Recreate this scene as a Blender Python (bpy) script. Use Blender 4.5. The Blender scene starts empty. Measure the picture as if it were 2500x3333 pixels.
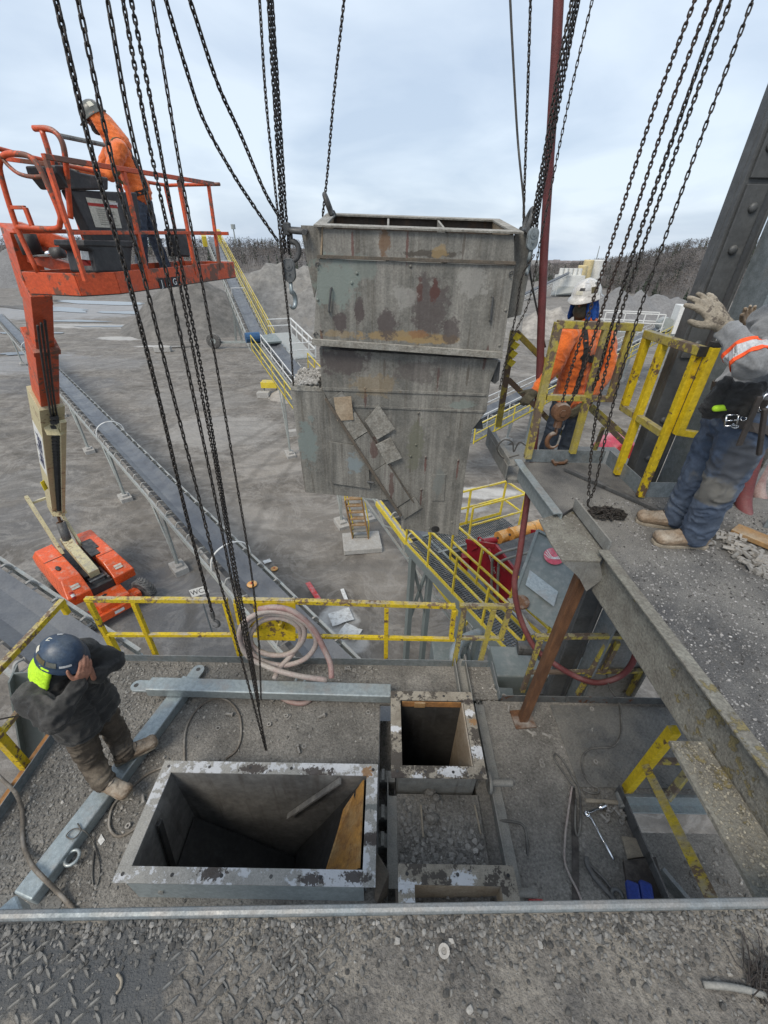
import bpy, bmesh, math, random
import numpy as np
from mathutils import Vector, Matrix, noise, Quaternion
R = math.radians
random.seed(7); rng = np.random.default_rng(7)
scene = bpy.context.scene
COL = scene.collection
# ------------------------------------------------------------------ camera
CZ, UD, LD = 12.5, 10.8, 8.35            # camera height, upper deck, lower deck (ground is 0)
PITCH, ROLL, FPX = R(32.47), R(1.0), 1326.0
Fw = Vector((0, math.cos(PITCH), -math.sin(PITCH)))
R0 = Vector((1, 0, 0)); U0 = Vector((0, math.sin(PITCH), math.cos(PITCH)))
Rt = R0*math.cos(ROLL) + U0*math.sin(ROLL)
Up = -R0*math.sin(ROLL) + U0*math.cos(ROLL)
cam = bpy.data.cameras.new('camera'); camo = bpy.data.objects.new('camera', cam); COL.objects.link(camo)
cm = Matrix((Rt, Up, -Fw)).transposed().to_4x4(); cm.translation = (0, 0, CZ)
camo.matrix_world = cm
cam.sensor_fit = 'VERTICAL'; cam.sensor_height = 36; cam.lens = 36*FPX/3333.0
cam.clip_start = 0.05; cam.clip_end = 4000
scene.camera = camo
scene.render.resolution_x, scene.render.resolution_y = 768, 1024
# ------------------------------------------------------------------ sky, sun, exposure
SUN_EL, SUN_AZ = 52, 215                # degrees; azimuth from +Y clockwise
world = bpy.data.worlds.new('World'); scene.world = world; world.use_nodes = True
nt = world.node_tree; nt.nodes.clear()
def N(t, **k):
    n = nt.nodes.new(t)
    for a, b in k.items(): setattr(n, a, b)
    return n
def L(a, b): nt.links.new(a, b)
wo = N('ShaderNodeOutputWorld'); bg = N('ShaderNodeBackground')
sky = N('ShaderNodeTexSky', sky_type='NISHITA', sun_disc=False)
sky.sun_elevation = R(SUN_EL); sky.sun_rotation = R(SUN_AZ); sky.dust_density = 2.0; sky.air_density = 1.2
tc = N('ShaderNodeTexCoord')
sep = N('ShaderNodeSeparateXYZ'); L(tc.outputs['Generated'], sep.inputs[0])
zc = N('ShaderNodeMath', operation='MAXIMUM'); L(sep.outputs[2], zc.inputs[0]); zc.inputs[1].default_value = 0.0
za = N('ShaderNodeMath', operation='ADD'); L(zc.outputs[0], za.inputs[0]); za.inputs[1].default_value = 0.22
dv = N('ShaderNodeVectorMath', operation='DIVIDE'); L(tc.outputs['Generated'], dv.inputs[0])
cb = N('ShaderNodeCombineXYZ')
for i in range(3): L(za.outputs[0], cb.inputs[i])
L(cb.outputs[0], dv.inputs[1])
n1 = N('ShaderNodeTexNoise'); n1.inputs['Scale'].default_value = 1.15; n1.inputs['Detail'].default_value = 7; n1.inputs['Roughness'].default_value = .5; n1.inputs['Distortion'].default_value = .35
L(dv.outputs[0], n1.inputs['Vector'])
rp = N('ShaderNodeValToRGB'); L(n1.outputs['Fac'], rp.inputs[0])
e = rp.color_ramp.elements
e[0].position = .38; e[0].color = (3.25, 3.9, 4.8, 1)
e[1].position = .63; e[1].color = (4.6, 5.2, 5.9, 1)
mx = N('ShaderNodeMix', data_type='RGBA'); mx.inputs[0].default_value = .86
L(sky.outputs[0], mx.inputs[6]); L(rp.outputs[0], mx.inputs[7])
L(mx.outputs[2], bg.inputs[0]); bg.inputs[1].default_value = 0.10
L(bg.outputs[0], wo.inputs[0])
sd = bpy.data.lights.new('sun', 'SUN'); sd.energy = 1.5; sd.angle = R(25); sd.color = (1, .92, .80)
so = bpy.data.objects.new('sun', sd); COL.objects.link(so)
az = R(SUN_AZ); el = R(SUN_EL)
sdir = Vector((math.sin(az)*math.cos(el), math.cos(az)*math.cos(el), math.sin(el)))
so.rotation_euler = (-sdir).to_track_quat('-Z', 'Y').to_euler(); so.location = (0, 0, 60)
vs = scene.view_settings
vs.view_transform = 'Standard'; vs.look = 'None'; vs.exposure = 0.86; vs.gamma = 1; vs.use_curve_mapping = False
# ------------------------------------------------------------------ pixel -> place (photo pixels 2500 x 3333)
def ray(px, py):
    return Fw + Rt*((px-1250)/FPX) + Up*((1666.5-py)/FPX)
def at(px, py, y=None, z=None, x=None):
    d = ray(px, py)
    if y is not None: t = y/d.y
    elif z is not None: t = (z-CZ)/d.z
    else: t = x/d.x
    return Vector((d.x*t, d.y*t, CZ+d.z*t))
# ------------------------------------------------------------------ mesh helpers
def wmat(o):
    m = o.matrix_basis.copy()
    return m if o.parent is None else wmat(o.parent) @ o.matrix_parent_inverse @ m
def tag(o, label=None, cat=None, group=None, kind=None):
    if label: o['label'] = label
    if cat: o['category'] = cat
    if group: o['group'] = group
    if kind: o['kind'] = kind
    return o
def empty(name, loc=(0, 0, 0), rz=0, label=None, cat=None, group=None):
    o = bpy.data.objects.new(name, None); o.empty_display_size = .1
    o.matrix_basis = Matrix.Translation(Vector(loc)) @ Matrix.Rotation(rz, 4, 'Z')
    COL.objects.link(o)
    return tag(o, label, cat, group)
def adopt(o, parent):
    if parent is not None:
        o.parent = parent; o.matrix_parent_inverse = wmat(parent).inverted()
def inst(name, mesh, M, parent=None):
    o = bpy.data.objects.new(name, mesh); o.matrix_basis = M; COL.objects.link(o); adopt(o, parent); return o
def frame(p0, p1, up=(0, 0, 1)):
    p0, p1 = Vector(p0), Vector(p1); z = (p1-p0); L_ = z.length; z = z.normalized(); u = Vector(up)
    if abs(z.dot(u)) > .98: u = Vector((0, 1, 0)) if abs(z.y) < .9 else Vector((1, 0, 0))
    x = u.cross(z).normalized(); y = z.cross(x)
    m = Matrix((x, y, z)).transposed().to_4x4(); m.translation = p0
    return m, L_
class MB:
    def __init__(s, M=None): s.v = []; s.f = []; s.mi = []; s.M = M
    def add(s, vs, fs, mi=0):
        o = len(s.v)
        if s.M is not None: vs = [s.M @ Vector(p) for p in vs]
        s.v += [tuple(p) for p in vs]; s.f += [tuple(i+o for i in f) for f in fs]; s.mi += [mi]*len(fs); return s
    def box(s, c, d, M=None, mi=0):
        x, y, z = d[0]/2, d[1]/2, d[2]/2; c = Vector(c)
        vs = [Vector((a*x, b*y, e_*z)) for a in (-1, 1) for b in (-1, 1) for e_ in (-1, 1)]
        vs = [(c + (M @ p if M else p)) for p in vs]
        return s.add(vs, [(0, 1, 3, 2), (4, 6, 7, 5), (0, 4, 5, 1), (2, 3, 7, 6), (0, 2, 6, 4), (1, 5, 7, 3)], mi)
    def bb(s, x0, x1, y0, y1, z0, z1, mi=0):
        return s.box(((x0+x1)/2, (y0+y1)/2, (z0+z1)/2), (abs(x1-x0), abs(y1-y0), abs(z1-z0)), None, mi)
    def bar(s, p0, p1, w, h, up=(0, 0, 1), mi=0):
        m, l = frame(p0, p1, up)
        vs = [m @ Vector((a*w/2, b*h/2, c)) for a in (-1, 1) for b in (-1, 1) for c in (0, l)]
        return s.add(vs, [(0, 1, 3, 2), (4, 6, 7, 5), (0, 4, 5, 1), (2, 3, 7, 6), (0, 2, 6, 4), (1, 5, 7, 3)], mi)
    def tube(s, pts, r, n=8, closed=False, mi=0, cap=True):
        pts = [Vector(p) for p in pts]; k = len(pts); rs = r if isinstance(r, (list, tuple)) else [r]*k
        vs = []; prev = None
        for i, p in enumerate(pts):
            a = pts[(i-1) % k] if (closed or i > 0) else p
            b = pts[(i+1) % k] if (closed or i < k-1) else p
            t = (b-a).normalized()
            if prev is None:
                u = Vector((0, 0, 1)) if abs(t.z) < .9 else Vector((1, 0, 0)); x = u.cross(t).normalized()
            else:
                x = (prev - t*prev.dot(t))
                x = x.normalized() if x.length > 1e-6 else t.orthogonal().normalized()
            prev = x; y = t.cross(x)
            for j in range(n):
                th = 2*math.pi*j/n; vs.append(p + (x*math.cos(th)+y*math.sin(th))*rs[i])
        fs = []
        for i in range(k if closed else k-1):
            for j in range(n):
                a, b = i*n+j, i*n+(j+1) % n; c, d = ((i+1) % k)*n+(j+1) % n, ((i+1) % k)*n+j
                fs.append((a, b, c, d))
        if cap and not closed: fs += [tuple(range(n-1, -1, -1)), tuple((k-1)*n+j for j in range(n))]
        return s.add(vs, fs, mi)
    def cyl(s, p0, p1, r0, r1=None, n=16, mi=0):
        return s.tube([p0, p1], [r0, r0 if r1 is None else r1], n, mi=mi)
    def lathe(s, prof, M=None, n=20, mi=0):
        vs = []; fs = []
        for r, z in prof:
            for j in range(n):
                th = 2*math.pi*j/n; p = Vector((r*math.cos(th), r*math.sin(th), z)); vs.append(M @ p if M else p)
        for i in range(len(prof)-1):
            for j in range(n): fs.append((i*n+j, i*n+(j+1) % n, (i+1)*n+(j+1) % n, (i+1)*n+j))
        fs += [tuple(range(n-1, -1, -1)), tuple((len(prof)-1)*n+j for j in range(n))]
        return s.add(vs, fs, mi)
    def prism(s, poly, d, M=None, mi=0):
        """poly in local xy, extruded z 0..d"""
        n = len(poly)
        vs = [Vector((x, y, 0)) for x, y in poly]+[Vector((x, y, d)) for x, y in poly]
        if M: vs = [M @ p for p in vs]
        fs = [tuple(range(n-1, -1, -1)), tuple(range(n, 2*n))]+[(i, (i+1) % n, n+(i+1) % n, n+i) for i in range(n)]
        return s.add(vs, fs, mi)
    def plate(s, pts, t, mi=0):
        """polygon of 3D points given thickness t along its normal (backwards)"""
        pts = [Vector(p) for p in pts]; nrm = Vector((0, 0, 0))
        for i in range(1, len(pts)-1): nrm += (pts[i]-pts[0]).cross(pts[i+1]-pts[0])
        nrm.normalize(); n = len(pts); vs = pts+[p-nrm*t for p in pts]
        fs = [tuple(range(n)), tuple(range(2*n-1, n-1, -1))]+[(i, n+i, n+(i+1) % n, (i+1) % n) for i in range(n)]
        return s.add(vs, fs, mi)
    def ell(s, c, r, n=12, M=None, mi=0):
        k = n//2; vs = []; c = Vector(c)
        for i in range(1, k):
            ph = math.pi*i/k
            for j in range(n):
                th = 2*math.pi*j/n; p = Vector((r[0]*math.sin(ph)*math.cos(th), r[1]*math.sin(ph)*math.sin(th), r[2]*math.cos(ph)))
                vs.append(c+(M @ p if M else p))
        t = Vector((0, 0, r[2])); vs += [c+(M @ t if M else t), c-(M @ t if M else t)]
        fs = []
        for i in range(k-2):
            for j in range(n): fs.append((i*n+j, (i+1)*n+j, (i+1)*n+(j+1) % n, i*n+(j+1) % n))
        a = (k-1)*n
        for j in range(n):
            fs.append((a, j, (j+1) % n)); fs.append((a+1, (k-2)*n+(j+1) % n, (k-2)*n+j))
        return s.add(vs, fs, mi)
    def mesh(s, name, mats, smooth=False):
        me = bpy.data.meshes.new(name); me.from_pydata(s.v, [], s.f)
        for m in (mats if isinstance(mats, (list, tuple)) else [mats]): me.materials.append(MAT[m] if isinstance(m, str) else m)
        if any(s.mi): me.polygons.foreach_set('material_index', s.mi)
        if smooth: me.polygons.foreach_set('use_smooth', [True]*len(me.polygons))
        me.update(); return me
    def build(s, name, mats, parent=None, smooth=False, bevel=0, local=False, seg=2):
        me = s.mesh(name, mats, smooth); o = bpy.data.objects.new(name, me); COL.objects.link(o)
        if parent is not None:
            o.parent = parent
            if not local: o.matrix_parent_inverse = wmat(parent).inverted()
        if bevel:
            b = o.modifiers.new('bevel', 'BEVEL'); b.width = bevel; b.segments = seg; b.limit_method = 'ANGLE'; b.angle_limit = R(40)
        return o
def smooth_path(pts, n=8):
    """Catmull-Rom through points"""
    P = [Vector(p) for p in pts]; P = [P[0]*2-P[1]]+P+[P[-1]*2-P[-2]]; out = []
    for i in range(1, len(P)-2):
        for k in range(n):
            t = k/n; a, b, c, d = P[i-1], P[i], P[i+1], P[i+2]
            out.append(.5*((2*b)+(c-a)*t+(2*a-5*b+4*c-d)*t*t+(3*b-a-3*c+d)*t**3))
    out.append(P[-2]); return out
def resample(pts, step):
    out = [pts[0].copy()]; acc = 0
    for a, b in zip(pts, pts[1:]):
        l = (b-a).length
        if l < 1e-9: continue
        d = step-acc
        while d <= l:
            out.append(a.lerp(b, d/l)); d += step
        acc = l-(d-step)
    return out
TMP = bpy.data.scenes.new('bench')      # scratch scene: evaluates one modifier stack without the rest of the place
def baked(t):
    TMP.collection.objects.link(t); vl = TMP.view_layers[0]; vl.update()
    return bpy.data.meshes.new_from_object(t.evaluated_get(vl.depsgraph))
def text(name, body, size, M, mat, parent, extrude=.002, align='CENTER', shear=0.0):
    cu = bpy.data.curves.new(name, 'FONT'); cu.body = body; cu.size = size; cu.extrude = extrude; cu.align_x = align; cu.align_y = 'CENTER'; cu.shear = shear
    cu.resolution_u = 3
    t = bpy.data.objects.new('tmp', cu); me = baked(t); me.name = name
    bpy.data.objects.remove(t); bpy.data.curves.remove(cu)
    me.materials.clear(); me.materials.append(MAT[mat])
    o = bpy.data.objects.new(name, me); o.matrix_basis = M; COL.objects.link(o); adopt(o, parent); return o
def basis(o, x, y):
    """matrix with local x,y along the given directions, origin o"""
    x = Vector(x).normalized(); y = Vector(y); y = (y-x*x.dot(y)).normalized(); z = x.cross(y)
    m = Matrix((x, y, z)).transposed().to_4x4(); m.translation = Vector(o); return m
# ------------------------------------------------------------------ materials
MAT = {}
def mat(name, c1, c2=None, scale=6, rough=.75, metal=0., bump=.15, bscale=80, rust=0., rustcol=(.12, .05, .025), rscale=9, dust=0., dustcol=(.33, .31, .28), dscale=5, streak=0., streakcol=(.10, .09, .08), spec=.4, stretch=None, rvar=.12, vcol=False, bdist=.01, sheen=0, grain=.30, gscale=None, streak2=0., streak2col=(.085, .072, .058)):
    m = bpy.data.materials.new(name); m.use_nodes = True; t = m.node_tree; b = t.nodes['Principled BSDF']
    def nn(ty, **k):
        x = t.nodes.new(ty)
        for a, v in k.items(): setattr(x, a, v)
        return x
    geo = nn('ShaderNodeNewGeometry'); pos = geo.outputs['Position']
    if stretch:
        mp = nn('ShaderNodeVectorMath', operation='MULTIPLY'); mp.inputs[1].default_value = stretch; t.links.new(pos, mp.inputs[0]); pos2 = mp.outputs[0]
    else: pos2 = pos
    def noise_(sc, det=5, ro=.6, p=None, dist=0.):
        x = nn('ShaderNodeTexNoise'); x.inputs['Scale'].default_value = sc; x.inputs['Detail'].default_value = det; x.inputs['Roughness'].default_value = ro; x.inputs['Distortion'].default_value = dist
        t.links.new(p or pos2, x.inputs['Vector']); return x.outputs['Fac']
    def rng_(v, a, bb):
        x = nn('ShaderNodeMapRange'); x.inputs[1].default_value = a; x.inputs[2].default_value = bb; t.links.new(v, x.inputs[0]); return x.outputs[0]
    def mix_(f, a, bb):
        x = nn('ShaderNodeMix', data_type='RGBA')
        for s_, val in ((x.inputs[0], f), (x.inputs[6], a), (x.inputs[7], bb)):
            if isinstance(val, (tuple, list)): s_.default_value = (*val, 1) if len(val) == 3 else val
            elif isinstance(val, (int, float)): s_.default_value = val
            else: t.links.new(val, s_)
        return x.outputs[2]
    c2 = c2 or tuple(x*.72 for x in c1)
    nz = noise_(scale); col = mix_(rng_(nz, .34, .66), c1, c2)
    if vcol:
        at_ = nn('ShaderNodeAttribute'); at_.attribute_name = 'Col'
        mm = nn('ShaderNodeMix', data_type='RGBA', blend_type='MULTIPLY'); mm.inputs[0].default_value = 1; t.links.new(col, mm.inputs[6]); t.links.new(at_.outputs['Color'], mm.inputs[7]); col = mm.outputs[2]
    if streak:
        v = nn('ShaderNodeVectorMath', operation='MULTIPLY'); v.inputs[1].default_value = (14, 14, .9); t.links.new(pos, v.inputs[0])
        col = mix_(rng_(noise_(1.0, 4, .6, v.outputs[0]), .62-.25*streak, .72), col, streakcol)
    if streak2:
        v = nn('ShaderNodeVectorMath', operation='MULTIPLY'); v.inputs[1].default_value = (30, 30, 1.1); t.links.new(pos, v.inputs[0])
        col = mix_(rng_(noise_(1.0, 5, .65, v.outputs[0]), .66-.25*streak2, .80), col, streak2col)
    if dust:
        sx = nn('ShaderNodeSeparateXYZ'); t.links.new(geo.outputs['Normal'], sx.inputs[0])
        upf = rng_(sx.outputs[2], -.2, .9)
        a_ = nn('ShaderNodeMath', operation='MULTIPLY_ADD'); t.links.new(upf, a_.inputs[0]); a_.inputs[1].default_value = .22; t.links.new(noise_(dscale, 6, .65), a_.inputs[2])
        col = mix_(rng_(a_.outputs[0], .80-.45*dust, 1.0-.30*dust), col, dustcol)
    if grain:
        sg = nn('ShaderNodeMapRange'); t.links.new(noise_(gscale or scale*7, 6, .72, pos), sg.inputs[0]); sg.inputs[1].default_value = .30; sg.inputs[2].default_value = .70; sg.inputs[3].default_value = 1-grain; sg.inputs[4].default_value = 1+grain*.8
        vm = nn('ShaderNodeVectorMath', operation='SCALE'); t.links.new(col, vm.inputs[0]); t.links.new(sg.outputs[0], vm.inputs[3]); col = vm.outputs[0]
    rufac = None
    if rust:
        rb_ = nn('ShaderNodeMath', operation='MULTIPLY_ADD'); t.links.new(noise_(rscale*.16, 3, .5), rb_.inputs[0]); rb_.inputs[1].default_value = .75; rb2 = nn('ShaderNodeMath', operation='SUBTRACT'); t.links.new(noise_(rscale, 7, .68), rb2.inputs[0]); rb2.inputs[1].default_value = .375; t.links.new(rb2.outputs[0], rb_.inputs[2])
        rufac = rng_(rb_.outputs[0], .66-.3*rust, .70-.3*rust); col = mix_(rufac, col, rustcol)
    t.links.new(col, b.inputs['Base Color'])
    rr = nn('ShaderNodeMapRange'); t.links.new(noise_(scale*2.3), rr.inputs[0]); rr.inputs[1].default_value = .3; rr.inputs[2].default_value = .7
    rr.inputs[3].default_value = max(.05, rough-rvar); rr.inputs[4].default_value = min(1, rough+rvar)
    t.links.new(rr.outputs[0], b.inputs['Roughness'])
    b.inputs['Metallic'].default_value = metal; b.inputs['Specular IOR Level'].default_value = spec
    if sheen: b.inputs['Sheen Weight'].default_value = sheen; b.inputs['Sheen Roughness'].default_value = .6
    if bump:
        bp = nn('ShaderNodeBump'); bp.inputs['Strength'].default_value = bump; bp.inputs['Distance'].default_value = bdist
        h = noise_(bscale, 4, .6, pos)
        if rufac is not None:
            ad = nn('ShaderNodeMath', operation='MULTIPLY_ADD'); t.links.new(rufac, ad.inputs[0]); ad.inputs[1].default_value = -.5; t.links.new(h, ad.inputs[2]); h = ad.outputs[0]
        t.links.new(h, bp.inputs['Height']); t.links.new(bp.outputs[0], b.inputs['Normal'])
    MAT[name] = m; return m
mat('galv', (.25, .28, .295), (.165, .19, .20), 22, .55, .4, .15, 90, dust=.5, dustcol=(.26, .25, .235))
mat('galv_clean', (.40, .45, .46), (.29, .33, .34), 26, .42, .5, .05, 90, dust=.22, dustcol=(.34, .33, .31))
mat('galv_dirty', (.24, .245, .235), (.17, .17, .16), 14, .75, .25, .3, 120, dust=.75, dustcol=(.27, .26, .235), streak=.25)
mat('yellow', (.60, .44, .015), (.50, .35, .012), 5, .5, 0, .25, 40, rust=.20, rustcol=(.12, .075, .045), rscale=18, dust=.28)
mat('yellow_chip', (.56, .42, .02), (.46, .33, .015), 5, .55, 0, .4, 40, rust=.42, rustcol=(.17, .115, .07), rscale=24, dust=.5)
mat('yellow_worn', (.42, .34, .05), (.30, .245, .07), 9, .65, 0, .4, 50, rust=.50, rustcol=(.13, .095, .07), rscale=13, dust=.55, dustcol=(.25, .235, .19))
mat('yellow_far', (.66, .52, .05), (.58, .44, .04), 3, .55, 0, .05, 30, dust=.3)
mat('orange', (.62, .085, .022), (.50, .062, .016), 4, .38, 0, .1, 30, rust=.12, rustcol=(.16, .06, .035), dust=.38, dustcol=(.42, .25, .18))
mat('orange_old', (.60, .095, .03), (.47, .07, .024), 5, .45, 0, .15, 40, rust=.3, rustcol=(.16, .07, .045), rscale=7, dust=.42, dustcol=(.36, .22, .17))
mat('orange_hood', (.72, .11, .025), (.66, .095, .022), 2, .3, 0, .04, 30, dust=.15, dustcol=(.5, .3, .22))
mat('cream', (.55, .49, .30), (.47, .41, .25), 5, .45, 0, .06, 30, dust=.25, rust=.12, rustcol=(.2, .12, .07))
mat('black', (.02, .02, .021), (.035, .034, .033), 6, .55, 0, .15, 60, dust=.35, dustcol=(.10, .095, .09))
mat('blackplastic', (.028, .028, .03), (.05, .05, .05), 5, .5, 0, .1, 60, dust=.45, dustcol=(.14, .13, .125))
mat('chain', (.03, .029, .029), (.065, .055, .047), 55, .42, .6, .25, 200, dust=.15, dustcol=(.12, .095, .075))
mat('chain_rust', (.06, .04, .032), (.03, .025, .022), 40, .65, .3, .2, 200, dust=.3, dustcol=(.13, .11, .09))
mat('steel', (.16, .165, .165), (.10, .105, .105), 10, .5, .5, .15, 60, dust=.3, rust=.1)
mat('steel_dark', (.075, .077, .078), (.105, .105, .104), 6, .55, .25, .15, 50, dust=.35, dustcol=(.16, .15, .14), streak=.3, streakcol=(.035, .033, .03))
mat('steel_grey', (.27, .275, .272), (.20, .205, .203), 4, .5, .2, .12, 40, dust=.35, dustcol=(.26, .25, .235), rust=.16, rustcol=(.10, .085, .07), rscale=5, streak=.2, streakcol=(.11, .11, .10))
mat('column_dark', (.10, .103, .104), (.072, .074, .075), 5, .5, .2, .12, 60, dust=.3, dustcol=(.17, .165, .155), grain=.2)
mat('chrome', (.75, .76, .78), (.6, .61, .63), 20, .15, 1., .02, 60)
mat('rusty', (.17, .082, .04), (.09, .045, .026), 18, .7, .2, .4, 90, dust=.3, stretch=(1, 1, .25))
mat('rust_orange', (.34, .155, .045), (.20, .10, .04), 6, .75, 0, .3, 60, dust=.2, dustcol=(.42, .25, .10))
mat('machine_grey', (.175, .20, .193), (.155, .178, .172), 3, .42, 0, .05, 40, dust=.22, dustcol=(.27, .275, .26), grain=.10)
mat('machine_red', (.32, .012, .025), (.24, .01, .02), 4, .4, 0, .06, 40, dust=.3, dustcol=(.3, .18, .16))
mat('red_hose', (.17, .045, .045), (.12, .038, .038), 20, .6, 0, .25, 160, dust=.4, dustcol=(.25, .12, .115))
mat('pink_hose', (.27, .15, .14), (.32, .22, .20), 14, .7, 0, .25, 120, dust=.55, dustcol=(.36, .31, .285))
mat('grey_hose', (.30, .275, .25), (.34, .26, .24), 9, .7, 0, .2, 120, dust=.4, dustcol=(.38, .35, .32))
mat('cable', (.045, .045, .043), (.08, .075, .07), 30, .65, 0, .3, 160, dust=.45, dustcol=(.2, .19, .17))
mat('rope_hose', (.20, .17, .135), (.12, .105, .09), 60, .8, 0, .4, 300, dust=.3)
mat('belt', (.07, .075, .085), (.105, .112, .125), 1.2, .42, 0, .06, 40, dust=.34, dustcol=(.14, .145, .15), dscale=.8, grain=.2, gscale=20)
mat('frame_far', (.36, .39, .375), (.28, .30, .29), 5, .5, .2, .05, 30, dust=.5, dustcol=(.36, .345, .32))
mat('idler', (.40, .41, .40), (.28, .285, .28), 8, .5, .1, .05, 30, dust=.6)
mat('tyre', (.05, .05, .05), (.08, .078, .075), 8, .8, 0, .3, 40, dust=.7, dustcol=(.22, .21, .195))
mat('white_paint', (.72, .72, .70), (.60, .60, .58), 7, .5, 0, .06, 40, dust=.2)
mat('white_hat', (.66, .65, .62), (.50, .48, .45), 9, .35, 0, .05, 40, dust=.3, dustcol=(.3, .28, .26), rust=.12, rustcol=(.22, .2, .18), rscale=16)
mat('grey_hat', (.10, .105, .095), (.14, .145, .13), 6, .38, 0, .05, 40, dust=.2)
mat('blue_hat', (.022, .045, .085), (.035, .055, .09), 8, .4, 0, .08, 60, dust=.3, dustcol=(.10, .12, .14))
mat('concrete', (.42, .41, .39), (.33, .32, .30), 4, .85, 0, .3, 30, dust=.4)
mat('wood', (.32, .19, .08), (.24, .14, .06), 9, .7, 0, .2, 40, dust=.4, dustcol=(.36, .30, .22))
mat('wood_grey', (.30, .26, .20), (.22, .19, .15), 20, .8, 0, .3, 80)
mat('orange_fabric', (.74, .155, .016), (.62, .115, .012), 9, .85, 0, .35, 160, sheen=.3, dust=.22, dustcol=(.42, .16, .06))
mat('grey_fabric', (.19, .195, .20), (.14, .145, .15), 14, .9, 0, .4, 300, sheen=.3)
mat('black_fabric', (.016, .016, .016), (.03, .029, .027), 6, .9, 0, .5, 220, sheen=.1, dust=.36, dustcol=(.085, .08, .073))
mat('brown_trouser', (.085, .066, .048), (.05, .04, .031), 8, .9, 0, .5, 200, dust=.45, dustcol=(.16, .135, .105))
mat('denim', (.05, .072, .115), (.095, .12, .165), 5, .88, 0, .4, 320, dust=.55, dustcol=(.16, .165, .16), dscale=4)
mat('denim_dark', (.042, .058, .085), (.065, .08, .105), 6, .88, 0, .4, 300, dust=.2, dustcol=(.13, .13, .125))
mat('boot', (.27, .195, .13), (.155, .115, .08), 14, .8, 0, .35, 120, dust=.45, dustcol=(.36, .32, .265))
mat('glove', (.30, .262, .205), (.17, .145, .112), 14, .9, 0, .5, 160, dust=.3, dustcol=(.36, .32, .26), rust=.22, rustcol=(.10, .082, .066), rscale=26, grain=.4)
mat('skin', (.34, .17, .115), (.27, .125, .085), 12, .5, 0, .15, 140, spec=.35)
mat('tape_yellow', (.75, .62, .04), (.6, .5, .03), 10, .5, 0, .1, 80)
mat('hivis', (.50, .80, .03), (.42, .70, .03), 10, .8, 0, .3, 180)
mat('blue_cloth', (.012, .075, .32), (.012, .055, .24), 8, .85, 0, .3, 180)
mat('olive_cloth', (.10, .09, .06), (.07, .062, .045), 10, .85, 0, .3, 180)
mat('reflective', (.52, .53, .54), (.42, .43, .44), 12, .5, 0, .25, 160, dust=.3)
mat('stripe', (.85, .10, .02), (.78, .085, .02), 10, .7, 0, .2, 160)
mat('leather', (.03, .027, .025), (.055, .045, .04), 10, .6, 0, .25, 140, dust=.25, dustcol=(.12, .11, .1))
mat('webbing', (.02, .02, .022), (.035, .035, .038), 30, .8, 0, .3, 300)
mat('webbing_olive', (.13, .11, .05), (.09, .075, .04), 30, .8, 0, .3, 300)
mat('blue_handle', (.012, .03, .18), (.02, .045, .22), 10, .5, 0, .1, 90, dust=.25, dustcol=(.12, .13, .2))
mat('red_plastic', (.60, .05, .05), (.5, .04, .04), 6, .45, 0, .05, 40, dust=.3, dustcol=(.5, .25, .25))
mat('pinkred', (.62, .09, .13), (.55, .07, .11), 4, .4, 0, .05, 40, dust=.3, dustcol=(.6, .35, .36))
mat('ochre', (.62, .30, .07), (.55, .26, .06), 4, .55, 0, .05, 40, dust=.3, dustcol=(.55, .42, .26))
mat('decal', (.62, .60, .50), (.50, .48, .40), 9, .6, 0, .02, 40, dust=.25)
mat('decal_red', (.45, .03, .02), None, 9, .5, 0, .02, 40)
mat('ink', (.02, .02, .024), None, 9, .5, 0, 0)
mat('ink_blue', (.03, .04, .12), None, 9, .5, 0, 0)
mat('white_ink', (.78, .78, .76), (.7, .7, .68), 9, .5, 0, 0)
mat('chalk', (.46, .45, .43), (.36, .35, .335), 60, .9, 0, 0)
mat('glass_eye', (.02, .015, .012), None, 9, .15, 0, 0, spec=.6)
mat('blue_motor', (.02, .07, .16), (.03, .09, .19), 6, .45, 0, .03, 40)
# ------------------------------------------------------------------ materials with stains of their own shape
def patchmat(name, patches, nscale=9, namp=.9, **k):
    m = mat(name, **k); t = m.node_tree; b = t.nodes['Principled BSDF']
    src = b.inputs['Base Color'].links[0].from_socket
    geo = t.nodes.new('ShaderNodeNewGeometry')
    nz = t.nodes.new('ShaderNodeTexNoise'); nz.inputs['Scale'].default_value = nscale; nz.inputs['Detail'].default_value = 6; nz.inputs['Roughness'].default_value = .65
    t.links.new(geo.outputs['Position'], nz.inputs['Vector'])
    for p in patches:
        c, r, col, s = p[:4]
        a = t.nodes.new('ShaderNodeVectorMath'); a.operation = 'SUBTRACT'; t.links.new(geo.outputs['Position'], a.inputs[0]); a.inputs[1].default_value = c
        d = t.nodes.new('ShaderNodeVectorMath'); d.operation = 'DIVIDE'; t.links.new(a.outputs[0], d.inputs[0]); d.inputs[1].default_value = r
        l = t.nodes.new('ShaderNodeVectorMath'); l.operation = 'LENGTH'; t.links.new(d.outputs[0], l.inputs[0])
        ad = t.nodes.new('ShaderNodeMath'); ad.operation = 'MULTIPLY_ADD'; t.links.new(nz.outputs['Fac'], ad.inputs[0]); ad.inputs[1].default_value = namp*2; t.links.new(l.outputs['Value'], ad.inputs[2])
        mr = t.nodes.new('ShaderNodeMapRange'); t.links.new(ad.outputs[0], mr.inputs[0]); mr.inputs[1].default_value = .86+namp; mr.inputs[2].default_value = .64+namp; mr.inputs[3].default_value = 0; mr.inputs[4].default_value = s
        x = t.nodes.new('ShaderNodeMix'); x.data_type = 'RGBA'; t.links.new(mr.outputs[0], x.inputs[0]); t.links.new(src, x.inputs[6]); x.inputs[7].default_value = (*col, 1); src = x.outputs[2]
    t.links.new(src, b.inputs['Base Color']); return m
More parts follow.
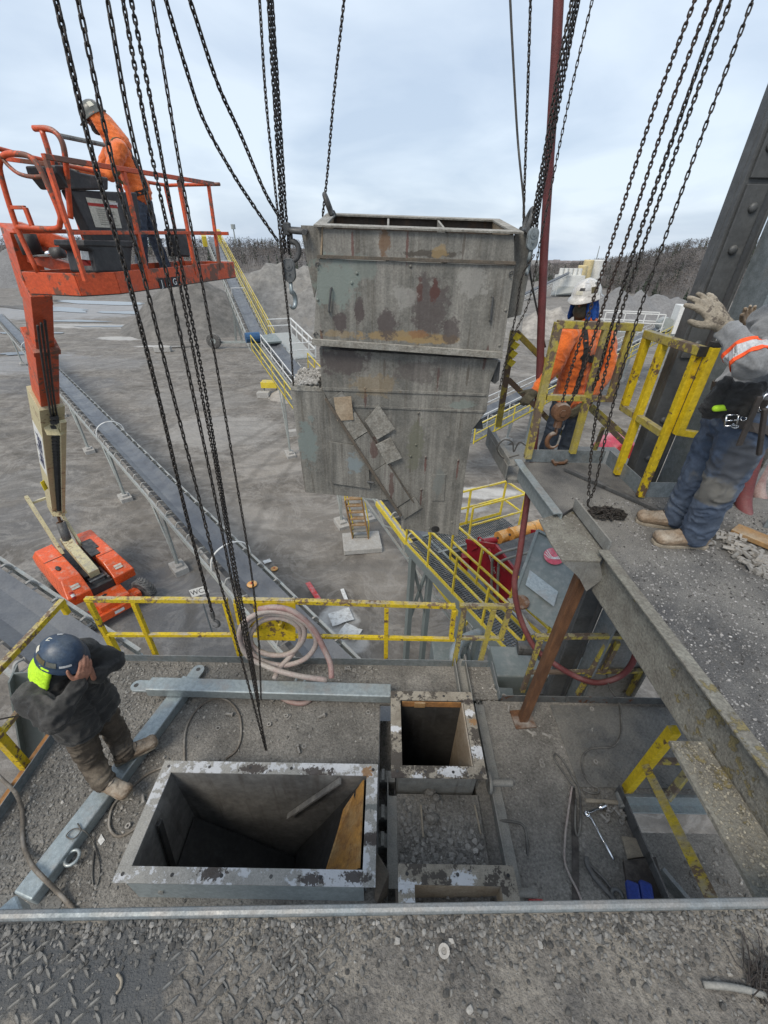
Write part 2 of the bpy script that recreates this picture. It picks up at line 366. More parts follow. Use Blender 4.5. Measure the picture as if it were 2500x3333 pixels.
mat('deck_dirt', (.205, .192, .172), (.135, .128, .117), 4.5, .95, 0, 1., 65, dust=.45, dustcol=(.27, .255, .23), dscale=2.2, bdist=.02, grain=.5, gscale=45)
def upper_mat():
    c = [at(px, py, z=UD) for px, py in ((180, 3180), (420, 3120), (330, 3290), (60, 3060))]
    patchmat('deck_upper', [((p.x, p.y, UD), (.22, .13, .5), (.085, .088, .09), .85) for p in c], nscale=9, namp=.9, c1=(.215, .195, .168), c2=(.115, .108, .10), scale=5, rough=.95, bump=1., bscale=110, dust=.3, dustcol=(.28, .255, .215), dscale=3.5, bdist=.012, grain=.5, gscale=60)
upper_mat()
mat('asphalt_grit', (.105, .105, .108), (.065, .065, .068), 3, .95, 0, 1., 190, dust=.5, dustcol=(.26, .25, .23), dscale=1.8, bdist=.012, grain=.6, gscale=130)
mat('moss_grit', (.22, .215, .185), (.15, .14, .12), 7, .95, 0, .9, 70, rust=.10, rustcol=(.19, .16, .08), rscale=9, bdist=.01, grain=.4, gscale=60)
mat('stone', (.30, .29, .275), (.22, .215, .205), 30, .92, 0, .25, 150, vcol=True)
mat('rock_pile', (.30, .28, .255), (.22, .205, .187), .35, .95, 0, .6, 3.5, grain=.4, gscale=.8, dust=.3, dustcol=(.38, .35, .31), dscale=.25, bdist=.15)
mat('sand_pile', (.20, .195, .186), (.145, .141, .134), .16, .95, 0, .6, 2.2, dust=.35, dustcol=(.25, .238, .217), dscale=.16, bdist=.2, rust=.30, rustcol=(.19, .178, .162), rscale=.10, grain=.4, gscale=.9)
mat('cone_sand', (.165, .155, .142), (.12, .114, .105), .3, .95, 0, .6, 3.5, grain=.4, gscale=.9, bdist=.15)
mat('grey_pile', (.20, .197, .195), (.165, .162, .16), .3, .95, 0, .5, 3.5, bdist=.12)
mat('checker', (.13, .135, .135), (.10, .10, .10), 8, .6, .35, .2, 80, dust=.6, dustcol=(.21, .20, .18), dscale=3)
mat('hill_soil', (.125, .115, .108), (.09, .084, .08), .03, .95, 0, 0, dust=.25, dustcol=(.17, .15, .13), dscale=.02)
mat('twig', (.15, .135, .125), (.11, .102, .10), .04, .95, 0, 0, vcol=True)
mat('evergreen', (.05, .062, .045), (.038, .048, .036), .05, .95, 0, 0)
# ------------------------------------------------------------------ ground
def ground_material():
    pts = []
    W = (.50, .49, .47); Dk = (.13, .127, .122); Lt = (.30, .285, .265); Wet = (.115, .115, .118)
    def g(px, py, rx, ry, c, s):
        p = at(px, py, z=0); pts.append(((p.x, p.y, 0), (rx, ry, 5), c, s))
    g(230, 1010, 26, 20, (.30, .305, .315), .75); g(80, 1180, 9, 8, (.27, .275, .285), .7); g(300, 1180, 10, 5, (.17, .165, .16), .7); g(640, 1300, 8, 4, (.19, .178, .162), .7); g(900, 1500, 4, 4, (.30, .275, .245), .6); g(1010, 1700, 4, 3, (.185, .168, .148), .8); g(760, 1700, 3, 2.5, (.29, .268, .24), .6); g(300, 1060, 16, 3.5, W, .6); g(420, 1100, 7, 2.2, W, .7)  # pale bluish patches: sky reflected on wet mud, put into the colour
    g(150, 1250, 10, 5, Wet, .6); g(120, 1560, 4, 3, Dk, .5); g(60, 1700, 4, 3, Wet, .5)
    g(540, 1127, 6, 1.1, W, .8); g(1105, 2020, 1.0, 1.3, W, .85); g(1130, 2090, .9, .7, W, .7); g(1560, 1600, 3.2, 1.0, W, .9); g(1500, 1650, 2.4, .7, (.34, .34, .335), .7)
    g(520, 1950, 4.2, 2.6, (.15, .15, .153), .8); g(700, 2080, 3., 1.4, (.15, .15, .152), .7); g(60, 1930, 3, 3, Dk, .6)
    g(720, 1400, 6, 5, Lt, .6); g(1250, 1880, 1.5, 3.0, (.21, .19, .165), .7)
    m = patchmat('yard_mud', pts, nscale=.55, namp=.55, c1=(.165, .147, .127), c2=(.105, .095, .083), scale=.22, rough=.85, bump=.9, bscale=3.2, rvar=.2, dust=.3, dustcol=(.215, .195, .17), dscale=.35, bdist=.09, grain=.35, gscale=1.6)
    t = m.node_tree; b = t.nodes['Principled BSDF']
    src = b.inputs['Base Color'].links[0].from_socket
    geo = t.nodes.new('ShaderNodeNewGeometry')
    # swirling tyre marks and drying rills
    w = t.nodes.new('ShaderNodeTexNoise'); w.inputs['Scale'].default_value = .33; w.inputs['Detail'].default_value = 9; w.inputs['Roughness'].default_value = .68; w.inputs['Distortion'].default_value = 1.6
    t.links.new(geo.outputs['Position'], w.inputs['Vector'])
    r = t.nodes.new('ShaderNodeValToRGB'); t.links.new(w.outputs['Fac'], r.inputs[0])
    el = r.color_ramp.elements; el[0].position = .46; el[0].color = (0, 0, 0, 1); el[1].position = .54; el[1].color = (0, 0, 0, 1); x = el.new(.5); x.color = (1, 1, 1, 1)
    mp = t.nodes.new('ShaderNodeMath'); mp.operation = 'MULTIPLY'; t.links.new(r.outputs[0], mp.inputs[0]); mp.inputs[1].default_value = .32
    mi = t.nodes.new('ShaderNodeMix'); mi.data_type = 'RGBA'; t.links.new(mp.outputs[0], mi.inputs[0]); t.links.new(src, mi.inputs[6]); mi.inputs[7].default_value = (.34, .32, .295, 1)
    src = mi.outputs[2]
    # smeared wheel marks: stretched, warped noise in three headings
    for rot, sx, sy, ph, cc in ((R(40), .22, .9, 0, (.15, .14, .128)), (R(-35), .16, .7, 13, (.155, .145, .133)), (R(85), .20, .8, 31, (.32, .30, .272))):
        mpn = t.nodes.new('ShaderNodeMapping'); mpn.inputs['Rotation'].default_value = (0, 0, rot); mpn.inputs['Location'].default_value = (ph, ph*.7, 0); mpn.inputs['Scale'].default_value = (sx, sy, 1); t.links.new(geo.outputs['Position'], mpn.inputs['Vector'])
        wv = t.nodes.new('ShaderNodeTexNoise'); wv.inputs['Scale'].default_value = 1.0; wv.inputs['Detail'].default_value = 6; wv.inputs['Roughness'].default_value = .62; wv.inputs['Distortion'].default_value = .9
        t.links.new(mpn.outputs[0], wv.inputs['Vector'])
        mr = t.nodes.new('ShaderNodeMapRange'); t.links.new(wv.outputs['Fac'], mr.inputs[0]); mr.inputs[1].default_value = .54; mr.inputs[2].default_value = .66; mr.inputs[3].default_value = 0; mr.inputs[4].default_value = .42
        m2 = t.nodes.new('ShaderNodeMix'); m2.data_type = 'RGBA'; t.links.new(mr.outputs[0], m2.inputs[0]); t.links.new(src, m2.inputs[6]); m2.inputs[7].default_value = (*cc, 1); src = m2.outputs[2]
    # tyre tracks: pairs of arcs where machines have turned
    cb_ = t.nodes.new('ShaderNodeVectorMath'); cb_.operation = 'MULTIPLY'; cb_.inputs[1].default_value = (1, 1, 0); t.links.new(geo.outputs['Position'], cb_.inputs[0])
    brk = t.nodes.new('ShaderNodeTexNoise'); brk.inputs['Scale'].default_value = .9; brk.inputs['Detail'].default_value = 6; t.links.new(geo.outputs['Position'], brk.inputs['Vector'])
    for cx, cy, rad in ((-30, 8, 22.5), (-30, 8, 24.6), (-2, 33, 16), (-2, 33, 18), (-36, 40, 27), (-36, 40, 29.2), (20, 20, 27), (20, 20, 29), (-16, 44, 20), (-16, 44, 22)):
        v_ = t.nodes.new('ShaderNodeVectorMath'); v_.operation = 'DISTANCE'; t.links.new(cb_.outputs[0], v_.inputs[0]); v_.inputs[1].default_value = (cx, cy, 0)
        d1 = t.nodes.new('ShaderNodeMath'); d1.operation = 'SUBTRACT'; t.links.new(v_.outputs['Value'], d1.inputs[0]); d1.inputs[1].default_value = rad
        d2 = t.nodes.new('ShaderNodeMath'); d2.operation = 'ABSOLUTE'; t.links.new(d1.outputs[0], d2.inputs[0])
        d3 = t.nodes.new('ShaderNodeMath'); d3.operation = 'MULTIPLY_ADD'; t.links.new(brk.outputs['Fac'], d3.inputs[0]); d3.inputs[1].default_value = .9; t.links.new(d2.outputs[0], d3.inputs[2])
        mr = t.nodes.new('ShaderNodeMapRange'); t.links.new(d3.outputs[0], mr.inputs[0]); mr.inputs[1].default_value = .78; mr.inputs[2].default_value = .55; mr.inputs[3].default_value = 0; mr.inputs[4].default_value = .38
        m2 = t.nodes.new('ShaderNodeMix'); m2.data_type = 'RGBA'; t.links.new(mr.outputs[0], m2.inputs[0]); t.links.new(src, m2.inputs[6]); m2.inputs[7].default_value = (.10, .091, .08, 1); src = m2.outputs[2]
    t.links.new(src, b.inputs['Base Color'])
ground_material()
def hnoise(x, y, s, seed=0.): return noise.noise(Vector((x*s+seed, y*s-seed, seed*.37)))
xs = np.concatenate([np.linspace(-900, -60, 24, endpoint=False), np.linspace(-60, 45, 230), np.linspace(48, 900, 24)])
ys = np.concatenate([np.linspace(-120, -2, 12, endpoint=False), np.linspace(-2, 60, 150, endpoint=False), np.linspace(60, 1500, 40)])
gv = []
for y in ys:
    for x in xs:
        z = 0.
        if -60 < x < 45 and -2 < y < 80: z = .07*hnoise(x, y, .35)+.05*hnoise(x, y, 1.1, 3)
        gv.append((x, y, z-.06))
nx = len(xs); gf = [(j*nx+i, j*nx+i+1, (j+1)*nx+i+1, (j+1)*nx+i) for j in range(len(ys)-1) for i in range(nx-1)]
mb = MB(); mb.add(gv, gf); tag(mb.build('ground', 'yard_mud', smooth=True), kind='structure')
# ------------------------------------------------------------------ stockpiles
def pile(name, label, peaks, slope, mat_, cell=.8, rough=.5, floor=-.3):
    """peaks: (x, y, height)"""
    x0 = min(p[0]-p[2]/slope for p in peaks)-2; x1 = max(p[0]+p[2]/slope for p in peaks)+2
    y0 = min(p[1]-p[2]/slope for p in peaks)-2; y1 = max(p[1]+p[2]/slope for p in peaks)+2
    nx_ = int((x1-x0)/cell)+2; ny_ = int((y1-y0)/cell)+2; H = {}
    for j in range(ny_):
        for i in range(nx_):
            x, y = x0+i*cell, y0+j*cell
            wx = x+1.4*hnoise(x, y, .16, 5); wy = y+1.4*hnoise(x, y, .16, 9)
            z = max(p[2]-slope*math.hypot(wx-p[0], wy-p[1]) for p in peaks)
            if z > floor: z += rough*(hnoise(x, y, .25, 2)+.5*hnoise(x, y, .7, 4)+.25*hnoise(x, y, 1.6, 6))*min(1, max(0, (z+.4)/2.5))
            H[i, j] = max(z, floor)
    mb = MB(); idx = {}; vs = []; fs = []
    live = {(i, j) for j in range(ny_-1) for i in range(nx_-1) if max(H[i, j], H[i+1, j], H[i+1, j+1], H[i, j+1]) > floor}; best = set()
    while live:                                   # keep the one heap, drop stray crumbs
        st = [live.pop()]; comp = set(st)
        while st:
            i, j = st.pop()
            for k in ((i+1, j), (i-1, j), (i, j+1), (i, j-1)):
                if k in live: live.discard(k); comp.add(k); st.append(k)
        if len(comp) > len(best): best = comp
    for j in range(ny_-1):
        for i in range(nx_-1):
            if (i, j) not in best: continue
            q = [(i, j), (i+1, j), (i+1, j+1), (i, j+1)]
            if max(H[k] for k in q) <= floor: continue
            for k in q:
                if k not in idx: idx[k] = len(vs); vs.append((x0+k[0]*cell, y0+k[1]*cell, H[k]))
            fs.append([idx[k] for k in q])
    mb.add(vs, fs); return tag(mb.build(name, mat_, smooth=True), label, 'stockpile', 'stockpiles in the yard')
def pk(px, py, y):
    p = at(px, py, y=y); return (p.x, p.y, p.z)
pile('sand_stockpile', 'tall tan sand stockpile with eroded face behind the hanging chute', [pk(790, 884, 92), pk(835, 865, 92), pk(880, 851, 92), pk(920, 838, 93), pk(985, 850, 92), pk(1050, 846, 92), pk(1150, 850, 92), pk(1260, 850, 92), pk(1370, 850, 92), pk(1480, 865, 91), pk(1580, 890, 90)], .80, 'sand_pile', .9, 1.0)
pile('sand_stockpile', 'brown cone of sand beneath the orange basket at the stacker head', [pk(612, 880, 84), pk(575, 905, 84)], .70, 'cone_sand', .7, .5)
pile('gravel_stockpile', 'smooth grey gravel pile at the left picture edge', [pk(-60, 812, 175), pk(30, 800, 180), pk(60, 845, 176), pk(90, 880, 172)], .66, 'grey_pile', 1.6, .4)
pile('gravel_stockpile', 'long low grey gravel pile beyond the orange basket', [pk(130, 925, 185), pk(190, 925, 185), pk(250, 922, 185), pk(315, 924, 185), pk(380, 920, 185), pk(440, 922, 187), pk(500, 920, 190)], .55, 'grey_pile', 1.8, .5)
pile('gravel_stockpile', 'pale grey ridge of gravel at the foot of the wooded hill', [pk(1960, 945, 112), pk(2020, 936, 112), pk(2090, 942, 112), pk(2150, 952, 112), pk(2210, 958, 112)], .70, 'grey_pile', .9, .8)
pile('gravel_stockpile', 'low gravel pile behind the worker in the white helmet', [pk(1770, 1000, 84), pk(1830, 998, 84), pk(1890, 1004, 84)], .66, 'rock_pile', .7, .6)
# ------------------------------------------------------------------ wooded hills
def ridge(name, crest, depth, base_z=0., n=60):
    """crest: list of world points; slope down towards the camera and away"""
    P = smooth_path(crest, 8); vs = []; rows = []
    for p in P:
        d = Vector((p.x, p.y, 0)).normalized(); row = []
        for k, f in enumerate((-1, -.75, -.5, -.25, 0, .5, 1.2)):
            q = p + d*(f*depth); s = 1-abs(f) if f < 0 else 1-.25*f
            z = base_z+(p.z-base_z)*max(0, s)**.9 + (2.5*hnoise(q.x, q.y, .02, 7) if -1 < f < 1.2 else 0)
            row.append((q.x, q.y, z if f > -1 else base_z-1))
        rows.append(row)
    w = len(rows[0]); vs = [v for r_ in rows for v in r_]
    fs = [(i*w+k, i*w+k+1, (i+1)*w+k+1, (i+1)*w+k) for i in range(len(rows)-1) for k in range(w-1)]
    mb = MB(); mb.add(vs, fs); tag(mb.build(name, 'hill_soil', smooth=True), kind='structure'); return rows
def ridge_sample(rows):
    i = random.random()*(len(rows)-1.001); k = random.random()*4.6; a, b = int(i), int(k); u, v = i-a, k-b
    p = Vector(rows[a][b])*(1-u)*(1-v)+Vector(rows[a+1][b])*u*(1-v)+Vector(rows[a][b+1])*(1-u)*v+Vector(rows[a+1][b+1])*u*v
    return p
def wood(name, rows, n, hgt, evergreen, label):
    V = []; F = []; C = []; mi = []
    for _ in range(n):
        p = ridge_sample(rows); h = hgt*random.uniform(.6, 1.25); ev = random.random() < evergreen
        tone = random.uniform(.72, 1.18)*(0.95+.4*hnoise(p.x, p.y, .03, 11)); warm = random.uniform(-.06, .06)
        c = (tone*(1+warm), tone, tone*(1-warm))
        yaw = random.uniform(0, 6.28); o = len(V)
        w_ = h*.012; V += [p+Vector((-w_, 0, -1)), p+Vector((w_, 0, -1)), p+Vector((0, 0, h*.8))]; F.append((o, o+1, o+2)); C += [c]*3; mi.append(1 if ev else 0)
        for k in range(26 if not ev else 10):
            o = len(V)
            if ev:
                a = yaw+k*2.4; zz = h*(.1+.09*k); rr = h*.24*(1-k/11)
                q = p+Vector((0, 0, zz)); V += [q+Vector((math.cos(a)*rr, math.sin(a)*rr, -h*.06)), q+Vector((math.cos(a+1.9)*rr, math.sin(a+1.9)*rr, -h*.06)), q+Vector((0, 0, h*.2))]
            else:
                a = random.uniform(0, 6.28); el_ = random.uniform(-.5, 1.3); rr = h*.33*random.random()**.5
                q = p+Vector((math.cos(a)*math.cos(el_)*rr, math.sin(a)*math.cos(el_)*rr, h*.58+math.sin(el_)*rr)); g_ = h*random.uniform(.03, .075)
                V += [q, q+Vector((random.uniform(-1, 1), random.uniform(-1, 1), random.uniform(.2, 1.6)))*g_, q+Vector((random.uniform(-1, 1), random.uniform(-1, 1), random.uniform(.2, 1.6)))*g_]
            F.append((o, o+1, o+2)); C += [c]*3; mi.append(1 if ev else 0)
    me = bpy.data.meshes.new(name); me.from_pydata([tuple(v) for v in V], [], F); me.materials.append(MAT['twig']); me.materials.append(MAT['evergreen'])
    me.polygons.foreach_set('material_index', mi)
    ca = me.color_attributes.new('Col', 'FLOAT_COLOR', 'POINT'); ca.data.foreach_set('color', np.array([(*c, 1) for c in C], dtype=np.float32).ravel())
    o = bpy.data.objects.new(name, me); COL.objects.link(o); tag(o, label, 'woodland', kind='stuff')
rl = ridge('wooded_ridge', [at(-500, 788, y=520), at(-100, 793, y=520), at(250, 800, y=520), at(560, 803, y=520), at(800, 808, y=520), at(1000, 816, y=520), at(1300, 832, y=540), at(1700, 862, y=560)], 230, 0)
wood('bare_woodland', rl, 4200, 9, .05, 'grey leafless woodland along the far ridge')
rr_ = ridge('wooded_hill', [at(1560, 900, y=400), at(1700, 884, y=380), at(1850, 878, y=340), at(1960, 866, y=310), at(2080, 846, y=280), at(2200, 820, y=260), at(2330, 802, y=245), at(2700, 790, y=240)], 105, 0)
wood('bare_woodland', rr_, 5200, 4.6, .06, 'leafless brown wood covering the hill at right')

# standing water on the yard
mat('water', (.06, .058, .054), (.075, .07, .064), .5, .06, 0, .05, 3, spec=.5, rvar=.03, grain=.1)
def puddle(px, py, rx, ry, rz=0., seed=1.):
    c = at(px, py, z=.0); n = 40; vs = []
    for i in range(n): a = 2*math.pi*i/n; r_ = 1+.45*noise.noise(Vector((math.cos(a)*1.6+seed, math.sin(a)*1.6, seed)))+.2*noise.noise(Vector((math.cos(a)*4+seed, math.sin(a)*4, seed))); x, y = rx*r_*math.cos(a), ry*r_*math.sin(a); vs.append((c.x+x*math.cos(rz)-y*math.sin(rz), c.y+x*math.sin(rz)+y*math.cos(rz), .03))
    mb = MB(); mb.add(vs, [tuple(range(n))]); tag(mb.build('puddle', 'water'), kind='structure')
for k, a in enumerate(((150, 1005, 14, 3.2), (330, 985, 16, 3.5), (420, 1018, 9, 2.0), (250, 1045, 7, 1.3), (90, 1085, 5, 1.3), (350, 1062, 6, .9), (60, 1150, 2.2, 1.2), (580, 1130, 3, .5))): puddle(*a, .1*k-.3, k*3.1+1)
# ------------------------------------------------------------------ loose stones (too many to count: one object per surface)
ICO = bmesh.new(); bmesh.ops.create_icosphere(ICO, subdivisions=1, radius=1); ICOV = np.array([v.co[:] for v in ICO.verts]); ICOF = np.array([[v.index for v in f.verts] for f in ICO.faces]); ICO.free()
def stones(name, pos, sizes, label, flat=.6, tones=(.45, 1.25), parent=None, tint=(1, .985, .955)):
    n = len(pos); k = len(ICOV); V = np.repeat(ICOV[None], n, 0)*(1+rng.uniform(-.32, .32, (n, k, 1)))
    sc = np.stack([np.ones(n), rng.uniform(.6, 1., n), rng.uniform(.4, .8, n)*flat/.6], 1)*np.array(sizes)[:, None]
    V = V*sc[:, None, :]; a = rng.uniform(0, 6.28, n); ti = rng.uniform(-.6, .6, n); c, s = np.cos(a), np.sin(a); ct, st = np.cos(ti), np.sin(ti)
    x, y, z = V[..., 0], V[..., 1], V[..., 2]
    y, z = y*ct[:, None]-z*st[:, None], y*st[:, None]+z*ct[:, None]
    V = np.stack([x*c[:, None]-y*s[:, None], x*s[:, None]+y*c[:, None], z], -1)+np.array(pos)[:, None, :]
    F = (ICOF[None]+(np.arange(n)*k)[:, None, None]).reshape(-1, 3)
    me = bpy.data.meshes.new(name); me.from_pydata(V.reshape(-1, 3).tolist(), [], F.tolist()); me.materials.append(MAT['stone'])
    t = rng.uniform(*tones, n); t = np.where(rng.random(n) < .05, t*1.5, t)
    colr = np.stack([t*tint[0], t*tint[1], t*tint[2], np.ones(n)], 1); ca = me.color_attributes.new('Col', 'FLOAT_COLOR', 'POINT'); ca.data.foreach_set('color', np.repeat(colr, k, 0).astype(np.float32).ravel())
    o = bpy.data.objects.new(name, me); COL.objects.link(o); adopt(o, parent); tag(o, label, None if parent else 'gravel', kind='stuff'); return o
def scatter(n, x0, x1, y0, y1, z, s0, s1, dens=None, power=2.5):
    P = []; S = []
    while len(P) < n:
        x, y = random.uniform(x0, x1), random.uniform(y0, y1)
        if dens and random.random() > dens(x, y): continue
        s = s0+(s1-s0)*random.random()**power; P.append((x, y, z+s*.25)); S.append(s)
    return P, S
# ------------------------------------------------------------------ lower deck (floor plates round the openings)
DZ = LD
def deckplate(x0, x1, y0, y1, z=DZ, t=.03, name='deck_plate', m='deck_dirt'):
    mb = MB(); mb.bb(x0, x1, y0, y1, z-t, z); return tag(mb.build(name, m), kind='structure')
EB = 3.12   # back edge
for i, r_ in enumerate([(-3.24, -1.80, -.6, EB), (-1.80, -.10, 1.765, EB), (-1.80, -.10, -.6, 1.10), (-.10, -.01, -.6, 2.62),
                        (-.10, .86, 2.62, EB), (.86, 1.30, 2.70, EB), (1.12, 2.17, -.6, 2.68), (2.17, 3.6, 1.80, 2.68)]):
    deckplate(*r_)
deckplate(.16, .90, 1.16, 1.76, z=DZ-.02, t=.05, name='deck_plate')
for r_ in ((-.01, .15, -.6, 2.62), (.875, 1.12, -.6, 2.62), (.16, .865, 1.19, 1.78), (.16, .865, 2.5, 2.62)): deckplate(*r_, z=DZ-.32, t=.05, name='lower_pan')
deckplate(.90, 1.02, -.6, 2.62, z=DZ-.06, t=.26, name='lower_pan')
deckplate(2.1, 5.5, -1.5, 1.9, z=7.2, t=.05, name='lower_landing')
# steel under the deck: edge beams and columns, each a thing
def beam_I(name, p0, p1, d, w, m, label, cat='beam', group=None, tf=.014, up=(0, 0, 1)):
    M_, l = frame(p0, p1, up); root = empty(name, p0, 0, label, cat, group)
    for nm, c, s in (('web', (0, 0), (tf, d)), ('flange', (0, d/2), (w, tf)), ('flange', (0, -d/2), (w, tf))):
        mb = MB(M_); mb.bb(c[0]-s[0]/2, c[0]+s[0]/2, c[1]-s[1]/2, c[1]+s[1]/2, 0, l); mb.build(nm, m, root)
    return root
beam_I('edge_beam', (-3.2, -.6, DZ-.22), (-3.2, EB, DZ-.22), .36, .16, 'steel_dark', 'dark steel beam under the left edge of the lower deck')
beam_I('edge_beam', (-3.2, EB-.08, DZ-.225), (1.3, EB-.08, DZ-.225), .36, .16, 'galv', 'galvanised steel beam under the rear edge of the lower deck')
beam_I('edge_beam', (1.1, 2.6, DZ-.23), (3.6, 2.6, DZ-.23), .36, .16, 'steel_dark', 'dark steel beam under the stepped deck edge below the red hose')
for x, y, l in ((-3.1, 2.9, 'steel column under the rear left corner of the lower deck'), (-3.1, .2, 'steel column under the front left of the lower deck'), (1.2, 2.9, 'steel column under the deck beside the walkway'), (3.4, .4, 'steel column under the right platform')):
    beam_I('deck_column', (x, y, 0), (x, y, DZ-.42), .25, .25, 'machine_grey', l, 'column', 'columns under the deck')
# toe plates
def toe(p0, p1, h, label, m='galv', t=.008, kink=None):
    p0, p1 = Vector(p0), Vector(p1); mb = MB(); mb.bar(p0+Vector((0, 0, h/2)), p1+Vector((0, 0, h/2)), t, h)
    return tag(mb.build('toe_plate', m, bevel=.002), label, 'toe plate', 'toe plates along the deck edges')
toe((-3.24, -.6, DZ), (-3.24, EB, DZ), .11, 'blue grey toe plate along the left deck edge beside the bundled worker')
toe((-3.235, EB, DZ), (.84, EB, DZ), .11, 'long galvanised toe plate below the coiled hose')
toe((.95, EB, DZ), (1.26, EB, DZ), .11, 'short toe plate behind the small square opening')
toe((1.30, EB, DZ), (1.30, 2.69, DZ), .11, 'toe plate stepping back beside the rusty brace foot')
toe((1.32, 2.68, DZ), (2.02, 2.68, DZ), .11, 'left half of the toe plate under the drooping red hose', 'steel')
toe((2.03, 2.68, DZ), (3.6, 2.68, DZ), .11, 'right half of the toe plate under the drooping red hose', 'steel')
toe((2.17, -.6, DZ), (2.17, 1.80, DZ), .14, 'dark toe plate along the opening beside the tools', 'steel_dark', .012)
# lining channel between the openings and the right deck
mb = MB(); mb.bb(1.02, 1.035, -.6, 2.62, DZ-.32, DZ+.05); mb.bb(1.035, 1.115, -.6, 2.62, DZ+.02, DZ+.03)
tag(mb.build('channel_rail', 'galv_dirty', bevel=.002), 'long dusty channel running beside the square openings', 'channel')
mb = MB(); mb.bb(.86, .872, 2.62, 3.22, DZ+.002, DZ+.12); mb.bb(.872, .99, 2.62, 3.22, DZ+.002, DZ+.012); mb.bb(.99, 1.0, 2.62, 3.22, DZ+.002, DZ+.10)
tag(mb.build('drain_channel', 'galv_dirty', bevel=.002), 'short galvanised channel crossing the rear deck edge', 'channel')
mb = MB(); mb.bb(-.012, -.002, -.6, 2.6, DZ-.30, DZ+.004); tag(mb.build('gap_plate', 'steel_dark'), 'dark edge plate in the slot beside the wide hopper', 'plate')
mb = MB(); mb.bb(.075, .085, 1.10, 1.9, DZ-.30, DZ-.012); mb.bb(.085, .16, 1.10, 1.74, DZ-.024, DZ-.012); tag(mb.build('gap_plate', 'galv_dirty'), 'bent steel strip between the slot and the gravel plate', 'plate')
for k, (y, l) in enumerate(((1.92, 'stub bracket in the dark slot near the small opening'), (1.62, 'stub bracket in the slot level with the gravel plate'), (1.42, 'lowest stub bracket in the dark slot'))):
    mb = MB(); mb.bb(.0, .15, y-.05, y+.05, DZ-.2, DZ-.05); mb.bb(.02, .05, y-.05, y+.05, DZ-.05, DZ-.01); tag(mb.build('bracket', 'galv_dirty', bevel=.003), l, 'bracket', 'brackets in the slot')
# tread plate at the right rear of the deck
def lozenges(x0, x1, y0, y1, z, px, lz, keep=None):
    mb = MB(); j = 0; y = y0
    while y < y1:
        x = x0+(px/2 if j % 2 else 0); i = 0
        while x < x1:
            if keep is None or keep(x, y):
                a = R(38) if (i+j) % 2 else R(-38); c, s = math.cos(a), math.sin(a)
                q = [(-lz, 0), (-lz*.4, -lz*.22), (lz*.4, -lz*.22), (lz, 0), (lz*.4, lz*.22), (-lz*.4, lz*.22)]
                b = [(x+u*c-v*s, y+u*s+v*c, z) for u, v in q]; tq = [(x+u*c*.7-v*s*.5, y+u*s*.7+v*c*.5, z+lz*.2) for u, v in q]
                mb.add(b+tq, [(6, 7, 8, 9, 10, 11)]+[(k, (k+1) % 6, 6+(k+1) % 6, 6+k) for k in range(6)])
            x += px; i += 1
        y += px*.52; j += 1
    return mb
mb = MB(); mb.bb(1.85, 3.58, 1.83, 2.64, DZ+.003, DZ+.011); tp = tag(mb.build('tread_plate', 'checker', bevel=.002), 'diamond tread plate on the deck behind the tools', 'tread plate')
tag(lozenges(1.88, 3.5, 1.86, 2.62, DZ+.011, .05, .017, lambda x, y: hnoise(x, y, 3.) > -.25).build('tread_pattern', 'checker', tp), kind='stuff')
mb = MB(); mb.bb(-3.2, -2.36, -.6, 1.02, DZ+.003, DZ+.010); tp = tag(mb.build('tread_plate', 'checker', bevel=.002), 'dusty tread plate at the lower left behind the square tube', 'tread plate')
tag(lozenges(-3.18, -2.4, -.1, 1.0, DZ+.010, .05, .017, lambda x, y: hnoise(x, y, 3., 4) > -.2).build('tread_pattern', 'checker', tp), kind='stuff')
# gravel on the lower deck
def dl(x, y):
    if -1.9 < x < .02 and 1.0 < y < 1.85: return 0
    d = .10+.95*max(0, min(1, (-1.95-x)*1.6))+.8*max(0, min(1, (y-2.85)*5))+.25*max(0, hnoise(x, y, 1.7, 3))
    return d
P, S = scatter(9500, -3.2, -.03, -.1, 3.1, DZ, .004, .019, dl)
stones('deck_gravel', P, S, 'dark crushed gravel lying on the left of the lower deck', tones=(.5, 1.15))
P, S = scatter(1500, 1.14, 2.15, .2, 2.66, DZ, .003, .012, lambda x, y: .25+.6*max(0, hnoise(x, y, 2.2, 8)))
P2, S2 = scatter(400, .9, 1.3, 2.65, 3.1, DZ, .004, .016)
stones('deck_gravel', P+P2, S+S2, 'sparse grit on the right of the lower deck', tones=(.5, 1.15))
P, S = scatter(1500, .18, .88, 1.17, 1.74, DZ-.02, .004, .03, lambda x, y: .25+.75*(1-min(1, abs(y-1.3)*3.2)), 5)
stones('deck_gravel', P, S, 'lumpy gravel on the plate between the two square openings', tones=(.5, 1.15))
P, S = scatter(900, 2.2, 4.5, -.4, 1.8, 7.2, .006, .03); stones('deck_gravel', P, S, 'gravel on the landing under the opening at right')
# ------------------------------------------------------------------ upper deck in the foreground
e0 = at(-120, 3004, z=UD); e1 = at(2700, 2956, z=UD)
edir = (e1-e0).normalized(); eperp = Vector((-edir.y, edir.x, 0))
mb = MB(); a, b = e0-edir*1.2, e1+edir*.9
mb.plate([a-eperp*2.2, b-eperp*2.2, b, a], .04); tag(mb.build('upper_deck', 'deck_upper'), kind='structure')
mb = MB(); M_ = basis(a+eperp*.0, edir, eperp); w_ = (b-a).length; mb.M = M_
sec = [(0, -.16), (.026, -.16), (.026, .010), (.023, .017), (.013, .020), (.004, .017), (0, .010)]
mb.add([(0, y, z) for y, z in sec]+[(w_, y, z) for y, z in sec], [tuple(range(6, -1, -1)), tuple(range(7, 14))]+[(i, (i+1) % 7, 7+(i+1) % 7, 7+i) for i in range(7)])
tag(mb.build('deck_edge_bar', 'galv', bevel=.002), 'long galvanised bar edging the foreground deck', 'edge bar')
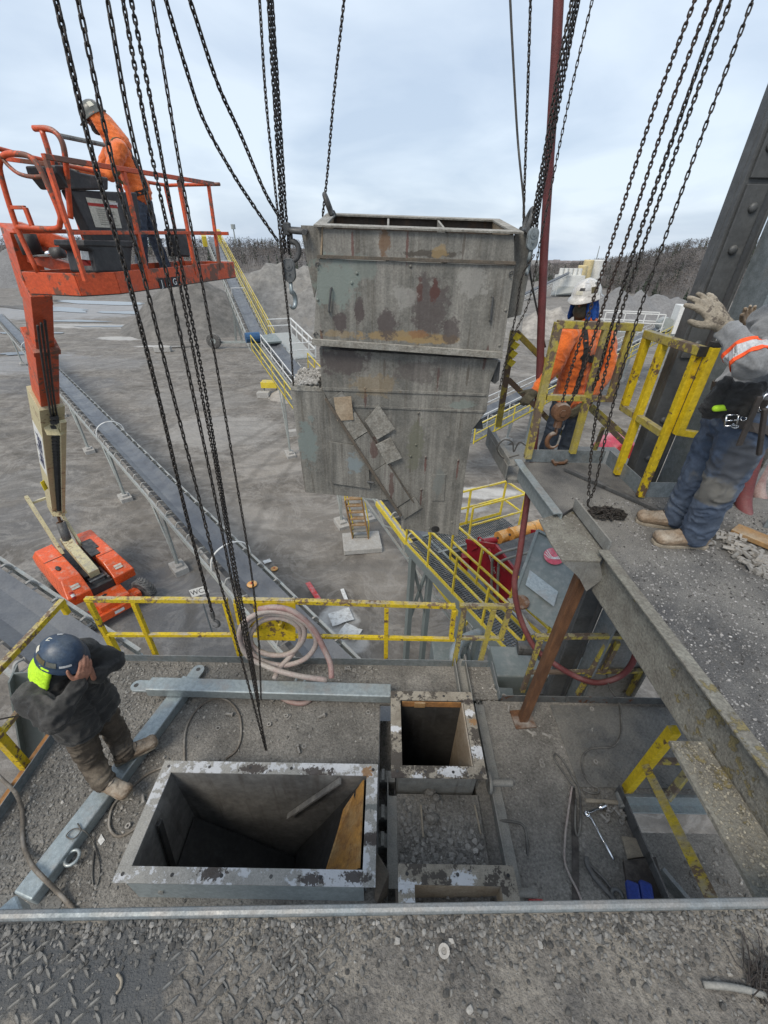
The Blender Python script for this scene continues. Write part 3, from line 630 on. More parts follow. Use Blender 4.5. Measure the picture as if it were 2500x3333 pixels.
# gravel and tread on it (u along the edge from screen left, v towards the camera)
def uv(px, py): p = at(px, py, z=UD); d = p-e0; return d.dot(edir), -d.dot(eperp)
def ud_pos(u, v, z=0): return e0+edir*u-eperp*v+Vector((0, 0, z))
ul = uv(60, 3200)[0]; um = uv(760, 3150)[0]
def tread_keep(x, y): return hnoise(x, y, 3.2, 6)+.62-1.1*max(0, (x-.7)) > .12
lz = lozenges(.06, 1.15, .05, .66, 0, .052, .0205, tread_keep); lz.v = [tuple(ud_pos(x, y, z+.001)) for x, y, z in lz.v]
tag(lz.build('tread_pattern', 'checker'), 'raised diamond tread showing through dirt on the foreground deck', 'tread pattern', kind='stuff')
P = []; S = []
L_ud = (e1-e0).length
while len(P) < 9500:
    u = random.uniform(0, L_ud); v = abs(random.gauss(0, .28))
    if v > .75 or v < .006: continue
    d = .26 if u > .95 else (.015 if u < .8 else .12)
    d = d*(.15+1.3*max(0, .35+hnoise(u, v, 3.4, 5))); d += .75*math.exp(-v/.04)+.5*max(0, hnoise(u, v, 4.5, 2))*(1 if u > .8 else .12)
    if random.random() > d: continue
    s = .0018+.0085*random.random()**3.4
    if random.random() < .02: s *= 1.35
    P.append(tuple(ud_pos(u, v, s*.3))); S.append(s)
stones('deck_gravel', P, S, 'angular grey gravel strewn over the foreground deck', tones=(.22, .8))
# ------------------------------------------------------------------ right platform (same level as the camera's deck)
PZ = UD
def zp(pts, z=PZ): return [at(px, py, z=z) for px, py in pts]
E_ = [at(px, py, z=PZ) for px, py in ((1712, 1522), (1830, 1674), (1867, 1650), (1978, 1793), (2500, 2462))]
tip = E_[0]; ef = E_[3]+(E_[4]-E_[3])*1.25
top = [(tip.x, tip.y)]+[(p.x, p.y) for p in E_[1:4]]+[(ef.x, ef.y), (6, ef.y), (6, 3.0), (2.16, 3.0), (2.14, 3.62), (tip.x, 3.62)]
mb = MB(); mb.plate([(x, y, PZ) for x, y in reversed(top)][::-1], .02)
tag(mb.build('right_platform', 'asphalt_grit'), kind='structure')
def fascia(p0, p1, d, label, m='galv_dirty', lip=.07, z=PZ):
    p0, p1 = Vector((*p0, z-.002)), Vector((*p1, z-.002)); ax = (p1-p0).normalized(); nrm = Vector((0, 0, 1)).cross(ax)
    root = empty('channel_fascia', p0, 0, label, 'channel', 'channels edging the right platform')
    mb = MB(); mb.bar(p0-Vector((0, 0, d/2)), p1-Vector((0, 0, d/2)), .012, d); mb.build('web', m, root, bevel=.002)
    mb = MB(); mb.bar(p0+nrm*(-lip/2)+Vector((0, 0, .008)), p1+nrm*(-lip/2)+Vector((0, 0, .008)), lip, .012); mb.build('flange', m, root, bevel=.002)
    mb = MB(); mb.bar(p0-nrm*(-lip/2)-Vector((0, 0, d+.006)), p1-nrm*(-lip/2)-Vector((0, 0, d+.006)), lip, .012); mb.build('flange', m, root, bevel=.002)
    return root
fascia((tip.x, 3.66), (tip.x, tip.y), .20, 'galvanised channel under the far tip of the right platform', 'galv_clean')
fascia(tip[:2], E_[1][:2], .20, 'pale galvanised channel along the platform edge below the shackle', 'galv_clean')
fascia(E_[3][:2], ef[:2], .36, 'deep lichen stained channel along the right platform edge', 'moss_grit')
mb = MB(); mb.bar(E_[2]+Vector((0, 0, .03)), E_[3]+Vector((0, 0, .03)), .012, .10); tag(mb.build('edge_upstand', 'galv_dirty', bevel=.002), 'low upstand plate between the platform and the gritty ledge', 'plate')
GZ = PZ-.045
gl_ = [at(px, py, z=GZ) for px, py in ((1755, 1690), (1792, 1765), (1830, 1822), (1955, 1826), (1976, 1796), (1867, 1656))]
mb = MB(); mb.plate(gl_, .014); o = mb.build('gusset_ledge', 'moss_grit', bevel=.002); tag(o, 'grit covered gusset ledge projecting below the angled platform edge', 'ledge')
s0, s1_ = gl_[2], gl_[3]; mb = MB(); mb.plate([s0-Vector((0, 0, .016)), at(1885, 1880, y=s0.y-.0), at(1908, 1925, y=s0.y-.0), at(1962, 1885, y=s1_.y+.0), s1_-Vector((0, 0, .016))], .01); mb.build('skirt', 'galv_dirty', o)
gx = [p.x for p in gl_]; gy = [p.y for p in gl_]
mb = MB(); mb.plate([(1.385, 1.07, PZ-.25), (1.372, .45, PZ-.25), (1.562, .45, PZ-.25), (1.552, 1.07, PZ-.25)], .02); tag(mb.build('low_ledge', 'moss_grit'), 'mossy gravel ledge below the platform at lower right', 'ledge')
P, S = scatter(900, 1.39, 1.55, .47, 1.06, PZ-.25, .002, .008, None, 3); stones('deck_gravel', P, S, 'lichen tinted grit on the mossy ledge at lower right', tint=(1.02, .97, .82), tones=(.6, 1.3))
P, S = scatter(13000, 1.56, 3.6, .6, 2.95, PZ, .0025, .0092, lambda x, y: .9 if hnoise(x*1.2+y*.5, y*.6, 1.3, 9) < .12 else .22)
stones('deck_gravel', P, S, 'fine dark grit over the right platform', tones=(.15, 1.35), tint=(1, 1, 1.02))
def inpoly(x, y, poly):
    c = False
    for i in range(len(poly)):
        a_, b_ = poly[i], poly[i-1]
        if (a_.y > y) != (b_.y > y) and x < (b_.x-a_.x)*(y-a_.y)/(b_.y-a_.y)+a_.x: c = not c
    return c
P, S = scatter(500, min(gx), max(gx), min(gy), max(gy), GZ, .002, .009, lambda x, y: 1 if inpoly(x, y, gl_) else 0); stones('deck_gravel', P, S, 'grit on the gusset ledge', tones=(.5, 1.2))
toe((1.37, 3.63, PZ), (2.12, 3.63, PZ), .13, 'galvanised toe plate at the far end of the right platform', 'galv')
toe((2.15, 3.62, PZ), (2.15, 2.99, PZ), .14, 'galvanised toe plate turning along the yellow gate', 'galv')
toe((2.16, 2.98, PZ), (2.62, 2.98, PZ), .14, 'galvanised toe plate at the foot of the steel column', 'galv')
toe((2.85, 2.55, PZ), (4.6, 2.0, PZ), .13, 'toe plate behind the boots at the right edge', 'galv')
# landing beyond the gate where the white-helmeted worker stands
mb = MB(); mb.bb(1.25, 2.75, 3.67, 4.55, PZ-.26, PZ-.22); tag(mb.build('far_landing', 'galv_dirty'), kind='structure')
mb = MB(); mb.bar((1.22, 3.66, PZ-.10), (1.20, 4.55, PZ-.10), .01, .22); mb.bar((1.26, 3.66, PZ-.06), (1.24, 4.55, PZ-.06), .10, .012)
tag(mb.build('outrigger_channel', 'galv_dirty', bevel=.002), 'short galvanised outrigger channel with a looped cable', 'channel')
# ------------------------------------------------------------------ yellow guard rails of the lower deck
def rail_thing(name, label, y, tops, mids, posts, sz=.052, m='yellow', mtop=None, group='yellow guard rails on the lower deck', ext=0):
    p = at(*posts[0][2:], y=y); root = empty(name, p, 0, label, 'guard rail', group)
    for nm, L_ in (('top_rail', tops), ('mid_rail', mids), ('post', posts)):
        for q in L_:
            a, b = at(q[0], q[1], y=y), at(q[2], q[3], y=y)
            s = {'top_rail': sz, 'mid_rail': sz*.82, 'post': sz*.93}[nm]
            mb = MB(); mb.bar(a, b, s, s, (0, 1, 0)); mb.build(nm, (mtop or m) if nm == 'top_rail' else m, root, bevel=.004)
    return root
RY = 3.17
rail_thing('guard_rail', 'yellow guard rail with chipped top in front of the orange lift base', RY, [(278, 1951, 740, 1954)], [(345, 2066, 760, 2066)], [(290, 1960, 345, 2070), (435, 1960, 516, 2152), (732, 1960, 786, 2152)], mtop='yellow_chip')
gr2 = rail_thing('guard_rail', 'yellow guard rail with a flat panel carrying the coiled hose', RY, [(762, 1953, 960, 1957), (962, 1957, 1482, 1973)], [(790, 2066, 1400, 2079), (1400, 2079, 1480, 2081)], [(768, 1960, 782, 2030), (1258, 1975, 1256, 2160), (1478, 1985, 1468, 2076)], m='yellow', mtop='yellow_chip')
mb = MB(); a, b, c, d = [at(px, py, y=RY-.035) for px, py in ((822, 1962), (962, 1962), (962, 2086), (838, 2084))]
mb.plate([a, d, c, b], .006); mb.build('hose_panel', 'yellow', gr2, bevel=.002)
for px in (826, 922):
    mb = MB(); p = at(px, 2012, y=RY-.045); mb.cyl(p, p+Vector((0, -.16, .03)), .011, n=10); mb.cyl(p+Vector((0, -.15, .03)), p+Vector((0, -.16, .075)), .011, n=10); mb.plate([p+Vector((0, 0, -.02)), p+Vector((0, -.13, .01)), p+Vector((.02, 0, -.19))], .006)
    mb.build('hose_hook', 'yellow', gr2)
rail_thing('guard_rail', 'worn yellow guard rail between the walkway and the grey panel', RY, [(1496, 1972, 1672, 1974)], [(1500, 2076, 1640, 2078)], [(1512, 1980, 1475, 2180), (1608, 1982, 1562, 2160), (1660, 1982, 1630, 2075)], m='yellow_worn', mtop='yellow_worn')
rail_thing('guard_rail', 'dirty yellow guard rail with pinkish posts under the red hose', 3.05, [(1742, 2072, 2040, 2070)], [(1720, 2188, 2095, 2184)], [(1760, 2080, 1700, 2250), (1980, 2090, 1880, 2260), (2012, 2090, 1960, 2190), (2085, 2180, 2045, 2260)], m='yellow_worn')
# left side rail running towards the camera along X = -3.3
LX = -3.32
lr = empty('guard_rail', (LX, 2.6, DZ), 0, 'yellow guard rail with flaking top behind the worker in black', 'guard rail', 'yellow guard rails on the lower deck')
def xat(px, py): return at(px, py, x=LX)
H1, H2 = 9.40, 8.90
for nm, a, b, s, m in (('top_rail', (LX, 3.05, H1), (LX, .3, H1), .056, 'yellow_chip'), ('mid_rail', (LX, 2.2, H2), (LX, .3, H2), .045, 'yellow_chip'), ('post', (LX, 3.02, H1), (LX, 3.02, H1-.16), .05, 'yellow'), ('post', (LX-.03, 1.93, H1), (LX-.03, 1.93, DZ-.05), .07, 'yellow'), ('post', (LX-.03, .7, H1), (LX-.03, .7, DZ-.05), .07, 'yellow')):
    mb = MB(); mb.bar(a, b, s, s); mb.build(nm, m, lr, bevel=.004)
ps = empty('post_socket', (-3.16, 3.17, DZ), 0, 'short open yellow post socket beside the corner of the rail', 'post socket')
mb = MB()
for dx, dy, wx, wy in ((-.03, 0, .006, .066), (.03, 0, .006, .066), (0, -.03, .054, .006), (0, .03, .054, .006)): mb.box((-3.16+dx, 3.17+dy, DZ+.18), (wx, wy, .44))
mb.build('tube', 'yellow', ps)
# rusty outer channel with bolt holes beyond the left toe plate
mb = MB(); mb.bb(-3.36, -3.26, 1.2, 2.3, DZ-.02, DZ-.005); mb.bb(-3.375, -3.36, 1.2, 2.3, DZ-.14, DZ-.005); tag(mb.build('edge_channel', 'rust_orange', bevel=.002), 'rusty channel with bolt holes outside the left toe plate', 'channel')
# galvanised strut sloping outwards and the gusset plate below it
beam_I('strut', (-3.55, 2.55, 8.9), (-4.5, 2.2, 5.5), .22, .22, 'machine_grey', 'grey steel strut leaning out below the left rail')
g_ = empty('gusset_bracket', (-3.45, 1.35, DZ), 0, 'dark bracket with bolted joint at the lower left edge', 'bracket')
mb = MB(); mb.plate([(-3.28, 1.5, DZ-.03), (-3.75, 1.62, DZ+.0), (-3.75, .9, DZ-.1), (-3.28, .8, DZ-.12)][::-1], .014); mb.build('plate', 'steel_dark', g_, bevel=.002)
mb = MB(); mb.bb(-3.75, -3.42, 1.5, 1.66, DZ+.0, DZ+.03); mb.build('splice', 'galv_clean', g_, bevel=.003)
for k in range(2):
    mb = MB(); mb.cyl((-3.52-.1*k, 1.58, DZ+.03), (-3.52-.1*k, 1.58, DZ+.055), .02, n=6); mb.build('bolt', 'galv_clean', g_)
# ------------------------------------------------------------------ wide hopper and square openings
W = (.56, .57, .585); K = (.06, .05, .045); RO = (.26, .15, .07)
def flange_patches(boxes, n=16):
    out = []
    for _ in range(n):
        x0, x1, y0, y1, z = random.choice(boxes)
        c = (random.uniform(x0, x1), random.uniform(y0, y1), z)
        out.append((c, (random.uniform(.05, .20), random.uniform(.03, .07), .3), random.choice([W, W, K, K, RO, (.14, .15, .145)]), .95))
    return out
hx0, hx1, hy0, hy1, hz = -1.89, -.015, 1.01, 1.835, 8.70
bx = [(-1.3, hx1, hy1-.1, hy1, hz), (-1.5, hx1, hy0, hy0+.1, hz), (hx1-.1, hx1, hy0, hy1, hz)]
patchmat('hopper_flange', flange_patches(bx, 14), nscale=42, namp=1.3, rust=.52, rustcol=(.50, .51, .525), rscale=13, c1=(.31, .305, .285), c2=(.235, .23, .215), scale=16, rough=.8, bump=.5, bscale=70, dust=.45, dustcol=(.33, .32, .295))
bx = [(.1, .94, 2.4, 2.55, hz), (.1, .94, 1.72, 1.85, hz), (.1, .2, 1.7, 2.5, hz), (.85, .94, 1.7, 2.5, hz), (.15, 1.0, 1.0, 1.2, 8.6), (.15, .3, .4, 1.2, 8.6), (.9, 1.0, .4, 1.2, 8.6)]
patchmat('square_flange', flange_patches(bx, 14), nscale=46, namp=1.3, rust=.42, rustcol=(.075, .065, .055), rscale=15, c1=(.29, .26, .21), c2=(.20, .175, .14), scale=18, rough=.85, bump=.6, bscale=70, dust=.35, dustcol=(.33, .30, .25))
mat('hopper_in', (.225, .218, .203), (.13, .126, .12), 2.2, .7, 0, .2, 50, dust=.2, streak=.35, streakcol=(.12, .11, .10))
mat('chute_tan', (.36, .29, .21), (.28, .21, .14), 8, .85, 0, .3, 50, dust=.4)
mat('chute_dark', (.13, .105, .08), (.085, .075, .062), 12, .8, 0, .4, 60)
mat('hopper_in_shade', (.045, .043, .04), (.028, .027, .026), 2.2, .7, 0, .2, 50, streak=.3, streakcol=(.05, .05, .05))  # inner steel with the shade of the deep shafts put into its colour
mat('liner_rust', (.47, .235, .055), (.33, .18, .07), 5, streak=.5, streakcol=(.22, .11, .045), streak2=.4, streak2col=(.47, .31, .14), rough=.7, bump=.25, bscale=50, stretch=(1, 1, .35), dust=.3, dustcol=(.46, .31, .14), rust=.2, rustcol=(.18, .08, .03), rscale=4)
def duct(name, label, x0, x1, y0, y1, z, fw, zb, mf, mi_, mo='galv_dirty', taper=0., bolts=4):
    root = empty(name, ((x0+x1)/2, (y0+y1)/2, z-.4), 0, label, 'duct opening'); t = .012
    for nm, b in (('flange', (x0, x1, y0, y0+fw)), ('flange', (x0, x1, y1-fw, y1)), ('flange', (x0, x0+fw, y0+fw, y1-fw)), ('flange', (x1-fw, x1, y0+fw, y1-fw))):
        mb = MB(); mb.bb(*b, z-t, z); mb.build(nm, mf, root, bevel=.002)
    ix0, ix1, iy0, iy1 = x0+fw, x1-fw, y0+fw, y1-fw; w = .01; zt = z-t-.001
    for nm, b in (('wall', (ix0-w, ix0, iy0-w, iy1+w)), ('wall', (ix1, ix1+w, iy0-w, iy1+w)), ('wall', (ix0, ix1, iy1, iy1+w)), ('wall', (ix0, ix1, iy0-w, iy0))):
        mb = MB(); mb.bb(*b, zb, zt); mb.build(nm, mi_, root)
    mb = MB(); mb.bb(ix0-w, ix1+w, iy0-w, iy1+w, zb-.02, zb-.002); mb.build('floor', 'hopper_in_shade', root)
    for k in range(bolts):
        for (x, y) in ((x0+fw*.5+(x1-x0-fw)*(k+.02)/(bolts-1 or 1), y0+fw*.5), (x0+fw*.5+(x1-x0-fw)*(k+.02)/(bolts-1 or 1), y1-fw*.5)):
            mb = MB(); mb.lathe([(.013, z+.0006), (.013, z+.0012)], n=10); mb.v = [(vx+x, vy+y, vz) for vx, vy, vz in mb.v]; mb.build('bolt_hole', 'black', root)
    return root
hop = duct('hopper', 'wide open steel hopper with scabby white flange', hx0, hx1, hy0, hy1, hz, .095, 5.2, 'hopper_flange', 'hopper_in', bolts=6)
# outer box of the hopper down to the deck
for nm, b in (('side_plate', (hx0+.085, hx1-.085, hy0+.012, hy0+.024)), ('side_plate', (hx0+.07, hx0+.082, hy0+.07, hy1-.07)), ('side_plate', (hx1-.082, hx1-.07, hy0+.07, hy1-.07))):
    mb = MB(); mb.bb(*b, DZ-.02, hz-.014); mb.build(nm, 'galv_clean' if nm == 'side_plate' else 'galv', hop)
lz_ = [(hx1-.125, hy0+.115, hz-.03), (hx1-.125, hy1-.115, hz-.03), (hx1-.20, hy1-.13, hz-.22), (hx1-.30, hy1-.22, hz-.34), (hx1-.33, hy1-.33, hz-.40), (hx1-.44, hy0+.22, hz-.62), (hx1-.50, hy0+.125, hz-.74)]
mb = MB(); mb.plate(lz_, .012); mb.build('wear_liner', 'liner_rust', hop)
mb = MB(); mb.plate([(hx1-.122, hy0+.112, hz-.05), (hx1-.122, hy1-.112, hz-.05), (hx1-.85, hy1-.112, hz-1.6), (hx1-.85, hy0+.112, hz-1.6)], .012); mb.build('slope_sheet', 'hopper_in_shade', hop)
mb = MB(); mb.bar((hx1-.32, hy1-.125, hz-.03), (hx1-.85, hy1-.125, hz-.75), .02, .05, (0, 1, 0)); mb.build('angle_cleat', 'hopper_in', hop)
mb = MB(); mb.bar((hx0+.125, hy0+.4, hz-.1), (hx0+.125, hy0+.2, hz-1.2), .05, .02, (1, 0, 0)); mb.build('angle_cleat', 'hopper_in_shade', hop)
mb = MB(); mb.plate([(hx0+.12, hy0+.12, 7.9), (hx0+.12, hy1-.12, 7.9), (-.7, hy1-.12, 6.7), (-.7, hy0+.12, 6.7)][::-1], .01); mb.build('slope_sheet', 'hopper_in_shade', hop)
mb = MB(); mb.plate([(hx0+.09, hy0+.06, 8.67), (hx0+.30, hy0+.06, 8.67), (hx0+.42, hy0+.02, DZ+.01), (hx0+.26, hy0+.02, DZ+.01)][::-1], .01); mb.build('stiffener', 'galv_dirty', hop)
mb = MB(); mb.cyl((hx0+.29, hy0+.04, 8.48), (hx0+.29, hy0-.0, 8.48), .024, n=8); mb.build('bolt', 'galv_dirty', hop)
mb = MB(); mb.plate([(hx1-.005, hy0+.22, 8.66), (hx1+.10, hy0+.10, 8.62), (hx1+.10, hy0+.08, 8.2), (hx1-.005, hy0-.02, 8.3)][::-1], .01); mb.build('torn_flap', 'chute_dark', hop, bevel=.002)
sq = duct('square_duct', 'small square duct opening with rust stained flange', .10, .93, 1.73, 2.55, hz, .10, 4.4, 'square_flange', 'hopper_in_shade', bolts=4)
mb = MB(); mb.bb(.815, .828, 1.835, 2.445, 7.4, hz-.02); mb.build('wear_liner', 'chute_tan', sq); mb = MB(); mb.bb(.215, .81, 2.436, 2.446, hz-.09, hz-.016); mb.build('wear_liner', 'rust_orange', sq)
for nm, b in (('side_plate', (.17, .86, 1.785, 1.80)), ('side_plate', (.16, .172, 1.80, 2.48)), ('side_plate', (.858, .87, 1.80, 2.48))):
    mb = MB(); mb.bb(*b, DZ-.3, hz-.014); mb.build(nm, 'galv_dirty', sq)
mb = MB(); mb.bb(.34, .45, 2.425, 2.44, hz-.09, hz-.015); mb.build('wood_block', 'wood', sq, bevel=.003)
sb = duct('square_duct', 'gravel filled square duct opening by the foreground bar', .15, 1.02, .30, 1.17, 8.62, .12, 7.9, 'square_flange', 'chute_tan', bolts=3)
mb = MB()
gp = [(x, y, 8.36+.04*hnoise(x, y, 6.)+.08*(x-.6)) for y in np.linspace(.42, 1.05, 10) for x in np.linspace(.27, .9, 10)]
mb.add(gp, [(j*10+i, j*10+i+1, (j+1)*10+i+1, (j+1)*10+i) for j in range(9) for i in range(9)]); mb.build('gravel_fill', 'deck_dirt', sb, smooth=True)
P, S = scatter(900, .28, .89, .43, 1.04, 8.38, .004, .016); stones('gravel_fill', [(x, y, z+.08*(x-.6)) for x, y, z in P], S, None, parent=sb, tones=(.4, .9))
for nm, b in (('side_plate', (.22, .95, 1.10, 1.115)), ('side_plate', (.21, .222, .4, 1.1)), ('side_plate', (.948, .96, .4, 1.1))):
    mb = MB(); mb.bb(*b, DZ-.3, 8.606); mb.build(nm, 'galv_dirty', sb)
# shaft ends and bracket between the duct and the right deck
for y, z, l in ((1.80, 8.48, 'round shaft stub at the corner of the small duct'), (1.06, 8.45, 'round shaft stub beside the gravel filled duct')):
    r_ = empty('shaft_stub', (1.0, y, z), 0, l, 'shaft', 'shaft stubs')
    mb = MB(); mb.cyl((.98, y, z), (1.20, y, z), .028, n=14); mb.build('shaft', 'galv_dirty', r_, smooth=False)
    mb = MB(); mb.lathe([(.085, -.012), (.09, 0), (.085, .012)], Matrix.Translation((.99, y, z)) @ Matrix.Rotation(R(90), 4, 'Y'), 20); mb.build('disc', 'galv_dirty', r_)
# ------------------------------------------------------------------ hanging transfer chute
CY = 3.62; CD = .78
def q(zx, zy, y=CY): return at(850+.5726*zx, 600+.5726*zy, y=y)
PUR = (.075, .06, .058); DKR = (.085, .04, .034); OCH = (.27, .19, .09); GRN = (.185, .215, .195); LTD = (.33, .32, .295); RED = (.12, .05, .042)
def cp(zx, zy, rx, rz, c, s, y=CY): p = q(zx, zy, y); return ((p.x, CY, p.z), (rx, 2, rz), c, s)
patches = [cp(a, b+60, .014, .13, random.choice([DKR, (.10, .085, .07), RED]), .75) for a, b in ((322, 458), (345, 830), (850, 1545), (935, 1550), (910, 1735), (1120, 1570), (592, 1160), (895, 1300), (700, 1010), (1010, 1040), (1180, 1030), (520, 300), (830, 300), (1150, 310), (1280, 930))]+[cp(420, 560, .24, .22, GRN, .9), cp(560, 480, .16, .12, GRN, .6), cp(760, 860, .42, .05, OCH, .8), cp(950, 880, .3, .05, OCH, .9), cp(450, 850, .2, .04, OCH, .5), cp(560, 730, .055, .13, PUR, .9), cp(450, 790, .07, .09, PUR, .9), cp(720, 800, .10, .14, PUR, .85), cp(960, 700, .20, .26, PUR, .75), cp(1080, 830, .09, .12, PUR, .8), cp(985, 610, .05, .11, DKR, .95), cp(900, 610, .03, .1, DKR, .8), cp(890, 850, .1, .04, (.22, .11, .05), .7),
           cp(700, 330, .05, .12, (.15, .085, .045), .8), cp(960, 395, .3, .03, (.06, .05, .04), .8), cp(1020, 385, .08, .05, OCH, .7), cp(470, 1010, .25, .16, PUR, .75), cp(880, 1070, .28, .12, PUR, .5), cp(1080, 1020, .2, .1, (.11, .105, .1), .4), cp(650, 1150, .25, .12, OCH, .35), cp(880, 1500, .10, .34, (.135, .135, .10), .75), cp(1010, 1700, .07, .22, (.155, .165, .155), .7),
           cp(260, 1480, .12, .3, (.17, .20, .19), .9), cp(530, 1600, .1, .14, (.20, .235, .245), .9), cp(740, 1720, .03, .2, DKR, .7), cp(640, 1500, .06, .12, DKR, .7), cp(1150, 1260, .14, .05, GRN, .7), cp(820, 640, .12, .1, LTD, .5), cp(1200, 560, .16, .14, LTD, .5), cp(460, 1220, .05, .05, (.3, .29, .27), .5)]
patchmat('chute_steel', patches, nscale=17, namp=1.0, c1=(.19, .182, .161), c2=(.122, .119, .108), scale=5, rough=.7, bump=.3, bscale=80, dust=.46, dustcol=(.255, .243, .215), dscale=11, streak=.6, streakcol=(.26, .248, .222), streak2=.55, metal=.05, grain=.32, gscale=70)
mat('chute_in', (.075, .055, .042), (.045, .036, .03), 5, .8, 0, .3, 50, streak=.4, streakcol=(.12, .07, .04))
mat('chute_lip', (.29, .28, .25), (.18, .165, .14), 14, .85, 0, .6, 70, dust=.45, dustcol=(.36, .345, .312), grain=.45, gscale=50)
DV = at(850+.5726*900, 600+.5726*183, y=CY+CD)-q(900, 248); DV.x = 0; DU = DV/CD   # the chute hangs tilted towards the camera
ch = empty('hanging_chute', q(700, 1900), 0, 'large weathered steel transfer chute hanging on chains in mid air', 'chute')
def cplate(name, pts, t, m, y=CY, parent=ch, bevel=.002): mb = MB(); mb.plate([q(a, b, y) for a, b in pts], t); return mb.build(name, m, parent, bevel=bevel)
def cbox(name, pts, depth, m, y=CY, parent=ch): 
    f = [q(a, b, y) for a, b in pts]; n = len(f); B = [p+DU*depth for p in f]
    mb = MB(); mb.add(f+B, [tuple(range(n)), tuple(range(2*n-1, n-1, -1))]+[(i, n+i, n+(i+1) % n, (i+1) % n) for i in range(n)]); return mb.build(name, m, parent, bevel=.003)
# hollow top: four walls, flange ring, two dividers
cplate('front_wall', [(352, 250), (352, 420), (1440, 460), (1438, 288)][::1], .012, 'chute_steel')
tl, tr = q(352, 245), q(1438, 283); bl, br = q(340, 470), q(1438, 500)
for nm, a, b in (('side_wall', tl, bl), ('side_wall', tr, br)):
    mb = MB(); mb.plate([a+DU*(.013), b+DU*(.013), b+DU*(CD), a+DU*(CD)], .012); mb.build(nm, 'chute_tan', ch)
mb = MB(); mb.plate([tl+DU*(CD), bl+DU*(CD), br+DU*(CD), tr+DU*(CD)], .012); mb.build('back_wall', 'chute_in', ch)
fl0, fl1 = q(300, 226), q(1490, 268)
u_ = (fl1-fl0); fw = .075
for nm, a, b, w in (('flange', fl0, fl1, fw), ('flange', fl0+DU*(CD-.02), fl1+DU*(CD-.02), fw)):
    mb = MB(); mb.plate([a+DU*(-.03), b+DU*(-.03), b+DU*(w), a+DU*(w)], .014); mb.build(nm, 'chute_lip', ch, bevel=.002)
for s in (0, 1):
    a = fl0 if s == 0 else fl1-u_*.055; mb = MB(); mb.plate([a+DU*(fw+.002), a+u_*.055+DU*(fw+.002), a+u_*.055+DU*(CD-.024), a+DU*(CD-.024)], .014); mb.build('flange', 'chute_lip', ch, bevel=.002)
for f in (.345, .655):
    a = tl.lerp(tr, f); b = bl.lerp(br, f); mb = MB(); mb.plate([a+DU*(.02), b+DU*(.02), b+DU*(CD-.015), a+DU*(CD-.015)], .016); mb.build('divider', 'chute_lip', ch)
# body
body = cbox('upper_body', [(345, 480), (300, 880), (1372, 952), (1425, 500)], CD-.04, 'chute_steel', CY+.03)
cplate('access_door', [(325, 424), (298, 884), (1372, 955), (1443, 462)], .02, 'chute_steel', CY)
cplate('seam_angle', [(318, 400), (318, 420), (1448, 458), (1448, 438)], .03, 'chute_dark', CY-.02)
cplate('seam_angle', [(288, 880), (288, 915), (1372, 992), (1374, 956)], .05, 'chute_lip', CY-.04)
cplate('side_wing', [(226, 232), (226, 262), (302, 645), (338, 480), (346, 236)], .025, 'chute_steel', CY+.10)
cplate('side_wing', [(1445, 272), (1420, 480), (1402, 762), (1478, 742), (1562, 300), (1555, 272)], .025, 'chute_steel', CY+.14)
cbox('lower_body', [(330, 935), (345, 1160), (372, 1210), (720, 1792), (800, 1885), (796, 1958), (1120, 1998), (1160, 1650), (1200, 1395), (1282, 1290), (1302, 1130), (1352, 1000)], CD-.1, 'chute_steel', CY+.045)
lb = cbox('side_box', [(166, 1168), (250, 1750), (722, 1795), (374, 1222), (350, 1165)], .5, 'chute_steel', CY+.06)
cplate('box_lip', [(165, 1132), (170, 1172), (345, 1180), (345, 1160)], .012, 'chute_lip', CY+.055, lb)
mb = MB(); a, b = q(165, 1135, CY+.06), q(262, 1008, CY+.06); mb.plate([a+Vector((0, 0, -.06)), a, a+Vector((.05, .5, .0)), a+Vector((.05, .5, -.06))], .012); mb.build('box_lip', 'chute_lip', lb)
pz = q(250, 1160, CY+.06); P = []; S = []
for _ in range(350):
    x = random.uniform(-.115, .115); y = random.uniform(.0, .45); P.append((pz.x+x, pz.y+y, pz.z+.03+.10*max(0, x+.05)+y*.08)); S.append(random.uniform(.006, .028))
stones('gravel_fill', P, S, None, parent=lb, tones=(.8, 1.5))
mb = MB(); mb.plate([pz+Vector((-.12, 0, .0)), pz+Vector((.125, 0, .02)), pz+Vector((.125, .48, .06)), pz+Vector((-.12, .48, .04))], .02); mb.build('gravel_bed', 'chute_lip', lb)
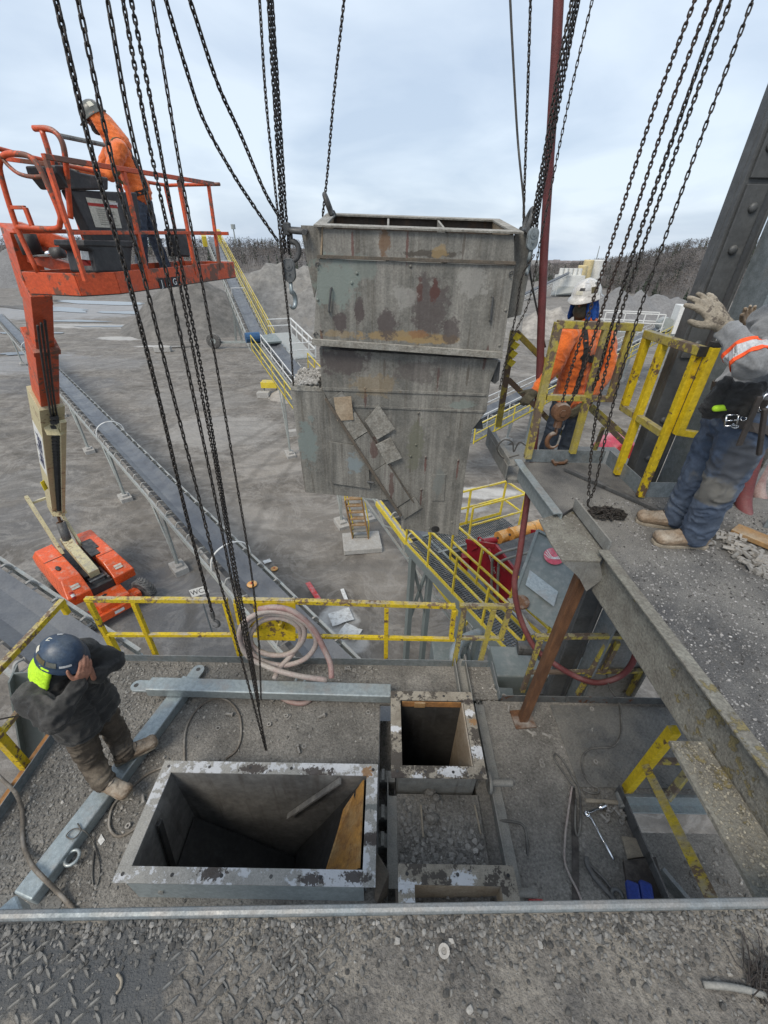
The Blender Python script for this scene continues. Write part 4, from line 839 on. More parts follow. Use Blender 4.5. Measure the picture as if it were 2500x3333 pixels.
# liner strip, patches, door and fittings on the lower half
def band(t0, t1, o0=0, o1=95): return [(370+430*t0+.84*o0, 1215+670*t0-.54*o0), (370+430*t1+.84*o0, 1215+670*t1-.54*o0), (370+430*t1+.84*o1, 1215+670*t1-.54*o1), (370+430*t0+.84*o1, 1215+670*t0-.54*o1)]
for nm, pts, m, y in (('diagonal_rib', band(0, 1.0, -14, 2), 'chute_dark', CY-.012), ('diagonal_rib', band(.2, .97, 94, 100), 'chute_dark', CY+.008),
                   ('liner_plate', band(.02, .19), 'chute_steel', CY+.012), ('liner_plate', band(.195, .36), 'chute_lip', CY+.006), ('liner_plate', band(.365, .62), 'chute_steel', CY+.012), ('liner_plate', band(.625, .93, 0, 92), 'chute_steel', CY+.008), ('liner_plate', band(.935, 1.03, 0, 120), 'chute_steel', CY+.02),
                   ('liner_plate', [(412, 1212), (432, 1345), (526, 1340), (512, 1206)], 'chute_tan', CY-.006),
                   ('liner_plate', [(590, 1345), (660, 1452), (762, 1392), (668, 1252)], 'chute_lip', CY+.012),
                   ('liner_plate', [(650, 1482), (715, 1592), (802, 1556), (735, 1440)], 'chute_lip', CY-.006),
                   ('small_door', [(388, 1462), (400, 1700), (620, 1732), (606, 1498)], 'chute_steel', CY+.035),
                   ('patch_plate', [(975, 1650), (970, 1800), (1040, 1800), (1050, 1650)], 'chute_steel', CY+.035),
                   ('seam_strip', [(350, 1155), (352, 1172), (1280, 1205), (1282, 1190)], 'chute_steel', CY+.035),
                   ('seam_strip', [(520, 1255), (520, 1268), (1270, 1300), (1272, 1288)], 'chute_steel', CY+.035)):
    cplate(nm, pts, .01, m, y)
for zx, zy, y in ((398, 590, CY), (1318, 640, CY)):
    a, b = q(zx, zy, y-.025), q(zx-14, zy+135, y-.025); mb = MB(); mb.tube([a+Vector((0, .025, 0)), a, b, b+Vector((0, .025, 0))], .008, 8); mb.build('handle', 'steel_dark', ch)
mb = MB(); a = q(620, 1690, CY+.02); mb.cyl(a+Vector((-.03, 0, 0)), a+Vector((.04, -.02, 0)), .012, n=8); mb.cyl(q(625, 1620, CY+.02), q(622, 1730, CY+.02), .006, n=6); mb.build('latch', 'steel_dark', ch)
for zx, zy in ((320, 457), (322, 655), (345, 830), (300, 850), (1420, 505), (1390, 715), (1355, 915), (850, 465), (545, 505), (515, 560), (850, 1545), (935, 1550), (910, 1735), (880, 1480), (1120, 1570), (1085, 1920), (955, 1955), (592, 1160), (895, 1300)):
    mb = MB(); p = q(zx, zy, CY-.002 if zy < 960 else CY+.04); mb.ell(p, (.012, .010, .012), 10); mb.build('rivet', 'chute_steel', ch)
for zx, zy in ((322, 458), (1424, 508), (312, 855)):
    p = q(zx, zy, CY-.012); mb = MB(); mb.tube([p+Vector((math.cos(a)*.018, 0, math.sin(a)*.018)) for a in np.linspace(0, 5, 9)], .004, 6); mb.build('wire_loop', 'steel_dark', ch)
mb = MB(); mb.lathe([(.04, 0), (.045, .003), (.04, .006)], basis(q(990, 1960, CY+.040), (1, 0, 0), (0, 0, 1)), 18); mb.build('burn_hole', 'black', ch)
text('chalk_number', '7793333', .055, basis(q(722, 1512, CY-.004), q(775, 1580)-q(690, 1455), q(760, 1440)-q(722, 1512)), 'chalk', ch, .0005)
cbox('hinge_bracket', [(1322, 1010), (1305, 1120), (1330, 1135), (1352, 1115), (1362, 1010)], .06, 'steel_dark', CY+.08)
cplate('corner_flap', [(1240, 1310), (1200, 1388), (1262, 1392), (1256, 1340)], .02, 'steel_dark', CY+.2)
# lifting lugs with shackles
def ring(c, rx, rz, wire, ax1, ax2, n=16):
    return [Vector(c)+Vector(ax1)*rx*math.cos(2*math.pi*i/n)+Vector(ax2)*rz*math.sin(2*math.pi*i/n) for i in range(n)]
def shackle(name, label, p, a, b, w=.02, m='steel_dark'):
    """bow shackle: p pin centre, a axis from pin to bow, b pin axis"""
    a, b = Vector(a).normalized(), Vector(b).normalized(); r = empty(name, p, 0, label, 'shackle')
    pts = [p-b*.05, p-b*.055+a*.05, p-b*.045+a*.10, p+a*.135, p+b*.045+a*.10, p+b*.055+a*.05, p+b*.05]
    mb = MB(); mb.tube(smooth_path(pts, 5), w, 10); mb.build('bow', m, r, smooth=True)
    mb = MB(); mb.cyl(p-b*.08, p+b*.08, w*.95, n=12); mb.cyl(p+b*.075, p+b*.10, w*1.6, n=6); mb.build('pin', m, r)
    return r
shackle('shackle', 'dark bow shackle at the upper left lug of the chute', q(255, 268, CY+.09), q(190, 262)-q(255, 268), (0, 1, .1))
shackle('shackle', 'shackle at the back left top corner of the chute', q(400, 165, CY+.62), (-.4, 0, 1), (0, 1, 0))
shackle('shackle', 'shackle at the right top corner of the chute beside the wire rope', q(1500, 262, CY+.15), (.25, 0, 1), (0, 1, 0))
# ------------------------------------------------------------------ chains: every link an object
def link_mesh(pitch, wire):
    n = 16; r_out = wire*1.75; half = pitch/2-r_out+wire; pts = []
    for i in range(n):
        a = 2*math.pi*i/n; pts.append(Vector((r_out*math.cos(a), 0, (half if math.sin(a) > 0 else -half)+r_out*math.sin(a))) if abs(math.sin(a)) > 1e-6 else Vector((r_out*math.cos(a), 0, 0)))
    mb = MB(); mb.tube(pts, wire, 6, closed=True)
    return mb.mesh('link', 'chain', True)
LINKS = {}
def chain(label, pts, pitch=.024, wire=.0042, curve=True, m=None, twist=0., name='chain', group=None, root=None, ext=.5):
    key = (pitch, wire, m)
    if key not in LINKS:
        LINKS[key] = link_mesh(pitch, wire)
        if m: LINKS[key].materials.clear(); LINKS[key].materials.append(MAT[m])
    pts = [Vector(p) for p in pts]
    if ext: pts = [pts[0]+(pts[0]-pts[1]).normalized()*ext]+pts
    path = smooth_path(pts, 14) if curve and len(pts) > 2 else pts
    P = resample(path, pitch); 
    if root is None: root = empty(name, P[-1], 0, label, 'chain', group)
    ph = random.uniform(.2, .9)
    for i in range(len(P)-1):
        a, b = P[i], P[i+1]; m_, _ = frame(a, b, (0, 1, 0)); m_.translation = (a+b)/2
        m_ = m_ @ Matrix.Rotation(ph+(R(90) if i % 2 else 0)+twist*i+random.uniform(-.18, .18), 4, 'Z')
        inst('link', LINKS[key], m_, root)
    return root
def S(*pp, y): 
    ys = y if isinstance(y, (list, tuple)) else [y]*len(pp)
    return [at(px, py, y=yy) for (px, py), yy in zip(pp, ys)]
K_ = 1.507
GL = 'hoist chains at the left'; GC = 'chains carrying the chute'; GR = 'hoist chains at the right'
c1 = chain('thick black load chain, leftmost, ending in a small hook', S((182, 0), (300, 500), (420, 920), (525, 1330), (610, 1690), (690, 1990), y=2.0), .0235, .0046, group=GL)
def hook(p, size, parent, m='steel_dark', dir_=(1, 0, 0), flip=1):
    d = Vector(dir_); z = Vector((0, 0, 1)); pts = [p, p-z*.5*size]
    for a in np.linspace(90, -150, 12): pts.append(p-z*1.1*size+d*flip*math.cos(R(a))*.42*size+z*math.sin(R(a))*.5*size)
    mb = MB(); mb.tube(pts, [size*.13]*2+[size*.16]*6+list(np.linspace(.15, .05, 6)*size), 8); return mb.build('hook', m, parent, smooth=True)
mb = MB(); p = at(692, 2000, y=2.0); mb.box(p, (.022, .026, .06)); mb.build('hook_swivel', 'steel_dark', c1, bevel=.004); hook(p-Vector((0, 0, .02)), .065, c1)
chain('long linked hand chain just right of the thick chain, forming the long loop', S((254, 0), (370, 545), (468, 900), (548, 1225), (630, 1550), (711, 1876), (790, 2160), (866, 2444), y=[2.0]*5+[1.98, 1.96, 1.94]), .0315, .0038, group=GL)
chain('long linked hand chain, third from left, upper strand of the long loop', S((350, 0), (430, 440), (545, 900), (616, 1225), (686, 1551), (752, 1876), (815, 2170), (868, 2444), y=[2.05]*5+[2.02, 1.98, 1.94]), .0315, .0038, group=GL)
chain('fine dark load chain, fourth from left, ending in the short loop', S((400, 0), (482, 450), (580, 900), (645, 1225), (708, 1551), (763, 1876), (812, 2120), (843, 2300), y=[2.3]*5+[2.25, 2.2, 2.12]), .020, .0036, twist=.10, group=GL)
chain('fine dark load chain, fifth from left, ending in the short loop', S((427, 0), (520, 480), (597, 900), (660, 1225), (716, 1551), (772, 1876), (818, 2120), (845, 2300), y=[2.32]*5+[2.25, 2.2, 2.12]), .020, .0036, twist=.02, group=GL)
chain('thin hand chain hanging apart at the right of the left group', S((497, 0), (590, 570), (654, 900), (711, 1225), (767, 1551), (820, 1876), (843, 2100), (850, 2280), y=[2.5]*5+[2.45, 2.35, 2.2]), .030, .0036, group=GL)
chain('slack curved chain sweeping from upper left into the left hook', S((540, 0), (600, 205), (663, 391), (753, 557), (821, 663), (905, 785), y=[3.2, 3.3, 3.4, 3.5, 3.6, 3.7]), .030, .0052, group=GC)
chain('slack curved chain running to the left hoist block, right of the other slack one', S((618, 0), (708, 271), (783, 437), (860, 620), (912, 712), y=[3.2, 3.35, 3.5, 3.6, 3.7]), .030, .0052, group=GC)
# left hoist falls above the chute
lc = chain('outer strand of the hoist chains left of the chute', S((845, 0), (868, 350), (905, 700), (920, 860), (945, 1100), (955, 1258), y=3.62), .024, .004, group=GC)
for k, (x0, x1, x2, tw, l) in enumerate(((873, 912, 925, .12, 'twisted dark strand of the hoist chains left of the chute'), (880, 918, 930, .05, 'middle strand of the hoist chains left of the chute'), (886, 928, 942, .0, 'inner strand of the hoist chains left of the chute'))):
    chain(l, S((x0, 0), (x1-12, 450), (x1, 650), (x2, 830), y=3.68+.03*k), .024, .0046, twist=tw, group=GC)
def hoist_block(label, p, s, m='steel', hookm='steel', dir_=(1, 0, 0), hdir=(.35, .93, 0)):
    r = empty('hook_block', p, 0, label, 'hook block')
    d = Vector(dir_)
    for k in (-1, 1):
        mb = MB(); M_ = basis(p+Vector((0, k*.03*s*10*.5, 0)), d, (0, 0, 1)); M_ = M_ @ Matrix.Translation((0, 0, -.006))
        poly = [(.045*math.cos(a)*s*10, .06*math.sin(a)*s*10+(.03*s*10 if math.sin(a) > 0 else -.03*s*10)) for a in np.linspace(0, 2*math.pi, 16, endpoint=False)]
        mb.prism([(x*.9, y*.8) for x, y in poly], .012, M_); mb.build('cheek_plate', m, r, bevel=.003)
    mb = MB(); mb.cyl(p+Vector((0, -.26*s, .25*s)), p+Vector((0, .26*s, .25*s)), .25*s, n=18); mb.build('sheave', m, r)
    for z in (.25, -.2): 
        mb = MB(); mb.cyl(p+Vector((0, -.32*s, z*s)), p+Vector((0, .32*s, z*s)), .09*s, n=6); mb.build('bolt', m, r)
    mb = MB(); mb.cyl(p-Vector((0, 0, .4*s)), p-Vector((0, 0, .75*s)), .14*s, n=12); mb.build('swivel', m, r)
    hook(p-Vector((0, 0, .7*s)), 1.0*s, r, hookm, hdir); return r
hb = hoist_block('steel hook block with open hook hanging left of the chute', at(942, 880, y=3.66), .115, 'steel', 'galv_clean')
hb2 = empty('load_hook', at(947, 750, y=3.7), 0, 'dark load hook holding the upper left shackle of the chute', 'hook')
mb = MB(); p = at(935, 745, y=3.7); mb.box(p, (.05, .06, .08)); mb.build('swivel', 'steel_dark', hb2, bevel=.008); hook(p+Vector((.02, 0, .0)), .13, hb2, 'steel_dark', (1, 0, .2))
chain('single chain rising from the back left corner of the chute', S((1120, 0), (1088, 300), (1066, 560), (1050, 705), y=4.25), .024, .0045, group=GC)
chain('single chain at the right corner of the chute beside the wire rope', S((1727, 0), (1716, 350), (1706, 650), (1704, 735), y=3.85), .024, .0042, group=GC)
wr = MB(); wr.tube(smooth_path([at(1658, -60, y=3.85), at(1668, 150, y=3.85), at(1685, 450, y=3.85), at(1703, 640, y=3.85), at(1710, 760, y=3.85), at(1722, 860, y=3.85), at(1738, 960, y=3.9), at(1775, 1130, y=4.0)], 8), .008, 8)
tag(wr.build('wire_rope', 'cable', smooth=True), 'thin black wire rope running down beside the right corner of the chute', 'wire rope')
for k, (x0, x1, x2, tw, l) in enumerate(((1862, 1822, 1732, .0, 'left strand of the chain bundle at the right of the chute'), (1874, 1834, 1740, .09, 'dense middle strand of the chain bundle at the right of the chute'), (1884, 1845, 1747, .04, 'right strand of the chain bundle at the right of the chute'))):
    chain(l, S((x0, 0), (x1, 200), ((x1*.52+x2*.48), 460), (x2+6, 690), (x2, 748), y=3.7+.04*k), .025, .0046, twist=tw, group=GC)
chain('thin hand chain falling in front of the red hose to the gate', S((1928, 0), (1860, 290), (1800, 580), (1756, 800), (1722, 980), (1668, 1100), (1640, 1200), (1625, 1275), y=[3.6]*5+[3.55]*3), .031, .0034, group=GC)
chain('short tail of hand chain beside the right edge of the chute', S((1738, 830), (1700, 900), (1680, 1020), (1658, 1120), (1648, 1180), y=3.58), .028, .0034, group=GC, ext=0)
hoist_block('pale steel hook block at the upper right corner of the chute', at(1733, 778, y=3.66), .10, 'galv', 'galv')
# far right group
rb = empty('hook_block', at(1826, 1340, y=3.0), 0, 'rusty hoist hook block hanging in front of the yellow gate', 'hook block')
p = at(1826, 1340, y=3.0)
mb = MB(); mb.lathe([(.03, -.04), (.062, -.035), (.07, -.02), (.07, .02), (.062, .035), (.03, .04)], Matrix.Translation(p) @ Matrix.Rotation(R(90), 4, 'X'), 22); mb.build('sheave_case', 'rusty', rb)
mb = MB(); mb.lathe([(.026, -.05), (.026, .05)], Matrix.Translation(p) @ Matrix.Rotation(R(90), 4, 'X'), 6); mb.build('bolt', 'rusty', rb)
mb = MB(); mb.cyl(p-Vector((0, 0, .06)), p-Vector((0, 0, .12)), .03, n=12); mb.build('swivel', 'rusty', rb); hook(p-Vector((0, 0, .10)), .12, rb, 'rusty', (-1, 0, .0))
chain('left strand of the hoist at right, running to the rusty hook block', S((2262, 0), (2120, 380), (2000, 760), (1930, 980), (1860, 1200), (1830, 1310), y=3.0), .024, .0043, group=GR, m='chain_rust')
chain('second strand of the hoist at right, running to the rusty hook block', S((2310, 0), (2170, 380), (2045, 760), (1970, 980), (1900, 1200), (1855, 1320), y=3.0), .024, .0043, group=GR, m='chain_rust')
chain('third strand of the hoist at right, dense and twisted', S((2350, 0), (2215, 380), (2095, 720), (2020, 960), (1955, 1190), (1925, 1280), y=3.02), .026, .005, group=GR, twist=.03)
chain('fourth strand of the hoist at right, close beside the twisted one', S((2378, 0), (2240, 380), (2115, 740), (2040, 960), (1985, 1150), (1945, 1330), (1925, 1470), (1915, 1620), y=[3.0]*4+[2.95, 2.9, 2.85, 2.75]), .026, .0044, group=GR)
pile_c = at(1975, 1672, z=PZ+.02)
chain('long linked hand chain at far right, falling to the heap on the platform', S((2450, 0), (2300, 400), (2170, 760), (2080, 1020), (2010, 1260), (1965, 1450), (1935, 1590), y=[2.75]*4+[2.74, 2.72, 2.7])+[at(1912, 1640, z=PZ+.06), at(1940, 1664, z=PZ+.02), at(1962, 1668, z=PZ+.02)], .032, .0038, group=GR)
# heap of chain on the platform
heap = empty('chain_heap', pile_c, 0, 'heap of dark hand chain on the right platform', 'chain')
pts = []; random.seed(5)
for i in range(64): rr = random.random()**.6; a = random.uniform(0, 6.28); pts.append(pile_c+Vector((math.cos(a)*rr*.15, math.sin(a)*rr*.10, .004+.055*random.random()*(1-rr**2))))
chain(None, pts, .026, .0038, root=heap, ext=0)
# ------------------------------------------------------------------ conveyors
def conveyor(label, p0, p1, w=.91, gap=1.1, legs=(), hoops=(), m='frame_far', sides=.32, idl=True, walk=None, truss=0., mb_='belt', legpad=True, group='belt conveyors in the yard'):
    p0, p1 = Vector(p0), Vector(p1); ax = (p1-p0); Ln = ax.length; ax.normalize()
    side = Vector((0, 0, 1)).cross(ax).normalized(); M_ = basis(p0, ax, side)
    root = empty('belt_conveyor', Vector((p0.x, p0.y, 0)), 0, label, 'conveyor', group)
    h = w/2; prof = [(-h, .16), (-h*.42, .0), (h*.42, .0), (h, .16)]; mb = MB(M_)
    n = max(2, int(Ln/2)); vs = []; fs = []
    for i in range(n+1):
        for y, z in prof: vs.append((Ln*i/n, y, z))
        for y, z in reversed(prof): vs.append((Ln*i/n, y, z-.014))
    for i in range(n):
        for k in range(8): fs.append((i*8+k, i*8+(k+1) % 8, (i+1)*8+(k+1) % 8, (i+1)*8+k))
    mb.add(vs, [f[::-1] for f in fs]); mb.build('belt', mb_, root)
    mb = MB(M_); mb.bb(0, Ln, -h*.9, h*.9, -.42, -.41); mb.build('return_belt', mb_, root)
    for s in (-1, 1):
        mb = MB(M_); ys = s*(h+.27); mb.bb(0, Ln, ys-.006, ys+.006, -.30, -.12); mb.bb(0, Ln, ys-.04, ys+.04, -.12, -.108); mb.bb(0, Ln, ys-.04, ys+.04, -.31, -.30); mb.build('stringer', m, root)
        if truss:
            mb = MB(M_); mb.bb(0, Ln, ys-.04, ys+.04, -truss-.08, -truss); k = 0; st = truss*1.1
            while k*st < Ln-st: mb.bar((k*st, ys, -truss if k % 2 else -.3), ((k+1)*st, ys, -.3 if k % 2 else -truss), .05, .05); k += 1
            mb.build('truss_chord', m, root)
    if idl:
        im = MB(); im.cyl((0, -h*.42, -.045), (0, h*.42, -.045), .045, n=8)
        for s in (-1, 1):
            im.cyl((0, s*h*.44, -.045), (0, s*(h+.01), .12), .045, n=8); im.tube(smooth_path([(0, s*(h+.25), -.11), (0, s*(h+.22), .03), (0, s*(h+.14), .15), (0, s*(h+.03), .13)], 3), .032, 6)
        im.box((0, 0, -.115), (.07, 2*h+.5, .012)); me = im.mesh('idler', 'idler')
        x = gap*.5
        while x < Ln: inst('idler', me, M_ @ Matrix.Translation((x, 0, -.055)), root); x += gap
    for x in hoops:
        pts = [Vector((x, -(h+.27), -.2))]+[Vector((x, -(h+.25)*math.cos(a), .1+.6*math.sin(a))) for a in np.linspace(0, math.pi, 15)]+[Vector((x, h+.27, -.2))]
        mb = MB(M_); mb.tube(pts, .032, 8); mb.build('guard_hoop', 'white_paint', root, smooth=True)
    for x in legs:
        c = M_ @ Vector((x, 0, -.3)); q0 = M_ @ Vector((x, h+.27, -.31)); q1 = M_ @ Vector((x, -h-.27, -.31))
        for q_ in (q0, q1):
            mb = MB(); mb.bar(q_, (q_.x, q_.y, .25), .12, .12, (0, 1, 0)); mb.build('leg', m, root)
        b = q0.lerp(q1, .5)+ax*1.1; mb = MB(); mb.bar((q0.x+ax.x*1.3, q0.y+ax.y*1.3, q0.z), (q0.x, q0.y, .4), .07, .07, (0, 1, 0)); mb.bar(q0-Vector((0, 0, .1)), q1-Vector((0, 0, .1)), .1, .1); mb.build('brace', m, root)
        if legpad:
            for q_ in (q0, q1):
                mb = MB(basis((q_.x, q_.y, 0), side, -ax)); mb.bb(-.30, .30, -.45, .45, -.1, .22); mb.bb(-.16, .16, -.24, .24, .22, .34); mb.build('footing', 'concrete', root, bevel=.02)
    return root, M_, Ln
# the long conveyor with its plate
B0 = at(1075, 2160, z=3.3); B1 = at(179, 1219, z=3.3)
d_ = (B1-B0).normalized(); B0 = B0-d_*4.5; B1 = B0+d_*92
wc, wM, wL = conveyor('long ground conveyor crossing the yard from upper left to the hose coil', B0, B1, legs=(7.5, 15.5, 24, 33, 43, 55, 68), hoops=(10.3, 26.0, 58))
sg = empty('conveyor_sign', at(648, 1925, z=2.2), 0, 'small white plate lettered WC5 beside the long conveyor', 'sign')
sp = at(648, 1925, z=2.3); sM = basis(sp, (.95, .25, .18), (-.15, .2, 1))
mb = MB(sM); mb.bb(-.30, .30, -.15, .15, -.012, 0); mb.build('plate', 'white_paint', sg); text('lettering', 'WC5', .25, sM @ Matrix.Translation((0, 0, .004)), 'ink', sg, .001)
mb = MB(); mb.cyl((sp.x-.02, sp.y+.06, 0), (sp.x-.02, sp.y+.03, sp.z), .03, n=8); mb.build('pole', 'galv', sg)
# near conveyor at the left edge
conveyor('wide dusty conveyor at the left picture edge behind the worker in black', at(330, 2200, z=5.4), at(-420, 1660, z=6.4), w=1.05, gap=1.0, mb_='belt', legs=(), sides=.3)
# the centre conveyor with walkway, and the radial stacker it feeds
C0 = at(1640, 2045, z=3.0); C1 = at(862, 1092, z=7.0)
cd_ = (C1-C0).normalized(); C0 = C0-cd_*2.5
cc, cM, cL = conveyor('centre conveyor with yellow handrails running away behind the chute', C0, C1, w=1.0, legs=(14, 24), truss=.9, gap=1.3)
def handrail(root, M_, x0, x1, y, z0, h=1.05, step=2.0, m='yellow_far', r=.024, toe_=True):
    n = max(1, int((x1-x0)/step)); posts = [x0+(x1-x0)*i/n for i in range(n+1)]
    for zz, nm in ((h, 'top_rail'), (h*.52, 'mid_rail')):
        mb = MB(M_); mb.bar((x0, y, z0+zz), (x1, y, z0+zz), r*2, r*2); mb.build(nm, m, root)
    if toe_: mb = MB(M_); mb.bb(x0, x1, y-.005, y+.005, z0, z0+.11); mb.build('kick_plate', m, root)
    pm_ = MB(); pm_.bar((0, 0, -.05), (0, 0, h), r*2, r*2); me = pm_.mesh('post', m)
    for x in posts: inst('post', me, M_ @ Matrix.Translation((x, y, z0)), root)
def grating(root, M_, x0, x1, y0, y1, z, sp=.06):
    mb = MB(M_); x = x0
    while x < x1: mb.bb(x, x+.016, y0, y1, z-.03, z); x += sp
    for y in np.linspace(y0, y1, 7): mb.bb(x0, x1, y-.006, y+.006, z-.02, z+.003)
    tag(mb.build('grating', 'frame_dark', root), kind='stuff')
    mb = MB(M_); mb.bb(x0, x1, y0-.06, y0, z-.22, z+.01); mb.bb(x0, x1, y1, y1+.06, z-.22, z+.01); mb.build('stringer', 'machine_grey', root)
mat('frame_dark', (.12, .135, .145), (.09, .10, .11), 5, .5, .2, .05, 30, dust=.25)
# yellow cover beside the belt, walkway on its left and rails
mb = MB(cM); mb.bb(3.2, 9.6, .62, .86, -.35, -.12); mb.build('cover', 'yellow_far', cc)
handrail(cc, cM, 15, cL-2, 1.45, -.35, step=2.6); handrail(cc, cM, 15, cL-2, .75, -.35, step=2.6, toe_=False, m='white_paint')
mb = MB(cM); mb.bb(15, cL-2, .78, 1.45, -.40, -.36); mb.build('walkway', 'frame_dark', cc)
# head platform with motor
hM = cM @ Matrix.Translation((cL-1.6, 0, 0))
mb = MB(hM); mb.bb(-2.6, 3.4, -2.6, -.75, -.5, -.42); mb.build('head_platform', 'frame_far', cc)
for y0 in (-2.6,): handrail(cc, hM, -2.6, 3.4, y0, -.45, 1.1, 1.5, 'white_paint', .04, False)
for x in (-2.6, 3.4):
    mb = MB(hM)
    for z in (.15, .65): mb.bar((x, -2.6, z), (x, -.7, z), .06, .06)
    mb.build('end_rail', 'white_paint', cc)
handrail(cc, hM, -7, -2.6, -2.0, -1.2, 1.1, 1.2, 'yellow_far', .03, False)
mb = MB(hM); mb.cyl((.2, .7, .35), (.2, 1.7, .35), .35, n=14); mb.build('motor', 'blue_motor', cc, smooth=False)
mb = MB(hM); mb.bb(-.2, .5, .6, 1.3, -.7, .0); mb.build('drive_frame', 'machine_grey', cc)
mb = MB(hM); mb.bb(-1.0, .7, -.6, .6, .22, .34); mb.build('hood', 'machine_grey', cc)
# radial stacker
T0 = at(842, 1105, z=5.8); T1 = at(688, 772, y=80)
stk, sM_, sL = conveyor('radial stacker conveyor climbing to the left with yellow walkway', T0, T1, w=1.1, gap=1.6, truss=1.0)
handrail(stk, sM_, .5, sL, -1.5, -.4, 1.0, 3.0, 'yellow_far', .03); handrail(stk, sM_, .5, sL, -.85, -.4, 1.0, 3.0, 'yellow_far', .025, False)
mb = MB(sM_); mb.bb(.5, sL, -1.5, -.85, -.46, -.42); mb.build('walkway', 'frame_dark', stk)
mb = MB(sM_); mb.bb(sL-.8, sL+.5, .8, 1.5, -1.2, .2); mb.bb(sL-1.2, sL+.8, -1.5, -.7, -.4, 1.0); mb.build('head_guard', 'yellow_far', stk)
mb = MB(sM_); 
for x in (.28, .55): mb.bar((x*sL, -.7, .9), (x*sL, .7, .9), .06, .06); mb.bar((x*sL, .7, 0), (x*sL, .7, .9), .06, .06)
mb.build('bridge_bar', 'white_paint', stk)
wp = at(708, 1118, z=.6); axl = at(845, 1110, z=.9)
for k in (-.5, .5):
    top_ = sM_ @ Vector((sL*.55, k, -1.0)); ft = Vector((wp.x+3.2+k, wp.y+.4, .7)); mb = MB(); mb.bar(top_, ft, .25, .25, (0, 1, 0)); mb.build('leg', 'frame_far', stk)
mb = MB(); mb.bar((wp.x, wp.y, .75), (wp.x+5.2, wp.y, .9), .3, .3); mb.build('axle_frame', 'frame_far', stk)
wh = MB(); wh.lathe([(.55, -.28), (1.0, -.24), (1.08, -.1), (1.08, .1), (1.0, .24), (.55, .28)], n=22); me = wh.mesh('wheel', 'tyre')
hubm = MB(); hubm.lathe([(.22, -.30), (.56, -.26), (.56, .26), (.22, .30)], n=16); hm = hubm.mesh('rim', 'frame_far')
wMx = Matrix.Translation((wp.x-.3, wp.y-.5, 1.05)) @ Matrix.Rotation(R(90), 4, 'X'); w1 = inst('wheel', me, wMx, stk); inst('rim', hm, wMx, w1)
# small transfer box and yellow hopper below the centre conveyor
tb = empty('feed_hopper', at(878, 1262, z=0), 0, 'small yellow feed hopper under the centre conveyor', 'hopper'); p = at(878, 1250, z=1.0)
mb = MB(); mb.bb(p.x-.8, p.x+.8, p.y-.5, p.y+.5, .7, 1.3); mb.build('box', 'yellow_far', tb, bevel=.03)
for sx in (-1, 1): mb = MB(); mb.bar((p.x+sx*.6, p.y, .8), (p.x+sx*.7, p.y, -.05), .14, .14); mb.build('leg', 'frame_far', tb)
pile('spill_heap', 'small spill of sand under the yellow feed hopper', [(p.x+1.6, p.y-.8, 1.3), (p.x+3.4, p.y-1.2, .7)], .6, 'rock_pile', .25, .12)['group'] = 'spill heaps'
mb = MB(); c = at(858, 1284, z=.2); mb.box(c, (1.2, .8, .55)); tag(mb.build('concrete_block', 'concrete', bevel=.03), 'concrete footing block left of the yellow feed hopper', 'concrete block', 'loose concrete blocks')
mb = MB(); c = at(530, 1136, z=.3); mb.box(c, (2.2, 1., .7), Matrix.Rotation(.2, 3, 'Z')); tag(mb.build('concrete_block', 'concrete', bevel=.05), 'pale concrete block by the wet streak left of the stacker wheel', 'concrete block', 'loose concrete blocks')
mb = MB(); c = at(952, 1410, z=.2); mb.box(c, (.7, .5, .5), Matrix.Rotation(.3, 3, 'Z')); tag(mb.build('concrete_block', 'concrete', bevel=.03), 'small white concrete block just left of the chute side box', 'concrete block', 'loose concrete blocks')
# conveyor behind the gate at right
E0 = at(1470, 1400, z=3.6); E1 = at(2150, 1070, z=5.2)
ce, eM, eL = conveyor('conveyor with pale handrails rising behind the yellow gate', E0, E1, w=1.0, legs=(9, 18, 27, 36), truss=.8, gap=1.4)
handrail(ce, eM, 0, eL, -1.6, -.35, 1.05, 2.2, 'yellow_far', .028); handrail(ce, eM, 0, eL, -.8, -.35, .9, 2.6, 'white_paint', .022, False); mb = MB(eM); mb.bb(0, eL, -1.6, -.8, -.4, -.36); mb.build('walkway', 'frame_dark', ce)
handrail(ce, eM, 4, eL, .9, -.35, .9, 2.6, 'white_paint', .022, False)
# motor house frame at the head of that conveyor
hp = at(2050, 1060, z=5.6); hr = empty('drive_platform', (hp.x, hp.y, 0), 0, 'pale railed drive platform above the conveyor behind the gate', 'platform')
hM2 = Matrix.Translation((hp.x, hp.y, 5.0)) @ Matrix.Rotation(R(-12), 4, 'Z')
mb = MB(hM2); mb.bb(-3.2, 5.6, -.8, 1.4, -.15, 0); mb.build('floor', 'frame_far', hr); handrail(hr, hM2, -3.2, 3.2, -.8, 0, 2.0, 2.1, 'white_paint', .05, False)
handrail(hr, hM2, -3.2, 3.2, 1.4, 0, 2.0, 2.1, 'white_paint', .05, False)
mb = MB(hM2); mb.bb(4.4, 5.4, -.9, 1.0, 0, 3.0); mb.build('belt_guard', 'white_paint', hr, bevel=.05)
mb = MB(hM2); mb.cyl((3.7, -.5, .9), (3.7, .9, .9), .75, n=18); mb.build('pulley', 'frame_far', hr)
for x in (-3, 5): mb = MB(hM2); mb.bar((x, .3, -.1), (x, .3, -5.1), .25, .25, (0, 1, 0)); mb.build('leg', 'frame_far', hr)
